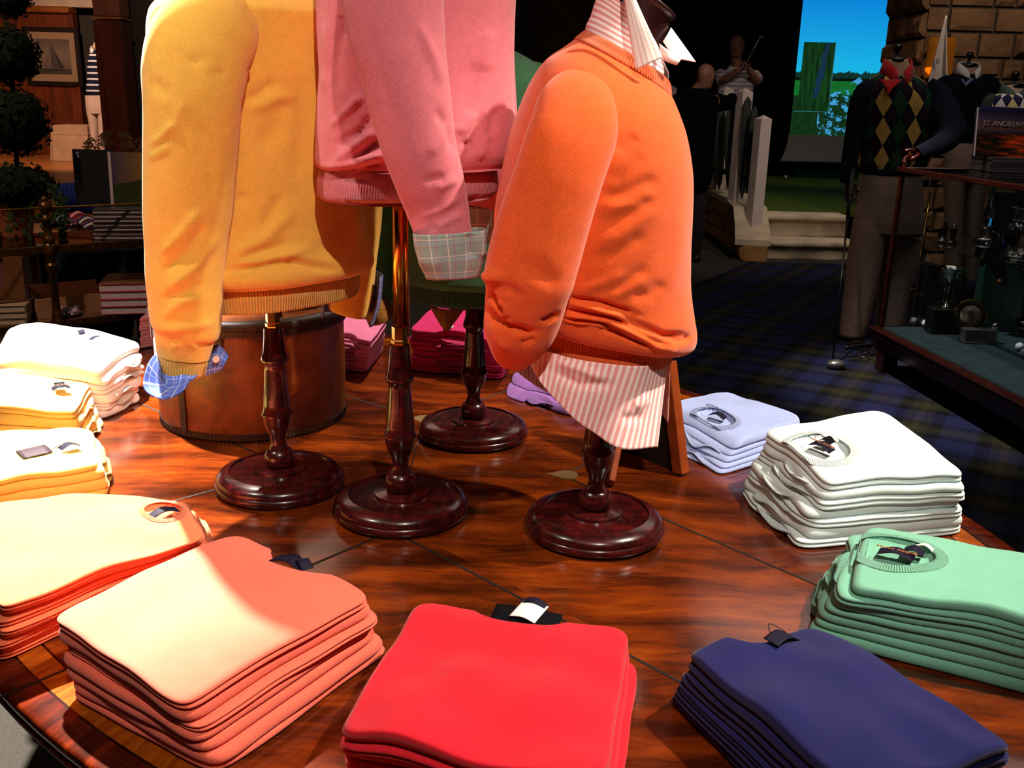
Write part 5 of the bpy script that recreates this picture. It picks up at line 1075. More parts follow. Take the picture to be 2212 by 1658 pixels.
balls = [(1972, 700, 'white golf ball nearest the left corner of the display case'), (1998, 706, 'second white golf ball from the left corner of the case'), (2201, 757, 'golf ball beside the glass bowl, upper of two'), (2211, 771, 'golf ball beside the glass bowl, lower at frame edge')]
for k, (x, y, lb) in enumerate(balls):
    o = b0 if k == 0 else b0.copy()
    if k: COL.objects.link(o)
    q = pz(x, y, zd); o.location = (q[0], q[1], zd+.0212); tag(o, lb, 'golf ball', 'golf balls in the display case')
# crystal bowl with balls
bc = pz(2206, 728, zd)+np.array([.06, .02, 0]); bw = thing('glass_bowl', 'clear glass bowl full of golf balls in the display case', 'bowl', bc)
g = G(); g.lathe([(0, 0), (.035, 0), (.055, .012), (.078, .05), (.088, .085), (.085, .085), (.074, .05), (.05, .016), (0, .008)], bc, 36); g.build('bowl', M_crys, bw)
for k, (dx, dy, dz) in enumerate(((-.024, -.02, .036), (.024, -.022, .036), (0, .026, .036), (-.048, .014, .060), (.002, -.045, .068), (.046, .012, .062), (-.002, .0, .078))):
    o = b0.copy(); COL.objects.link(o); o.location = (bc[0]+dx, bc[1]+dy, bc[2]+dz); tag(o, 'golf ball lying in the glass bowl inside the case', 'golf ball', 'golf balls in the glass bowl')
# plinth, trophy, presentation box, round medal clock, silver box
def boxat(px0, px1, pyb, ztop_px, z, dep, mat, name, lb, cat, part='body'):
    q0, q1 = pz(px0, pyb, z), pz(px1, pyb, z); c = (q0+q1)/2; w = np.linalg.norm(q1-q0); zt = py((px0+px1)/2, ztop_px, c[1])[2]
    t = thing(name, lb, cat, c); g = G(); g.box((c[0], c[1]+dep/2, (z+.0005+zt)/2), (w, dep, zt-z), 0, .003); g.build(part, mat, t, False); return t, c, zt
M_blk = plain('black_wood', '0e0a09', .4)
t1, c1, zt1 = boxat(2012, 2072, 722, 668, zd, .10, M_blk, 'trophy_plinth', 'black wooden plinth under the silver cup in the case', 'plinth')
tp = np.array([c1[0]+.005, c1[1]+.05, zt1+.001]); hT = py(2052, 577, tp[1])[2]-zt1; r_ = 30*mpp(tp)
tro = thing('trophy_cup', 'silver footed cup with wide bowl on black plinth inside the case', 'trophy', tp)
g = G(); g.lathe([(0, 0), (.030, 0), (.032, .006), (.020, .012), (.007, .03), (.006, .5*hT), (.012, .58*hT), (.006, .62*hT), (.02, .68*hT), (.045, .76*hT), (r_*.7, .88*hT), (r_, .985*hT), (r_+.004, hT), (r_-.004, .985*hT), (r_*.6, .88*hT), (0, .74*hT)], tp, 30); g.build('cup', M_silver, tro)
g = G()
for a in (0, 2.1, 4.2): g.tube([tp+np.array([.026*math.cos(a), .026*math.sin(a), .008]), tp+np.array([.022*math.cos(a), .022*math.sin(a), .52*hT])], .0022, 6)
g.build('support_rod', M_silver, tro)
boxat(1984, 2010, 705, 572, zd, .12, M_blk, 'bookend', 'tall black block at the back of the case beside the plinth', 'bookend')
t2, c2, z2_ = boxat(2108, 2196, 716, 566, zd, .075, plain('bottle_green_leather', '0f2a22', .5), 'presentation_box', 'dark green presentation box with small gold crest in the case', 'presentation box')
g = G(); q = py(2160, 606, c2[1]-.001); g.lathe([(0, 0), (.012, 0), (.011, .002), (.004, .002), (0, .0025)], q, 18, axis=(0, -1, 0)); g.build('crest', M_gold, t2)
t3, c3, z3 = boxat(2084, 2150, 742, 712, zd, .06, varied('silver_box', '6a6460', '7c7672', 30, .35, metal=.7), 'silver_box', 'small low silver box with ball finial in front of the round plaque', 'box')
g = G(); g.sphere((c3[0]+.075, c3[1]+.02, z3+.018), .018, 14); g.build('ball_finial', M_silver, t3)
g = G(); g.box((c3[0], c3[1]+.03, zd+.004), (.19, .075, .006), 0, .002); g.build('foot_plate', M_silver, t3, False)
pc = py(2096, 681, c3[1]+.10); pr_ = 33*mpp(pc)
clk = thing('round_plaque', 'round silver presentation plaque with engraved emblem in gold wire stand', 'plaque', (pc[0], pc[1], zd))
ax = np.array([-.1, -.95, .3]); ax /= np.linalg.norm(ax)
g = G(); g.lathe([(0, 0), (pr_*.66, 0), (pr_*.67, .002), (pr_*.95, .006), (pr_*.95, .002), (0, -.004)], pc, 44, axis=ax); g.build('rim', plain('dark_plate', '17120f', .3), clk)
g = G(); g.lathe([(0, .0035), (pr_*.66, .0032), (pr_*.66, .001)], pc+ax*.001, 40, axis=ax); g.build('dial', varied('satin_silver', '8a7868', 'a08c7a', 10, .4, metal=.3), clk)
g = G(); th = np.linspace(0, 2*PI, 41)[:-1]; e1_ = np.cross(ax, [0, 0, 1]); e1_ /= np.linalg.norm(e1_); e2_ = np.cross(e1_, ax)
g.tube([pc+ax*.006+pr_*(math.cos(a)*e1_+math.sin(a)*e2_) for a in th], .003, 8, closed=True); g.build('wire_ring', M_brass, clk)
g = G()
for s_ in (-1, 1): g.tube(spl([pc+e2_*pr_*1.2+e1_*s_*pr_*.4, pc+e2_*pr_+e1_*s_*pr_*.4, pc-e2_*pr_*.8+e1_*s_*pr_*.5-ax*.02, np.array([pc[0], pc[1]+.02, zd+.003])+e1_*s_*pr_*.4], 14), .0025, 6)
g.build('wire_stand', M_brass, clk)
g = G()
for s_ in (-1, 1):
    g.tube([pc+ax*.005+pr_*.12*(math.cos(a)*e1_+math.sin(a)*e2_)+e1_*s_*pr_*.07+e2_*pr_*.12 for a in th], .0016, 5, closed=True)
    g.tube([pc+ax*.005+e1_*s_*pr_*.13+e2_*pr_*.33, pc+ax*.005+e1_*s_*pr_*.05+e2_*pr_*.2], .0014, 5)
g.tube([pc+ax*.005-e1_*pr_*.2-e2_*pr_*.2, pc+ax*.005+e1_*pr_*.2-e2_*pr_*.2], .0014, 5); g.tube([pc+ax*.005-e1_*pr_*.14-e2_*pr_*.27, pc+ax*.005+e1_*pr_*.14-e2_*pr_*.27], .0012, 5)
g.build('engraved_emblem', plain('engraving', '2a2019', .6), clk)
# on the glass shelf
def onS(px, pyy): return pz(px, pyy, zS+.0008)
q = np.array([py(2130, 560, c2[1]+.04)[0], c2[1]+.0375, z2_+.0008]); bl_ = thing('black_globe', 'glossy black ball resting on the green presentation box in the case', 'ornament', q); g = G(); r0 = 25*mpp(q); g.sphere(q+np.array([0, 0, r0]), r0, 24); g.build('ball', plain('black_gloss', '08080a', .04, 0, .6), bl_)
q = onS(2128, 522); fg = thing('crystal_trophy', 'tall clear crystal trophy with silver fittings on the glass shelf', 'trophy', q); hh = py(2132, 405, q[1])[2]-q[2]
g = G(); g.lathe([(0, 0), (.038, 0), (.042, .010), (.018, .03), (.012, .07), (.02, .3*hh), (.03, .45*hh), (.022, .65*hh), (.012, .8*hh), (.016, .9*hh), (.008, hh), (0, hh)], q, 14); g.build('crystal_body', M_crys, fg, False)
g = G(); g.lathe([(0, .0), (.055, .0), (.058, .006), (.05, .014), (.0, .014)], q+np.array([0, 0, .01]), 28); g.tube(spl([q+np.array([.03, 0, .2*hh]), q+np.array([.07, 0, .15*hh]), q+np.array([.06, 0, .02])], 10), .004, 6); g.build('silver_mount', M_silver, fg)
q = onS(2194, 551); dc = thing('crystal_decanter', 'cut crystal decanter with flared lip at the right frame edge in the case', 'decanter', q); hh = py(2196, 448, q[1])[2]-q[2]; k_ = mpp(q)
g = G(); n_ = 18; th = np.linspace(0, 2*PI, n_, endpoint=False); prof = [(.1*k_, 0), (22*k_, 0), (25*k_, .04*hh), (17*k_, .09*hh), (26*k_, .18*hh), (33*k_, .36*hh), (30*k_, .5*hh), (22*k_, .62*hh), (15*k_, .74*hh), (14*k_, .86*hh), (21*k_, .985*hh), (22*k_, hh), (19*k_, hh), (12*k_, .86*hh)]
g.grid(np.array([[q+np.array([r*(1+.03*(i_ % 2))*math.cos(a), r*(1+.03*(i_ % 2))*math.sin(a), z]) for i_, a in enumerate(th)] for r, z in prof]), True); g.build('decanter_body', M_crys, dc, False)
q0, q1 = py(2122, 414, CA[1]-.02), py(2198, 384, CA[1]-.02)
mp = thing('parchment_card', 'aged cream parchment print standing at the back of the display case', 'print', (q0[0], q0[1], zd)); g = G(); c_ = (q0+q1)/2; g.box(c_, (q1[0]-q0[0], .006, q1[2]-q0[2]), 0, .001); g.build('sheet', varied('parchment', '8a7a58', 'b5a47c', 14, .8), mp, False)
g = G(); g.box(np.array([c_[0], c_[1]+.02, (zd+c_[2])/2+.001]), (.012, .012, c_[2]-zd), 0, 0); g.build('holder', M_blk, mp, False)
for k, (x, lb) in enumerate(((2036, 'left black figurine on the glass shelf of the case'), (2056, 'right black figurine on the glass shelf of the case'))):
    q = onS(x, 524+k*3); t_ = thing('figurine', lb, 'figurine', q, 'black figurines on the shelf'); g = G(); hh = .105-.01*k
    g.lathe([(0, 0), (.026, 0), (.026, .012), (.014, .02), (.012, .05), (.02, .065), (.018, .085), (.008, .09), (.011, .1), (.006, hh+.01), (0, hh+.012)], q, 20); g.build('figure', M_blk, t_)
# books on top of the case and the standing book
zt_ = zT+.0008
M_page = varied('book_pages', '4a4346', '5a5256', 40, .8); M_cov = plain('book_cover_dark', '1c1517', .4)
def book(root, c, sz, rot, cover, pages=M_page, spine_dir=1):
    """lying book: two boards, spine and page block"""
    L, W, T = sz; b = .0028
    ax = np.array([[math.cos(rot), math.sin(rot), 0], [-math.sin(rot), math.cos(rot), 0], [0, 0, 1.]])
    g = G(); g.box(c+ax[2]*(b/2), (L, W, b), rot, .0008); g.box(c+ax[2]*(T-b/2), (L, W, b), rot, .0008); g.box(c+ax[2]*T/2-ax[0]*spine_dir*(L/2-.002), (.004, W, T), rot, .001); g.build('cover', cover, root, False)
    g = G(); g.box(c+ax[2]*T/2+ax[0]*spine_dir*.002, (L-.010, W-.008, T-2*b-.0006), rot, 0); g.build('pages', pages, root, False)
q = pz(2168, 372, zt_); brot = math.radians(-4); bz = zt_; btop = py(2160, 340, q[1])[2]; nb = 5; bt = (btop-zt_)/nb
for k in range(nb):
    root = thing('book', '%s in the flat pile of grey books on the glass case' % ('topmost book', 'second book down', 'middle book', 'fourth book down', 'bottom book')[nb-1-k], 'book', (q[0]+.13, q[1]+.13, bz), 'books piled on the display case')
    book(root, np.array([q[0]+.12+rnd.uniform(-.004, .004), q[1]+.13+rnd.uniform(-.004, .004), bz+.0004]), (.36, .28, bt-.0012), brot+rnd.uniform(-.01, .01), M_cov); bz += bt
sb0, sb1 = py(2106, 338, q[1]+.06), py(2260, 345, q[1]+.06); stt = py(2120, 230, q[1]+.09)
stb = thing('book', 'standing book with purple sky and orange cover lettered in capitals, on the glass case', 'book', sb0)
def covermat():
    t = NT('sunset_cover'); u, v = t.uv(); p = t.n('ShaderNodeCombineXYZ', X=u, Y=v, Z=0.0).outputs[0]
    n1 = t.noise(t.mapv(p, (2, 7, 1)), 1.5, 5, .6); land = t.ramp(t.math('ADD', n1, t.math('MULTIPLY', u, .25)), [(.5, lin('0a0604')), (.62, lin('3a1606')), (.74, lin('902804')), (.85, lin('d03c04'))])
    sky = t.ramp(v, [(.50, lin('1a1524')), (.56, lin('3a2626')), (.72, lin('2e2230')), (.9, lin('100e24')), (1.0, lin('161232'))])
    c = t.mix(t.math('GREATER_THAN', v, t.math('MULTIPLY_ADD', n1, .06, .45)), land, sky); return t.out(c, .3, 0, None, .5)
xd = (sb1-sb0); xd /= np.linalg.norm(xd); up_ = np.array([0, .16, 1.0]); up_ /= np.linalg.norm(up_); Wb, Hb = .40, float(np.linalg.norm(stt-sb0))
nb_ = np.cross(xd, up_); P = np.array([[btop*0+sb0+xd*Wb*a+up_*Hb*b for a in (0, 1)] for b in (0, 1)]); P[..., 2] += (btop+.002-sb0[2])
g = G(); g.grid(P+nb_*0.0, uv=([0, 1], [0, 1])); solidify(g.build('front_cover', covermat(), stb, False), .004)
g = G(); g.poly([P[0, 0]-nb_*.016+xd*.004+up_*.004, P[0, 1]-nb_*.016-xd*.004+up_*.004, P[1, 1]-nb_*.016-xd*.004-up_*.004, P[1, 0]-nb_*.016+xd*.004-up_*.004], .024, nb_); g.build('pages', M_page, stb, False)
g = G(); g.poly([P[0, 0]-nb_*.031, P[0, 1]-nb_*.031, P[1, 1]-nb_*.031, P[1, 0]-nb_*.031], .003, nb_); g.build('back_cover', M_cov, stb, False)
textmesh('lettering', 'ST ANDREWS', .036, plain('cover_lettering', '6a5450', .5), stb, P[0, 0]+xd*.028+up_*Hb*.66+nb_*.004, xd, up_, .0006, 'LEFT')
g = G(); g.poly([P[0, 0]+xd*.1-nb_*.034, P[0, 0]+xd*.14-nb_*.034, P[0, 0]+xd*.13-nb_*.12+np.array([0, 0, .0]), P[0, 0]+xd*.11-nb_*.12], .003); g.build('easel_foot', M_blk, stb, False)

# ------------------------------------------------------------------ people on the stage
M_skin = varied('skin', '6e4432', '7c5040', 20, .6)
def headgeo(g, c, face, up, s=1.0):
    """head with brow, nose, lips, chin, ears"""
    f = np.asarray(face, float); u = np.asarray(up, float); u /= np.linalg.norm(u); f = f-u*(f@u); f /= np.linalg.norm(f); r = np.cross(f, u)
    n = 32; rows = []
    for k in range(19):
        t = k/18; z = -.118+.232*t; a = (z/.118)
        w = .076*math.sqrt(max(0, 1-((z-.03)/.087)**2)) if z > .03 else .076-.026*((.03-z)/.148)**2.2
        if k == 0: w = .02
        dp = .096*math.sqrt(max(0, 1-((z-.03)/.087)**2)) if z > .03 else .096-.03*((.03-z)/.148)**1.6
        if k == 0: dp = .03
        w, dp = max(w, .002), max(dp, .002); row = []
        for j in range(n):
            th = 2*PI*j/n; x, y = w*math.cos(th), dp*math.sin(th)
            if y > 0:
                fx = abs(x)
                y += .024*math.exp(-(x/.012)**2)*math.exp(-((z+.032)/.018)**2)+.012*math.exp(-(x/.010)**2)*math.exp(-((z+.008)/.03)**2)
                y += .006*math.exp(-((fx-.03)/.018)**2)*math.exp(-((z-.018)/.010)**2)-.010*math.exp(-((fx-.031)/.013)**2)*math.exp(-((z+.004)/.011)**2)
                y += .007*math.exp(-(x/.022)**2)*math.exp(-((z+.066)/.007)**2)-.004*math.exp(-(x/.026)**2)*math.exp(-((z+.074)/.004)**2)+.006*math.exp(-(x/.02)**2)*math.exp(-((z+.083)/.007)**2)+.008*math.exp(-(x/.022)**2)*math.exp(-((z+.108)/.012)**2)
            else: y -= .0; y *= 1.0+.05*math.exp(-((z-.02)/.05)**2)
            row.append(c+s*(r*x+f*y+u*z))
        rows.append(row)
    g.grid(np.array(rows), True, capa=True, capb=True)
    for sd in (-1, 1):
        o = c+s*(r*sd*.077-f*.008-u*.012); g.sphere(o, s*.028, 10, scale=(.35, .55, 1.05))
    return f, u, r
def limb(g, pts, rad, n=12):
    P = spl(pts, 18); R_ = np.interp(np.linspace(0, 1, 18), np.linspace(0, 1, len(rad)), rad); g.tube(P, R_, n); g.sphere(P[0], R_[0], 10); g.sphere(P[-1], R_[-1], 10)
def bodyloft(g, rows, n=28):
    """rows: centre, half width, half depth, facing angle"""
    A = np.array([[*c, w, d, a] for c, w, d, a in rows]); L = np.concatenate([[0], np.cumsum(np.linalg.norm(np.diff(A[:, :3], axis=0), axis=1)+.001)]); B = splx(L, A, np.linspace(0, L[-1], 34)); out = []
    for q in B:
        th = np.linspace(0, 2*PI, n, endpoint=False); x = np.sign(np.cos(th))*np.abs(np.cos(th))**.85*q[3]; y = np.sign(np.sin(th))*np.abs(np.sin(th))**.85*q[4]
        ca_, sa_ = math.cos(q[5]), math.sin(q[5]); out.append(np.stack([q[0]+x*ca_-y*sa_, q[1]+x*sa_+y*ca_, np.full(n, q[2])], 1))
    g.grid(np.array(out), True, capa=True, capb=True); return np.array(out)
def person(g, name, label, mat):
    o = g.build(name, mat); m = o.modifiers.new('one_surface', 'REMESH'); m.mode = 'VOXEL'; m.voxel_size = .011; m.use_smooth_shade = True
    s_ = o.modifiers.new('soft', 'SMOOTH'); s_.iterations = 2; s_.factor = .4; return tag(o, label, 'person')
# golfer facing us, both hands on a raised club
Yg = 11.0; gx = py(1588, 200, Yg)[0]; z0 = z2
hc = py(1591, 100, Yg); sh = py(1594, 150, Yg)[2]-.03
g = G(); headgeo(g, hc, (-.25, -1, -.08), (0, 0, 1))
limb(g, [hc+np.array([0, .02, -.07]), np.array([gx+.01, Yg+.02, sh+.02])], [.055, .06]); 
def fig(g, x, y, z0, zs, wsh, a):
    hz = z0+(zs-z0)*.64
    bodyloft(g, [((x, y, z0+(zs-z0)*.56), .155, .105, a), ((x, y, hz), .15, .11, a), ((x, y, z0+(zs-z0)*.75), .145, .11, a), ((x, y, z0+(zs-z0)*.88), .17, .12, a), ((x, y, zs-.02), wsh, .095, a), ((x, y, zs+.03), .06, .06, a)])
    for s_ in (-1, 1):
        hx_ = x+s_*.085*math.cos(a); kx = hx_+s_*.02
        limb(g, [(hx_, y, z0+(zs-z0)*.57), (kx, y-.02, z0+(zs-z0)*.32), (kx, y+.01, z0+.08)], [.085, .058, .042]); limb(g, [(kx, y+.02, z0+.05), (kx, y-.14, z0+.035)], [.045, .035])
fig(g, gx, Yg, z0, sh, .185, 0)
hL = py(1604, 150, Yg-.28); hR = py(1607, 141, Yg-.28)
eL = py(1564, 172, Yg-.10); eR = py(1634, 174, Yg-.08)
limb(g, [(gx-.18, Yg, sh-.03), eL, hL+np.array([-.04, .02, -.01])], [.058, .048, .034]); limb(g, [(gx+.18, Yg, sh-.03), eR, hR+np.array([.05, .02, -.03])], [.058, .048, .034])
hand(g, hL+np.array([-.05, .02, -.02]), hL, hL+np.array([.09, -.03, .05]), (0, -.3, 1), .9, .5); hand(g, hR+np.array([.06, .02, -.05]), hR, hR+np.array([-.05, -.03, .05]), (0, -.3, 1), .9, -.5)
gol = person(g, 'person', 'bald man in striped grey polo shirt holding a golf club up on the stage', M_skin)
def shirtmat():
    t = NT('striped_polo'); z = t.xyz(t.geo())[2]; fr = t.math('FRACT', t.math('MULTIPLY', z, 1/.045)); m = t.math('LESS_THAN', fr, .38); return t.out(t.mix(m, lin('9a9098'), lin('6e6674')), .9, 0, None, .1)
M_polo = shirtmat()
g = G(); bodyloft(g, [((gx, Yg, z0+(sh-z0)*.52), .178, .135, 0), ((gx, Yg, z0+(sh-z0)*.70), .172, .138, 0), ((gx, Yg, z0+(sh-z0)*.88), .192, .142, 0), ((gx, Yg, sh-.01), .20, .115, 0), ((gx, Yg, sh+.035), .085, .08, 0)])
sho = g.build('polo_shirt', M_polo, gol)
for p, e in (((gx-.185, Yg, sh-.035), eL), ((gx+.185, Yg, sh-.035), eR)):
    p = np.array(p); g = G(); g.tube(spl([p, p+(e-p)*.45, p+(e-p)*.82], 10), np.linspace(.075, .078, 10), 16); g.build('sleeve', M_polo, sho)
P1 = [np.array([gx+math.cos(a)*.072, Yg+math.sin(a)*.072, sh+.065+.02*math.sin(a)]) for a in np.linspace(-PI*.42, PI*1.42, 24)]; P2 = [np.array([gx+math.cos(a)*.115, Yg+math.sin(a)*.10, sh+.018+.028*math.sin(a)]) for a in np.linspace(-PI*.40, PI*1.40, 24)]
g = G(); g.grid(np.array([P1, P2])); solidify(g.build('collar', plain('polo_collar', 'b9aeb0', .85), sho), .008)
M_pants = plain('dark_trousers_cloth', '0f0e10', .9); M_shoe = plain('black_shoe', '0a0909', .5)
def trousers(x, y, z0, zs, a, mat, par):
    g = G(); bodyloft(g, [((x, y, z0+(zs-z0)*.50), .17, .125, a), ((x, y, z0+(zs-z0)*.66), .165, .125, a)])
    for s_ in (-1, 1):
        hx_ = x+s_*.085*math.cos(a); kx = hx_+s_*.02; g.tube(spl([(hx_, y, z0+(zs-z0)*.58), (kx, y-.02, z0+(zs-z0)*.32), (kx, y+.01, z0+.07)], 14), np.linspace(.098, .07, 14), 16)
    g.build('trousers', mat, par)
    for s_ in (-1, 1):
        kx = x+s_*.105*math.cos(a); g = G(); P = [(kx, y+.06, z0+.05), (kx, y-.02, z0+.055), (kx, y-.12, z0+.04), (kx, y-.19, z0+.032)]; g.tube(spl(P, 12), [.04, .05, .05, .052, .05, .05, .05, .048, .046, .042, .036, .022], 14, flat=.8); g.build('shoe', M_shoe, par)
trousers(gx, Yg, z0, sh, 0, M_pants, gol)
g = G(); c0 = (hL+hR)/2+np.array([0, -.02, 0]); c1_ = py(1641, 82, Yg-.30); d_ = (c1_-c0); ck = thing('golf_club', 'thin golf club held up by the man in striped polo', 'golf club', c0)
g.tube([c0-d_*.12, c0+d_*.4], [.011, .011], 8); g.build('grip', plain('club_grip_black', '0d0d0e', .7), ck); g = G(); g.tube([c0+d_*.4, c1_], .006, 8); g.build('shaft', plain('steel_shaft', '9aa29a', .3, .8), ck); g = G(); g.box(c1_+np.array([.01, 0, .01]), (.05, .03, .03), .4, .008); g.build('club_head', plain('iron_head', '7c8580', .3, .8), ck, False)
# bald man in dark jacket seen from behind, leaning on the railing
Yb = 9.25; hb = py(1524, 166, Yb); bx = py(1500, 230, Yb)[0]; shb = py(1510, 208, Yb)[2]
g = G(); headgeo(g, hb, (.55, .8, -.12), (.05, .1, 1)); limb(g, [hb+np.array([-.02, -.01, -.06]), (bx, Yb, shb+.02)], [.06, .066]); ab = -.45
fig(g, bx, Yb, 0, shb, .19, ab)
elb = py(1572, 222, Yb+.1); hb2 = py(1580, 212, Yb+.35); limb(g, [(bx+.17, Yb-.05, shb-.04), elb, hb2], [.06, .05, .034]); hand(g, hb2, hb2, hb2+np.array([.06, .14, -.02]), (0, 0, 1), .9, .4)
e2b = py(1468, 290, Yb-.05); h3 = py(1475, 345, Yb-.12); limb(g, [(bx-.19, Yb+.06, shb-.04), e2b, h3], [.06, .05, .034]); hand(g, h3, h3, h3+np.array([.02, -.02, -.17]), (1, 0, 0), .9, .4)
bm = person(g, 'person', 'bald man in black jacket seen from behind, leaning on the railing below the stage', M_skin)
M_jac = varied('black_jacket', '040405', '070708', 10, .95, spec=.05)
g = G(); bodyloft(g, [((bx, Yb, shb*.47), .205, .15, ab), ((bx, Yb, shb*.64), .195, .15, ab), ((bx, Yb, shb*.86), .215, .152, ab), ((bx, Yb, shb-.01), .225, .13, ab), ((bx, Yb, shb+.05), .10, .09, ab), ((bx, Yb, shb+.07), .085, .08, ab)]); jk = g.build('jacket', M_jac, bm)
for pts in ([(bx+.185, Yb-.06, shb-.05), elb, hb2-np.array([.0, .02, 0])], [(bx-.2, Yb+.06, shb-.05), e2b, h3+np.array([0, 0, .02])]):
    g = G(); g.tube(spl(pts, 18), np.linspace(.085, .05, 18), 16); g.build('sleeve', M_jac, jk)
trousers(bx, Yb, 0, shb, ab, M_pants, bm)
# palm behind the orange bust
pal = thing('palm_plant', 'dark spiky palm leaves in front of the dim stone wall, top of frame', 'plant', (py(1130, 60, 9.5)[0], 9.5, 0)); M_leafd = plain('dark_palm_leaf', '0b120c', .7)
px_ = py(1120, 60, 9.5)
for k in range(34):
    a = rnd.uniform(0, 2*PI); el = rnd.uniform(-.4, 1.1); L = rnd.uniform(.45, .75); d = np.array([math.cos(a)*math.cos(el), math.sin(a)*math.cos(el)*.7, math.sin(el)]); b = px_+np.array([0, 0, rnd.uniform(-.55, .35)])
    s_ = np.cross(d, [0, 0, 1.]); s_ /= np.linalg.norm(s_)+1e-9; g = G(); P = []
    for f in np.linspace(0, 1, 8):
        w_ = .03*math.sin(PI*min(1, f*.85+.15))**.8*(1-f)**.4+.001; c_ = b+d*L*f-np.array([0, 0, .25*L*f*f]); P.append([c_-s_*w_, c_+np.array([0, 0, .006]), c_+s_*w_])
    g.grid(np.array(P)); g.build('leaf', M_leafd, pal)
g = G(); g.tube(spl([(px_[0], 9.5, .35), (px_[0]+.02, 9.5, 1.2), (px_[0], 9.5, px_[2]+.4)], 14), np.linspace(.06, .04, 14), 10); g.build('trunk', varied('palm_trunk', '1c130c', '2a1d12', 20, .9), pal)
g = G(); g.lathe([(0, .0), (.16, .0), (.2, .3), (.22, .36), (.2, .36), (.18, .33), (0, .33)], (px_[0], 9.5, 0), 30); g.build('pot', plain('dark_pot', '1a1210', .6), pal)
# ------------------------------------------------------------------ brass shelf rack on the left
YR = 4.2
R0 = py(110, 560, YR); rd = np.array([.78, .625, 0]); rn = np.array([-.625, .78, 0]); rrot = math.atan2(rd[1], rd[0])
zU = py(103, 530, YR)[2]; zL = py(121, 692, YR)[2]; zR = py(98, 447, YR)[2]
def rk(s, t, z): return np.array([R0[0], R0[1], 0])+rd*s+rn*t+np.array([0, 0, z])
M_antb = varied('antique_brass', '3a2410', '5c3c18', 40, .35, metal=.75)
rack = thing('shelf_rack', 'antique brass shelf rack with turned posts and glass shelves, left behind the white pile', 'shelf rack', rk(0, 0, 0))
def post(s, t, fin=True):
    c = rk(s, t, 0); g = G()
    pr = [(0, .0), (.02, .0), (.024, .01), (.024, .03), (.016, .04), (.015, zL-.06), (.022, zL-.05), (.026, zL-.03), (.026, zL+.005), (.022, zL+.012), (.024, zL+.03), (.019, zL+.04), (.017, zL+.06), (.016, zU-.12), (.020, zU-.115), (.022, zU-.10), (.026, zU-.085), (.018, zU-.075), (.024, zU-.05), (.027, zU-.03), (.027, zU+.003), (.022, zU+.01), (.027, zU+.02), (.022, zU+.036), (.017, zU+.045), (.017, zR-.065), (.022, zR-.06), (.024, zR-.05), (.016, zR-.04), (.013, zR-.032), (.024, zR-.015), (.028, zR+.002), (.022, zR+.018), (.010, zR+.026), (.014, zR+.036), (.007, zR+.046), (0, zR+.05)]
    g.lathe(pr, c, 22); g.build('post', M_antb, rack, angle=50)
for s, t in ((0, 0), (.85, 0), (-.95, 0), (-.12, .42), (.85, .42), (-.95, .42)): post(s, t)
M_shglass = glassmat('tinted_shelf_glass', (.55, .42, .36, 1), 1.5, .02)
for z, nm in ((zU, 'upper'), (zL, 'lower')):
    g = G(); g.box(rk(-.05, .21, z-.004), (1.83, .40, .008), rrot, 0); g.build('shelf', M_shglass if nm == 'upper' else varied('shelf_board', '4a3020', '5c3c28', 20, .5), rack, False)
    for t in (0, .42):
        g = G(); g.box(rk(-.05, t, z-.017), (1.83, .016, .034), rrot, .003); g.build('shelf_rail', M_antb, rack, False)
g = G(); g.tube([rk(-1.0, 0, zR-.004), rk(.87, 0, zR-.004)], .0045, 8); g.build('gallery_rail', plain('gold_rod', '9a6a20', .3, 1.0), rack)
# books on the upper shelf
brot = math.radians(12); q = pz(203, 518, zU); bx_, by_ = np.array([math.cos(brot), math.sin(brot), 0]), np.array([-math.sin(brot), math.cos(brot), 0])
M_cv2 = plain('book_cover_brown', '1d1516', .45); M_pg2 = varied('mauve_pages', '7a666c', '8a767c', 50, .8)
def pile(base, n, H, sz, rot, covers, pages, lb, group):
    z = base[2]+.0006; t = H/n; ax = np.array([math.cos(rot), math.sin(rot), 0]); ay = np.array([-math.sin(rot), math.cos(rot), 0])
    for k in range(n):
        j = rnd.uniform(-.004, .004); c = np.array([base[0], base[1], z])+ax*(sz[0]/2+j)+ay*(sz[1]/2+rnd.uniform(-.003, .003))
        i = n-1-k; w = 'topmost' if i == 0 else ('bottom' if k == 0 else ORD[i]+' from top')
        root = thing('book', lb % w, 'book', c, group); book(root, c, (sz[0], sz[1], t-.0012), rot+rnd.uniform(-.012, .012), covers if not isinstance(covers, list) else covers[k % len(covers)], pages, -1); z += t
    return z
hb_ = py(203, 453, q[1])[2]-zU
zt2 = pile(q, 7, hb_, (.34, .27), brot, M_cv2, M_pg2, '%s book in the grey pile on the upper brass shelf', 'grey books on the upper shelf')
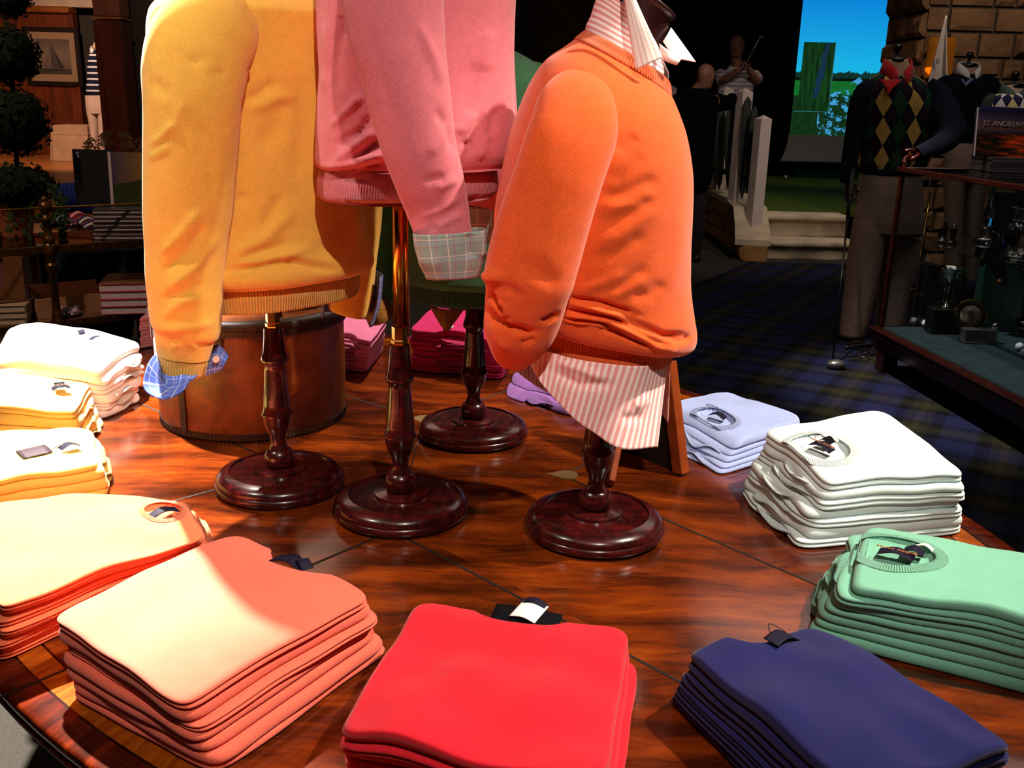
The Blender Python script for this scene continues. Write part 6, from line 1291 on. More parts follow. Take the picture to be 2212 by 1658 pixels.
def panel(a, b, top, Y0, th, mat, nm, lb, cat, uvm=True, z=None, tilt=.05):
    A, B = py(a[0], a[1], Y0), py(b[0], b[1], Y0+.0); hgt = py(a[0], top, Y0)[2]-A[2]; x = B-A; x[2] = 0; w = np.linalg.norm(x); x /= w; zz = A[2] if z is None else z
    up = np.array([0, tilt, 1.]); up /= np.linalg.norm(up); n = np.cross(x, up); o = np.array([A[0], A[1], zz]); t = thing(nm, lb, cat, o)
    hgt = py(a[0], top, Y0)[2]-zz
    P = np.array([[o+x*w*i+up*hgt*j for i in (0, 1)] for j in (0, 1)]); g = G(); g.grid(P, uv=([0, 1], [0, 1])); solidify(g.build('cover', mat, t, False), .004)
    if th: g = G(); g.poly([P[0, 0]-n*(th/2+.004)+x*.003, P[0, 1]-n*(th/2+.004)-x*.003, P[1, 1]-n*(th/2+.004)-x*.003-up*.004, P[1, 0]-n*(th/2+.004)+x*.003-up*.004], th, n); g.build('pages', M_pg2, t, False)
    return t, P, x, up, n
Yk = q[1]+.10
t_, P, x, up, n = panel((166, 446), (252, 444), 322, Yk+.12, .02, plain('black_book_cover', '070608', .75, 0, .15), 'book', 'black standing book with a white letter in the corner on the upper shelf', 'book', z=zt2+.001)
textmesh('lettering', 'S', .036, plain('white_print', '8f8a90', .6), t_, P[1, 0]+x*.024-up*.028+n*.003, x, up, .0006)
def landmat():
    t = NT('landscape_jacket'); u, v = t.uv(); p = t.n('ShaderNodeCombineXYZ', X=u, Y=v, Z=0.0).outputs[0]; nn = t.noise(p, 6, 4)
    sky = t.mix(t.math('ADD', u, t.math('MULTIPLY', nn, .2)), lin('10143a'), lin('6a4c10')); grn = t.mix(nn, lin('0a0c06'), lin('26300c'))
    c = t.mix(t.math('LESS_THAN', v, t.math('MULTIPLY_ADD', u, .18, t.math('MULTIPLY_ADD', nn, .12, .32))), sky, grn); c = t.mix(t.math('LESS_THAN', u, .06), c, lin('8a7a80')); return t.out(c, .35, 0, None, .4)
panel((240, 440), (345, 432), 328, Yk+.07, .028, landmat(), 'book', 'standing picture book with evening landscape jacket and pale spine, upper brass shelf', 'book', z=zt2+.001)
# red books on the lower shelf
q = pz(218, 680, zL); hb_ = py(209, 614, q[1])[2]-zL
M_redc = plain('red_book_cloth', '9a1428', .55); M_pg3 = varied('red_book_pages', 'a08c94', 'b09ca4', 50, .8)
zt3 = pile(q, 4, hb_, (.36, .28), math.radians(14), M_redc, M_pg3, '%s red book in the thick pile on the lower brass shelf', 'red books on the lower shelf')
def picmat():
    t = NT('painting_jacket'); p = t.geo(); n_ = t.noise(p, 9, 4, .6); c = t.ramp(n_, [(.35, lin('2a1c14')), (.52, lin('5a3a26')), (.6, lin('6a4a3a')), (.66, lin('a07a20')), (.75, lin('6a1a1a'))]); return t.out(c, .3, 0, None, .5)
ax = np.array([math.cos(math.radians(14)), math.sin(math.radians(14)), 0]); ay = np.array([-ax[1], ax[0], 0])
g = G(); g.box(np.array([q[0], q[1], zt3+.0008])+ax*.18+ay*.14, (.35, .275, .0012), math.radians(14), 0); o = g.build('book_jacket', picmat(), None, False); tag(o, 'glossy picture jacket lying on the red book pile', 'book jacket')
# cream books, box and standing cream book at the far left of the lower shelf
q = pz(81, 706, zL); M_cream = varied('cream_board', '7a6248', '8c7458', 30, .7); M_cpg = varied('cream_pages', '8a7866', '9a8874', 40, .8)
ct = pile(pz(-60, 712, zL)+rn*.11-rd*.06, 3, .085, (.30, .24), math.radians(14), M_cream, M_cpg, '%s cream book in the low pile on the lower brass shelf', 'cream books on the lower shelf')
def gamemat():
    t = NT('cream_printed_cover'); u, v = t.uv(); c = lin('8a7050'); c = t.mix(t.math('MULTIPLY', t.math('LESS_THAN', u, .66), t.math('GREATER_THAN', v, .22)), c, lin('8c6a6c'))
    ln = t.math('LESS_THAN', t.math('FRACT', t.math('MULTIPLY', v, 22.0)), .4); c = t.mix(t.math('MULTIPLY', t.math('MULTIPLY', ln, t.math('LESS_THAN', u, .6)), t.math('MULTIPLY', t.math('GREATER_THAN', v, .26), .3)), c, lin('6a4a50')); return t.out(c, .6, 0, None, .3)
t_, P, x, up, n = panel((-60, 664), (57, 656), 552, pz(20, 690, zL)[1]+.03, .03, gamemat(), 'book', 'cream and pink standing book with two round sunglass pictures, lower shelf left edge', 'book', z=ct+.001)
for k in (0, 1):
    g = G(); c = P[1, 0]+x*(.115+.032*k)-up*.016+n*.003; g.lathe([(0, 0), (.013, 0), (.012, .0012), (0, .0014)], c, 18, axis=n); g.build('picture_disc', plain('sunglass_print', '1d1514', .4), t_)
q0 = pz(86, 708, zL); bxt = thing('cardboard_tray', 'tan open cardboard tray between the cream and red books', 'tray', q0); M_tray = varied('tan_board', '7c5238', '8a6044', 20, .8)
c = q0+rd*.19+rn*.27; g = G()
for o_, sz in (((0, -.10, .045), (.32, .008, .09)), ((0, .10, .06), (.32, .008, .12)), ((-.156, 0, .045), (.008, .2, .09)), ((.156, 0, .045), (.008, .2, .09)), ((0, 0, .005), (.32, .2, .008))): g.box(c+rd*o_[0]+rn*o_[1]+np.array([0, 0, o_[2]+.001]), sz, rrot, .001)
g.build('tray_body', M_tray, bxt, False)
M_plas = glassmat('clear_wrap', (.78, .7, .74, 1), 1.6, .15)
def crumple(c, r, lb):
    P = []; sd = rnd.uniform(0, 50)
    for i in range(18):
        ph = PI*i/17; row = []
        for j in range(26):
            a = 2*PI*j/26; d = np.array([math.sin(ph)*math.cos(a), math.sin(ph)*math.sin(a), .55*(1-math.cos(ph))]); k = 1+.45*noise.noise(Vector((d[0]*3+sd, d[1]*3, d[2]*3))); row.append(np.asarray(c)+r*d*np.array([k, k, 1+.3*(k-1)]))
        P.append(row)
    g = G(); g.grid(np.array(P)[::-1], True); o = g.build('plastic_wrap', varied('crinkled_wrap', '7a666c', '9c8890', 60, .3), None, False); tag(o, lb, 'wrapping')
crumple(pz(158, 688, zL)+rn*.05+np.array([0, 0, .001]), .045, 'crumpled clear plastic wrap beside the red books'); crumple(pz(104, 706, zL)+rd*.09+rn*.27+np.array([0, 0, .012]), .05, 'crumpled clear plastic wrap lying in the cardboard tray')
# teal bag and dark denim behind the red books
YJ = 5.0
M_den = varied('dark_denim', '0e1220', '1a2136', 30, .9, .3, 400, .1)
jn = thing('denim_jacket', 'dark navy denim garment hanging behind the brass rack lower shelf', 'jacket', py(200, 700, YJ))
rows = [prow((128, 540), (310, 536), .06, YJ), prow((122, 580), (312, 575), .08, YJ), prow((126, 640), (300, 630), .09, YJ), prow((140, 700), (290, 690), .09, YJ), prow((150, 760), (280, 750), .08, YJ)]
P = torso_grid(rows, 40, 50); P = sculpt(P, [([(190, 550), (175, 600), (170, 650)], 10, .03), ([(215, 545), (205, 650)], 8, -.02)]); g = G(); g.grid(P, True, capa=True, capb=True); g.build('cloth', M_den, jn)
g = G(); q = py(215, 760, YJ); g.tube([(q[0], YJ, .0), (q[0], YJ, q[2]+.1)], .015, 8); g.lathe([(0, .003), (.15, .003), (.15, .012), (0, .014)], (q[0], YJ, 0), 24); g.build('stand', M_blackwood, jn)
def tealmat():
    t = NT('teal_print'); u, v = t.uv(); d = t.math('SQRT', t.math('ADD', t.math('POWER', t.math('SUBTRACT', u, .74), 2.0), t.math('POWER', t.math('SUBTRACT', v, .62), 2.0)))
    c = lin('0f5a6a'); c = t.mix(t.math('LESS_THAN', d, .30), c, lin('b8aca0')); c = t.mix(t.math('LESS_THAN', d, .19), c, lin('0e5168')); st = t.math('LESS_THAN', t.math('FRACT', t.math('MULTIPLY', u, 9.0)), .22); c = t.mix(t.math('MULTIPLY', st, t.math('MULTIPLY', t.math('LESS_THAN', u, .42), t.math('GREATER_THAN', v, .35))), c, lin('8ab0b4')); return t.out(c, .8, 0, None, .2)
tb = thing('tote_bag', 'teal tote bag with white ring print hanging behind the brass rack', 'bag', py(300, 575, 5.4))
P = strip([(268, 524, 5.36), (300, 520, 5.34), (350, 516, 5.36)], [(278, 574, 5.36), (310, 568, 5.33), (352, 560, 5.36)], 16, 10, .02); g = G(); g.grid(P[::-1], uv=(np.linspace(0, 1, 16), np.linspace(0, 1, 10))); solidify(g.build('bag_body', tealmat(), tb), .03)
g = G(); g.tube(spl([py(285, 522, 5.37), py(290, 440, 5.4), py(320, 425, 5.4), py(335, 440, 5.4), py(335, 518, 5.37)], 16), .008, 8); g.build('strap', plain('teal_strap', '0f4a58', .8), tb)
g = G(); q = py(310, 430, 5.42); g.tube([(q[0], 5.43, 0), (q[0], 5.43, q[2]+.03)], .012, 8); g.lathe([(0, .003), (.12, .003), (.12, .012), (0, .014)], (q[0], 5.43, 0), 24); g.build('hook_stand', M_blackwood, tb)

# ---- topiary
M_ivy = varied('dark_ivy', '060c07', '0f1a0d', 24, .85, spec=.08); M_ivyl = varied('ivy_sprig', '101c0c', '283818', 24, .85, spec=.1)
top_ = thing('topiary', 'three-tier ivy topiary in a terracotta pot on the brass rack', 'topiary', rk(-.22, .2, zU))
tc = py(42, 540, YR+.25); tc = np.array([tc[0], tc[1], zU+.001])
def leafball(c, r, n, sc=(1, 1, 1), ls=.022, mat=None, name='foliage'):
    g = G(); c = np.asarray(c, float); g.sphere(c, r*.86, 18, scale=sc)
    for k in range(n):
        d = np.array([rnd.gauss(0, 1) for _ in range(3)]); d /= np.linalg.norm(d); p = c+d*r*np.array(sc)*rnd.uniform(.84, 1.07)
        t1_ = np.cross(d, [rnd.random(), rnd.random(), rnd.random()]); t1_ /= np.linalg.norm(t1_); t2_ = np.cross(d, t1_); l = ls*rnd.uniform(.7, 1.3); dd = d*rnd.uniform(-.1, .5)
        a = t1_+dd; g.add([p-t1_*l*.2, p+t2_*l*.55+d*l*.15, p+a*l*.45+t2_*l*.3, p+a*l*1.2, p+a*l*.45-t2_*l*.3, p-t2_*l*.55+d*l*.15], [(0, 1, 2, 3), (0, 3, 4, 5)])
    g.build(name, mat or M_ivy, top_, False)
g = G(); g.lathe([(0, 0), (.062, 0), (.066, .01), (.086, .14), (.094, .142), (.097, .175), (.088, .178), (.084, .16), (0, .158)], tc, 36); g.build('pot', varied('terracotta', '5e2c16', '7c4022', 14, .85, .2, 80, .2), top_, angle=40)
yb = YR+.25; c1_ = py(36, 402, yb); c2_ = py(33, 262, yb); c3_ = py(20, 118, yb); m_ = mpp(c2_)
leafball(c1_, 82*m_, 520, (1, 1, .62)); leafball(c2_, 70*m_, 620); leafball(c3_, 60*m_, 520); leafball(py(20, -10, yb), 46*m_, 200)
g = G(); g.tube(spl([tc+np.array([0, 0, .15]), c1_, c2_, c3_], 14), .011, 8); g.build('stem', varied('ivy_stem', '1e1209', '2c1c10', 30, .9), top_)
g = G()
for st, en in (((100, 395), (150, 470)), ((110, 400), (140, 440)), ((80, 420), (95, 500)), ((30, 440), (20, 520)), ((60, 430), (62, 530))):
    A, B = py(*st, yb-.08), py(*en, yb-.12)
    for f in np.linspace(0, 1, 12):
        p = A+(B-A)*f+np.array([.012*math.sin(f*19), 0, .01*math.cos(f*23)]); l = .018; a = rnd.uniform(0, 6); u_ = np.array([math.cos(a), -.3, math.sin(a)]); v_ = np.array([-math.sin(a), -.2, math.cos(a)]); g.add([p, p+u_*l+v_*l*.6, p+u_*l*1.5, p+u_*l-v_*l*.6], [(0, 1, 2, 3)])
    g.tube([A, (A+B)/2+np.array([.01, 0, .01]), B], .0022, 5)
g.build('trailing_vine', M_ivyl, top_, False)
vs = thing('bud_vase', 'little dark vase with an ivy sprig beside the grey books', 'vase', pz(137, 522, zU)); q = pz(137, 522, zU)
g = G(); g.lathe([(0, .001), (.02, .001), (.022, .006), (.010, .014), (.020, .03), (.016, .05), (.010, .06), (.012, .064), (0, .06)], q, 20); g.build('vase_body', plain('dark_pewter', '1c1612', .3, .4), vs)
g = G()
for k in range(30):
    f = k/29; p = q+np.array([.02*math.sin(k*1.7), .02*math.cos(k*2.3), .06+.14*f]); l = .017; a = k*2.1; u_ = np.array([math.cos(a), -.3, math.sin(a)]); v_ = np.array([-math.sin(a), -.2, math.cos(a)]); g.add([p, p+u_*l+v_*l*.6, p+u_*l*1.5, p+u_*l-v_*l*.6], [(0, 1, 2, 3)])
g.tube([q+np.array([0, 0, .05]), q+np.array([.005, 0, .2])], .002, 5); g.build('ivy_sprig', M_ivyl, vs, False)

# ---- tan side table with folded striped ties, dried plant, blue chair
YT = 5.6; q = py(140, 505, YT); zq = q[2]
st_ = thing('side_table', 'tan topped side table carrying striped folded cloths behind the brass rack', 'table', (q[0], YT+.2, 0))
g = G(); g.box((q[0]+.02, YT+.22, zq-.012), (.85, .5, .024), .1, .004); g.build('tabletop', varied('tan_wood', '8a5a3a', 'a06c46', 6, .4), st_, False)
for sx_ in (-.36, .36):
    for sy_ in (-.18, .18): g = G(); g.box((q[0]+.02+sx_, YT+.22+sy_, (zq-.024)/2), (.04, .04, zq-.026), .1, .004); g.build('leg', M_maho, st_, False)
def tie_mat(nm, a, b, c): return lines_mat(nm, a, [(.25, .3, b, 1), (.7, .12, c, 1)], [], .8, .045)
for k, (px_, pyy, m, lb, w_) in enumerate(((118, 497, tie_mat('tie_navy', '14182c', '5a6480', 'a02a3c'), 'navy striped folded cloth on the side table, leftmost', .12), (150, 490, tie_mat('tie_red', '8a2230', 'd08a90', '1a1a30'), 'red striped folded cloth on the side table', .13), (168, 500, tie_mat('tie_blue', '1a1f3c', 'b8b0a0', '8a2230'), 'blue and cream striped folded cloth on the side table, rightmost', .10))):
    q2 = pz(px_, pyy, zq+.001); t_ = thing('folded_cloth', lb, 'folded cloth', q2, 'striped cloths on the side table'); P = []
    for i in range(10):
        a = i/9; P.append([(q2[0]-w_/2+w_*j/11+.02*a, q2[1]+.16*a, zq+.004+.085*math.sin(PI*min(1, a*.5+.25))*(.8+.2*math.sin(j*1.3))*(1-abs(j/5.5-1)**4)) for j in range(12)])
    g = G(); g.grid(np.array(P)); solidify(g.build('cloth', m, t_), .006, -1)
dp = thing('dried_plant', 'dried brown fern fronds rising behind the standing books', 'plant', py(268, 505, YT+.2)); q = py(268, 505, YT+.2); q[2] = zq+.001
g = G(); g.lathe([(0, 0), (.05, 0), (.06, .08), (.052, .08), (0, .075)], q, 20); g.build('pot', M_blk, dp)
g = G(); ztp = py(268, 295, YT+.2)[2]
for k in range(12):
    a = -1.2+2.4*k/11; tip = q+np.array([.13*math.sin(a)*1.3, .05*math.cos(k*2), (ztp-q[2])*(.98-.18*abs(a)**1.5*.6)]); C_ = spl([q+np.array([0, 0, .07]), q+np.array([.02*math.sin(a), 0, .22]), tip+np.array([0, 0, .03]), tip+np.array([.05*math.sin(a), 0, -.02])], 16)
    g.tube(C_, .0025, 5)
    for i in range(7, 16):
        for s_ in (-1, 1): p = C_[i]; u_ = np.array([s_*.022, 0, -.012]); g.add([p, p+u_*.5+np.array([0, 0, .006]), p+u_, p+u_*.5-np.array([0, 0, .006])], [(0, 1, 2, 3)])
g.build('fronds', varied('dried_fern', '2c1c0e', '6a4a28', 30, .9), dp, False)
YC = 7.0; q = py(150, 402, YC); ch = thing('chair', 'blue ribbed upholstered chair back seen between ivy and black book', 'chair', (q[0], YC, 0)); zc_ = q[2]
M_blu = lines_mat('blue_corduroy', '1c2c6a', [(.5, .4, '2c419a', .9)], [], .85, .022)
P = strip([(128, 406, YC), (150, 400, YC-.02), (205, 402, YC)], [(134, 452, YC-.04), (155, 455, YC-.06), (205, 458, YC-.04)], 26, 10, .03); g = G(); g.grid(P[::-1]); solidify(g.build('backrest', M_blu, ch), .07)
g = G(); g.box((q[0]+.09, YC-.22, .44), (.46, .46, .10), 0, .03); g.build('seat', M_blu, ch)
for sx_ in (-.11, .29):
    for sy_ in (-.42, -.03): g = G(); zt_l = .39 if sy_ < -.1 else .62; g.box((q[0]+sx_, YC+sy_, zt_l/2), (.035, .035, zt_l-.002), 0, .004); g.build('leg', M_maho, ch, False)

# ---- far left room on its timber platform
zP = .37; YW = 16.3
M_floorw = NT('honey_floorboards'); p = M_floorw.geo(); f = M_floorw.noise(M_floorw.mapv(p, (1, 12, 1)), 1.2, 4); M_floorw = M_floorw.out(M_floorw.ramp(f, [(.3, lin('8a4a20')), (.7, lin('b06c34'))]), .35, 0, None, .4)
xr = py(206, 380, 11.2)[0]
wp = thing('timber_platform', 'raised honey coloured wood floor of the far left room', 'platform', (-6.6, 13.5, 0)); g = G(); g.box(((-8.9+xr+.6)/2, (11.2+YW)/2, zP/2), (xr+.6+8.9, YW-11.2-.02, zP-.004), 0, .01); g.build('floorboards', M_floorw, wp, False)
g = G(); g.box(((-8.9+xr+.6)/2, 11.19, zP-.012), (xr+.6+8.9, .05, .03), 0, .004); g.build('nosing', varied('pale_nosing', 'b08058', 'c09068', 8, .4), wp, False)
M_pan = NT('mahogany_panelling'); p = M_pan.geo(); f = M_pan.noise(M_pan.mapv(p, (9, 9, .8)), 1.5, 4); M_pan = M_pan.out(M_pan.ramp(f, [(.3, lin('4a1c0a')), (.7, lin('74320f'))]), .4, 0, None, .4)
xw = py(166, 150, YW)[0]; zcor = py(100, 28, YW)[2]
g = G(); g.box(((-8.9+xw)/2, YW+.1, zcor/2), (xw+8.9, .2, zcor-.002)); struct(g, 'wall_panelled', M_pan)
g = G(); g.box(((-8.9+xw)/2, YW+.06, zcor+.05), (xw+8.9, .32, .10), 0, .02); struct(g, 'trim_1', varied('cornice_wood', '7a3c14', '94501e', 6, .4))
M_plas_ = varied('cream_plaster', 'b89a86', 'c4a892', 4, .9)
g = G(); g.box(((-8.9+xw+.9)/2, YW+.14, (zcor+.10+ZC)/2-.02), (xw+.9+8.9, .2, ZC-zcor-.14)); struct(g, 'wall_plaster', M_plas_)
g = G(); g.box((xw+.45, YW+.32, zcor/2), (.9, .1, zcor-.002)); struct(g, 'wall_alcove', varied('grey_alcove', '28221e', '332c26', 12, .9))
x1_ = py(148, 225, YW)[0]
for px_ in (62, 163): a = py(px_, 150, YW-.02); g = G(); g.box((a[0], YW-.01, (zP+zcor)/2), (.08, .03, zcor-zP-.01), 0, .008); struct(g, 'trim_2' if px_ == 62 else 'trim_3', M_pan)
# sailboat picture
f0, f1 = py(62, 184, YW-.03), py(168, 60, YW-.03); pc_ = thing('framed_picture', 'framed sailing yacht print with wide cream mat on the panelled wall', 'picture', (f0+f1)/2); fw, fh = f1[0]-f0[0], f1[2]-f0[2]; cf_ = (f0+f1)/2
M_fr = plain('dark_frame', '1c0f08', .35); M_gil = plain('gilt_edge', '8a5a28', .4, .6)
for sx_ in (-1, 1): g = G(); g.box(cf_+np.array([sx_*(fw/2-.035), -.0, 0]), (.07, .045, fh), 0, .008); g.build('frame_side', M_fr, pc_, False)
for sz_ in (-1, 1): g = G(); g.box(cf_+np.array([0, 0, sz_*(fh/2-.035)]), (fw-.142, .045, .07), 0, .008); g.build('frame_rail', M_fr, pc_, False)
g = G(); g.box(cf_+np.array([0, .01, 0]), (fw-.14, .012, fh-.14)); g.build('mat_board', plain('cream_mat', '8c6c50', .9), pc_, False)
def boatmat():
    t = NT('yacht_print'); u, v = t.uv(); p = t.n('ShaderNodeCombineXYZ', X=u, Y=v, Z=0.0).outputs[0]; c = t.ramp(v, [(.0, lin('1c1612')), (.15, lin('2c2420')), (.17, lin('5c473c')), (.55, lin('6e584a')), (1, lin('483a38'))])
    return t.out(t.mix(t.math('MULTIPLY', t.noise(p, 5, 3), .35), c, lin('7e6654')), .5, 0, None, .3)
iw, ih = fw-.33, fh-.36; g = G(); g.grid(np.array([[cf_+np.array([iw*(i-.5), .002, ih*(j-.5)]) for i in (0, 1)] for j in (0, 1)]), uv=([0, 1], [0, 1])); pr_o = g.build('print', boatmat(), pc_, False)
def sail(pts, hexc, k): g = G(); g.poly([cf_+np.array([iw*(a-.5), -.0005-.0006*k, ih*(b-.5)]) for a, b in pts], .0008, (0, -1, 0)); g.build('sail', plain('sail_%s' % hexc, hexc, .8), pr_o, False)
sail([(.44, .80), (.20, .18), (.40, .20)], '5e4a40', 1); sail([(.46, .86), (.42, .2), (.62, .17)], '3a2c27', 2); sail([(.48, .82), (.64, .17), (.80, .19)], '2a201d', 3); sail([(.16, .15), (.82, .15), (.78, .11), (.2, .11)], '140e0c', 4)
# skirted bench
b0, b1 = pz(118, 347, zP), pz(214, 346, zP); zt_ = py(118, 270, b0[1])[2]; bn = thing('skirted_bench', 'bench under a tailored beige cloth skirt in the far left room', 'bench', b0); M_skirt = varied('beige_skirt_cloth', 'a07a5e', 'b48c6e', 6, .9)
g = G(); bx0, bx1, by0, by1 = b0[0], b1[0], b0[1], b0[1]+.62; per = [(bx0, by1), (bx0, by0), (bx1, by0), (bx1, by1)]
rows = []
for z, o in ((zP+.003, .05), (zP+.3, .025), (zt_-.14, .008), (zt_-.135, .014), (zt_-.01, .006), (zt_, -.006)):
    r_ = []
    for a, b in zip(per, per[1:]+per[:1]):
        for f in np.linspace(0, 1, 20, endpoint=False):
            x_, y_ = a[0]+(b[0]-a[0])*f, a[1]+(b[1]-a[1])*f; pl = o+(.02 if o > .02 else 0)*(math.exp(-((f-.0)/.06)**2)*-1+.4*math.sin(f*14)); cx_2, cy_2 = (bx0+bx1)/2, (by0+by1)/2; r_.append((x_+np.sign(x_-cx_2)*pl, y_+np.sign(y_-cy_2)*pl, z))
    rows.append(r_)
g.grid(np.array(rows), True, capb=True); g.build('skirt', M_skirt, bn, False)
# striped mannequin half hidden by the column
YM = 14.7; ms = thing('mannequin', 'mannequin in navy and white striped sweater and pale trousers half hidden by the column', 'mannequin', (py(212, 300, YM)[0], YM, zP), 'shop mannequins')
t = NT('navy_white_stripes'); z_ = t.xyz(t.geo())[2]; fr = t.math('FRACT', t.math('MULTIPLY', z_, 1/.082)); M_strp = t.out(t.mix(t.math('LESS_THAN', fr, .3), lin('16172a'), lin('c9bfc4')), .9, 0, None, .1)
P = bodygrid([(200, 222, 108, 0, .07), (195, 228, 116, 0, .10), (192, 232, 128, 0, .12), (190, 235, 150, 0, .13), (189, 236, 180, 0, .13), (187, 236, 192, 0, .13), (188, 236, 198, 0, .125)], YM, 36, 40); g = G(); g.grid(P, True); g.build('sweater', M_strp, ms)
P = bodygrid([(188, 236, 196, 0, .12), (188, 236, 208, 0, .12)], YM, 30, 6); g = G(); g.grid(P, True); g.build('waistband', M_navyk, ms)
M_pale = varied('pale_trouser', 'b9998a', 'c4a696', 8, .9); P = bodygrid([(185, 238, 206, 0, .13), (186, 238, 225, 0, .13), (189, 236, 245, 0, .12)], YM, 36, 12); g = G(); g.grid(P, True); tr = g.build('trousers', M_pale, ms)
leg([(188, 212, 240, .11), (192, 213, 260, .10), (198, 214, 300, .09), (203, 216, 346, .08)], YM, M_pale, tr); leg([(212, 237, 240, .11), (213, 235, 260, .10), (215, 232, 300, .09), (217, 230, 346, .08)], YM, M_pale, tr)
collar(ms, (209, 106), plain('white_collar', 'd8ccc4', .8), YM, .075, .10, .05); P = bodygrid([(203, 217, 92, 0, .055), (202, 218, 104, 0, .06)], YM, 24, 8); g = G(); g.grid(P, True, capa=True); g.build('neck_form', M_skinform, ms)
g = G(); q = py(212, 350, YM); g.lathe([(0, zP+.004), (.17, zP+.004), (.17, zP+.016), (.02, zP+.03), (.016, zP+.5), (0, zP+.5)], (q[0], YM, 0), 28); g.build('stand_base', M_blackwood, ms)
# column
YL = 9.6; k0, k1 = py(207, 200, YL), py(266, 200, YL); k0 = (py(206, 60, YL)[0]+py(221, 300, YL)[0])/2; k1 = (py(262, 60, YL)[0]+py(281, 300, YL)[0])/2
col_ = thing('wood_column', 'square dark mahogany column standing left of the yellow bust', 'column', ((k0+k1)/2, YL, 0)); M_colw = NT('column_mahogany'); p = M_colw.geo(); f = M_colw.noise(M_colw.mapv(p, (12, 12, .9)), 1.4, 4); M_colw = M_colw.out(M_colw.ramp(f, [(.3, lin('2a0d06')), (.7, lin('44180a'))]), .35, 0, None, .4)
zm = py(235, 42, YL)[2]; w_ = k1-k0; cx_ = (k0+k1)/2
g = G(); g.box((cx_, YL+w_/2, zm/2), (w_, w_, zm-.004), 0, .01); g.build('shaft', M_colw, col_, False)
for sx_ in (-1, 1): g = G(); g.box((cx_+sx_*(w_/2-.03), YL-.008, zm/2), (.05, .022, zm-.02), 0, .005); g.build('stile', M_colw, col_, False)
g = G(); g.box((cx_, YL+w_/2, zm+.012), (w_+.03, w_+.03, .02), 0, .006); g.build('necking', varied('necking_wood', '6a3a20', '7c4a2a', 8, .25), col_, False); g = G(); g.box((cx_, YL+w_/2, (zm+.024+ZC-.03)/2), (w_-.01, w_-.01, ZC-zm-.06), 0, .008); g.build('capital', varied('column_top', '4a2414', '5a3020', 6, .4), col_, False)
xa, xb = py(283, 200, 10.2)[0], py(1045, 200, 10.2)[0]
g = G(); g.box(((xa+xb)/2, 10.4, ZC/2-.02), (xb-xa, .2, ZC-.05)); struct(g, 'wall_partition', varied('dark_brown_panel', '170b06', '1f100a', 3, .5))
s0, s1 = py(327, 31, 10.25), py(352, -60, 10.25); sg = thing('wall_sign', 'small dark red sign with pale lower strip on the dark partition wall', 'sign', (s0+s1)/2); g = G(); g.box((s0+s1)/2+np.array([.05, 0, .0]), (s1[0]-s0[0]+.1, .02, s1[2]-s0[2]), 0, .003); g.build('panel', plain('oxblood', '3a0c12', .5), sg, False)
g = G(); g.box(np.array([(s0+s1)[0]/2+.05, 10.236, s0[2]+.018]), (s1[0]-s0[0]+.09, .006, .03)); g.build('lower_strip', plain('pale_strip', '8a7072', .6), sg, False)
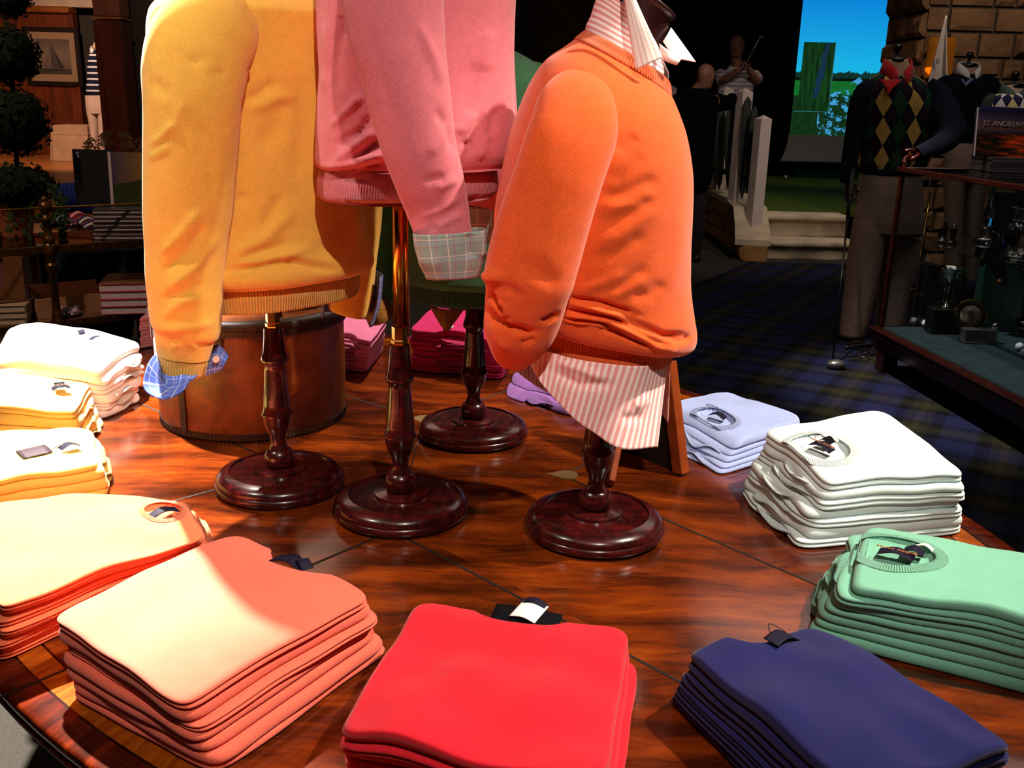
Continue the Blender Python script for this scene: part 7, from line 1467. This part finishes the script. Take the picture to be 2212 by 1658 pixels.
# ------------------------------------------------------------------ light
def spot(name, loc, target, power, size, blend=.4, rad=.05, col=(1, .86, .68)):
    l = bpy.data.lights.new(name, 'SPOT'); l.energy = power; l.spot_size = math.radians(size); l.spot_blend = blend; l.shadow_soft_size = rad; l.color = col
    o = bpy.data.objects.new(name, l); COL.objects.link(o); o.location = loc
    d = Vector(target)-Vector(loc); o.rotation_euler = d.to_track_quat('-Z', 'Y').to_euler(); return o
def area(name, loc, sz, power, col):
    l = bpy.data.lights.new(name, 'AREA'); l.shape = 'SQUARE'; l.size = sz; l.energy = power; l.color = col
    o = bpy.data.objects.new(name, l); COL.objects.link(o); o.location = loc; return o
WARM = (1, .88, .74)
spot('track_spot_left', (-1.45, 2.6, 3.45), (-1.05, 1.95, .85), 3500, 24, .6, .04, (1, .93, .86)); spot('track_spot_left', (-1.2, 2.75, 3.45), (-.58, 1.22, .85), 3700, 16, .7, .04, (1, .9, .78))
spot('track_spot_front', (.42, -.8, 3.45), (-.05, 1.5, 1.05), 260, 34, .6, .035, WARM)
spot('track_spot_right', (1.8, 1.25, 3.45), (.5, 1.35, .85), 560, 42, .5, .04, (1, .88, .72))
spot('track_spot_sleeve', (-1.9, .7, 3.45), (-.5, 1.55, 1.35), 200, 20, .6, .04, WARM)
spot('track_spot_back', (.2, 3.5, 3.45), (-.15, 2.55, .8), 420, 30, .6, .04, WARM)
spot('stage_spot', (2.4, 7.0, 3.5), (2.3, 9.8, .6), 130, 60, .7, .08, (1, .82, .7))
spot('turf_spot', (3.2, 10.0, 3.5), (3.2, 10.6, .4), 40, 70, .8, .08, (1, .9, .6))
spot('case_spot', (.95, 4.9, 3.5), (2.35, 4.85, .5), 650, 40, .7, .06, (1, .9, .8))
spot('pillar_spot', (3.6, 6.6, 3.5), (3.9, 8.8, 1.6), 120, 60, .7, .06, WARM)
spot('rack_spot', (-2.6, 2.4, 3.5), (-2.0, 4.4, .7), 330, 50, .7, .06, (1, .74, .55))
spot('left_room_spot', (-6.0, 12.2, 3.5), (-6.6, 15.6, .8), 620, 80, .7, .1, (1, .68, .48))
spot('column_fill', (-2.6, 6.6, 3.5), (-4.0, 9.6, 1.6), 260, 50, .8, .08, (1, .7, .5)); spot('screen_cloth_fill', (3.6, 12.2, 3.5), (4.4, 15.0, .9), 60, 70, .8, .1, (1, .85, .75))  # both added as fill: one lifts the dark column, one the unlit screen cloth
area('ambient_fill', (2.6, 5.2, 3.6), 2.5, 26, (1, .86, .75)); area('ambient_fill', (-2.6, 6.2, 3.6), 2.5, 30, (1, .72, .52)); area('ambient_fill', (-.2, -.6, 3.6), 2.0, 9, (1, .82, .66))  # soft area lamps added for dim ambient light, not real ceiling panels
w = bpy.data.worlds.new('world'); S.world = w; w.use_nodes = True
w.node_tree.nodes['Background'].inputs[0].default_value = (.9, .7, .55, 1); w.node_tree.nodes['Background'].inputs[1].default_value = .0
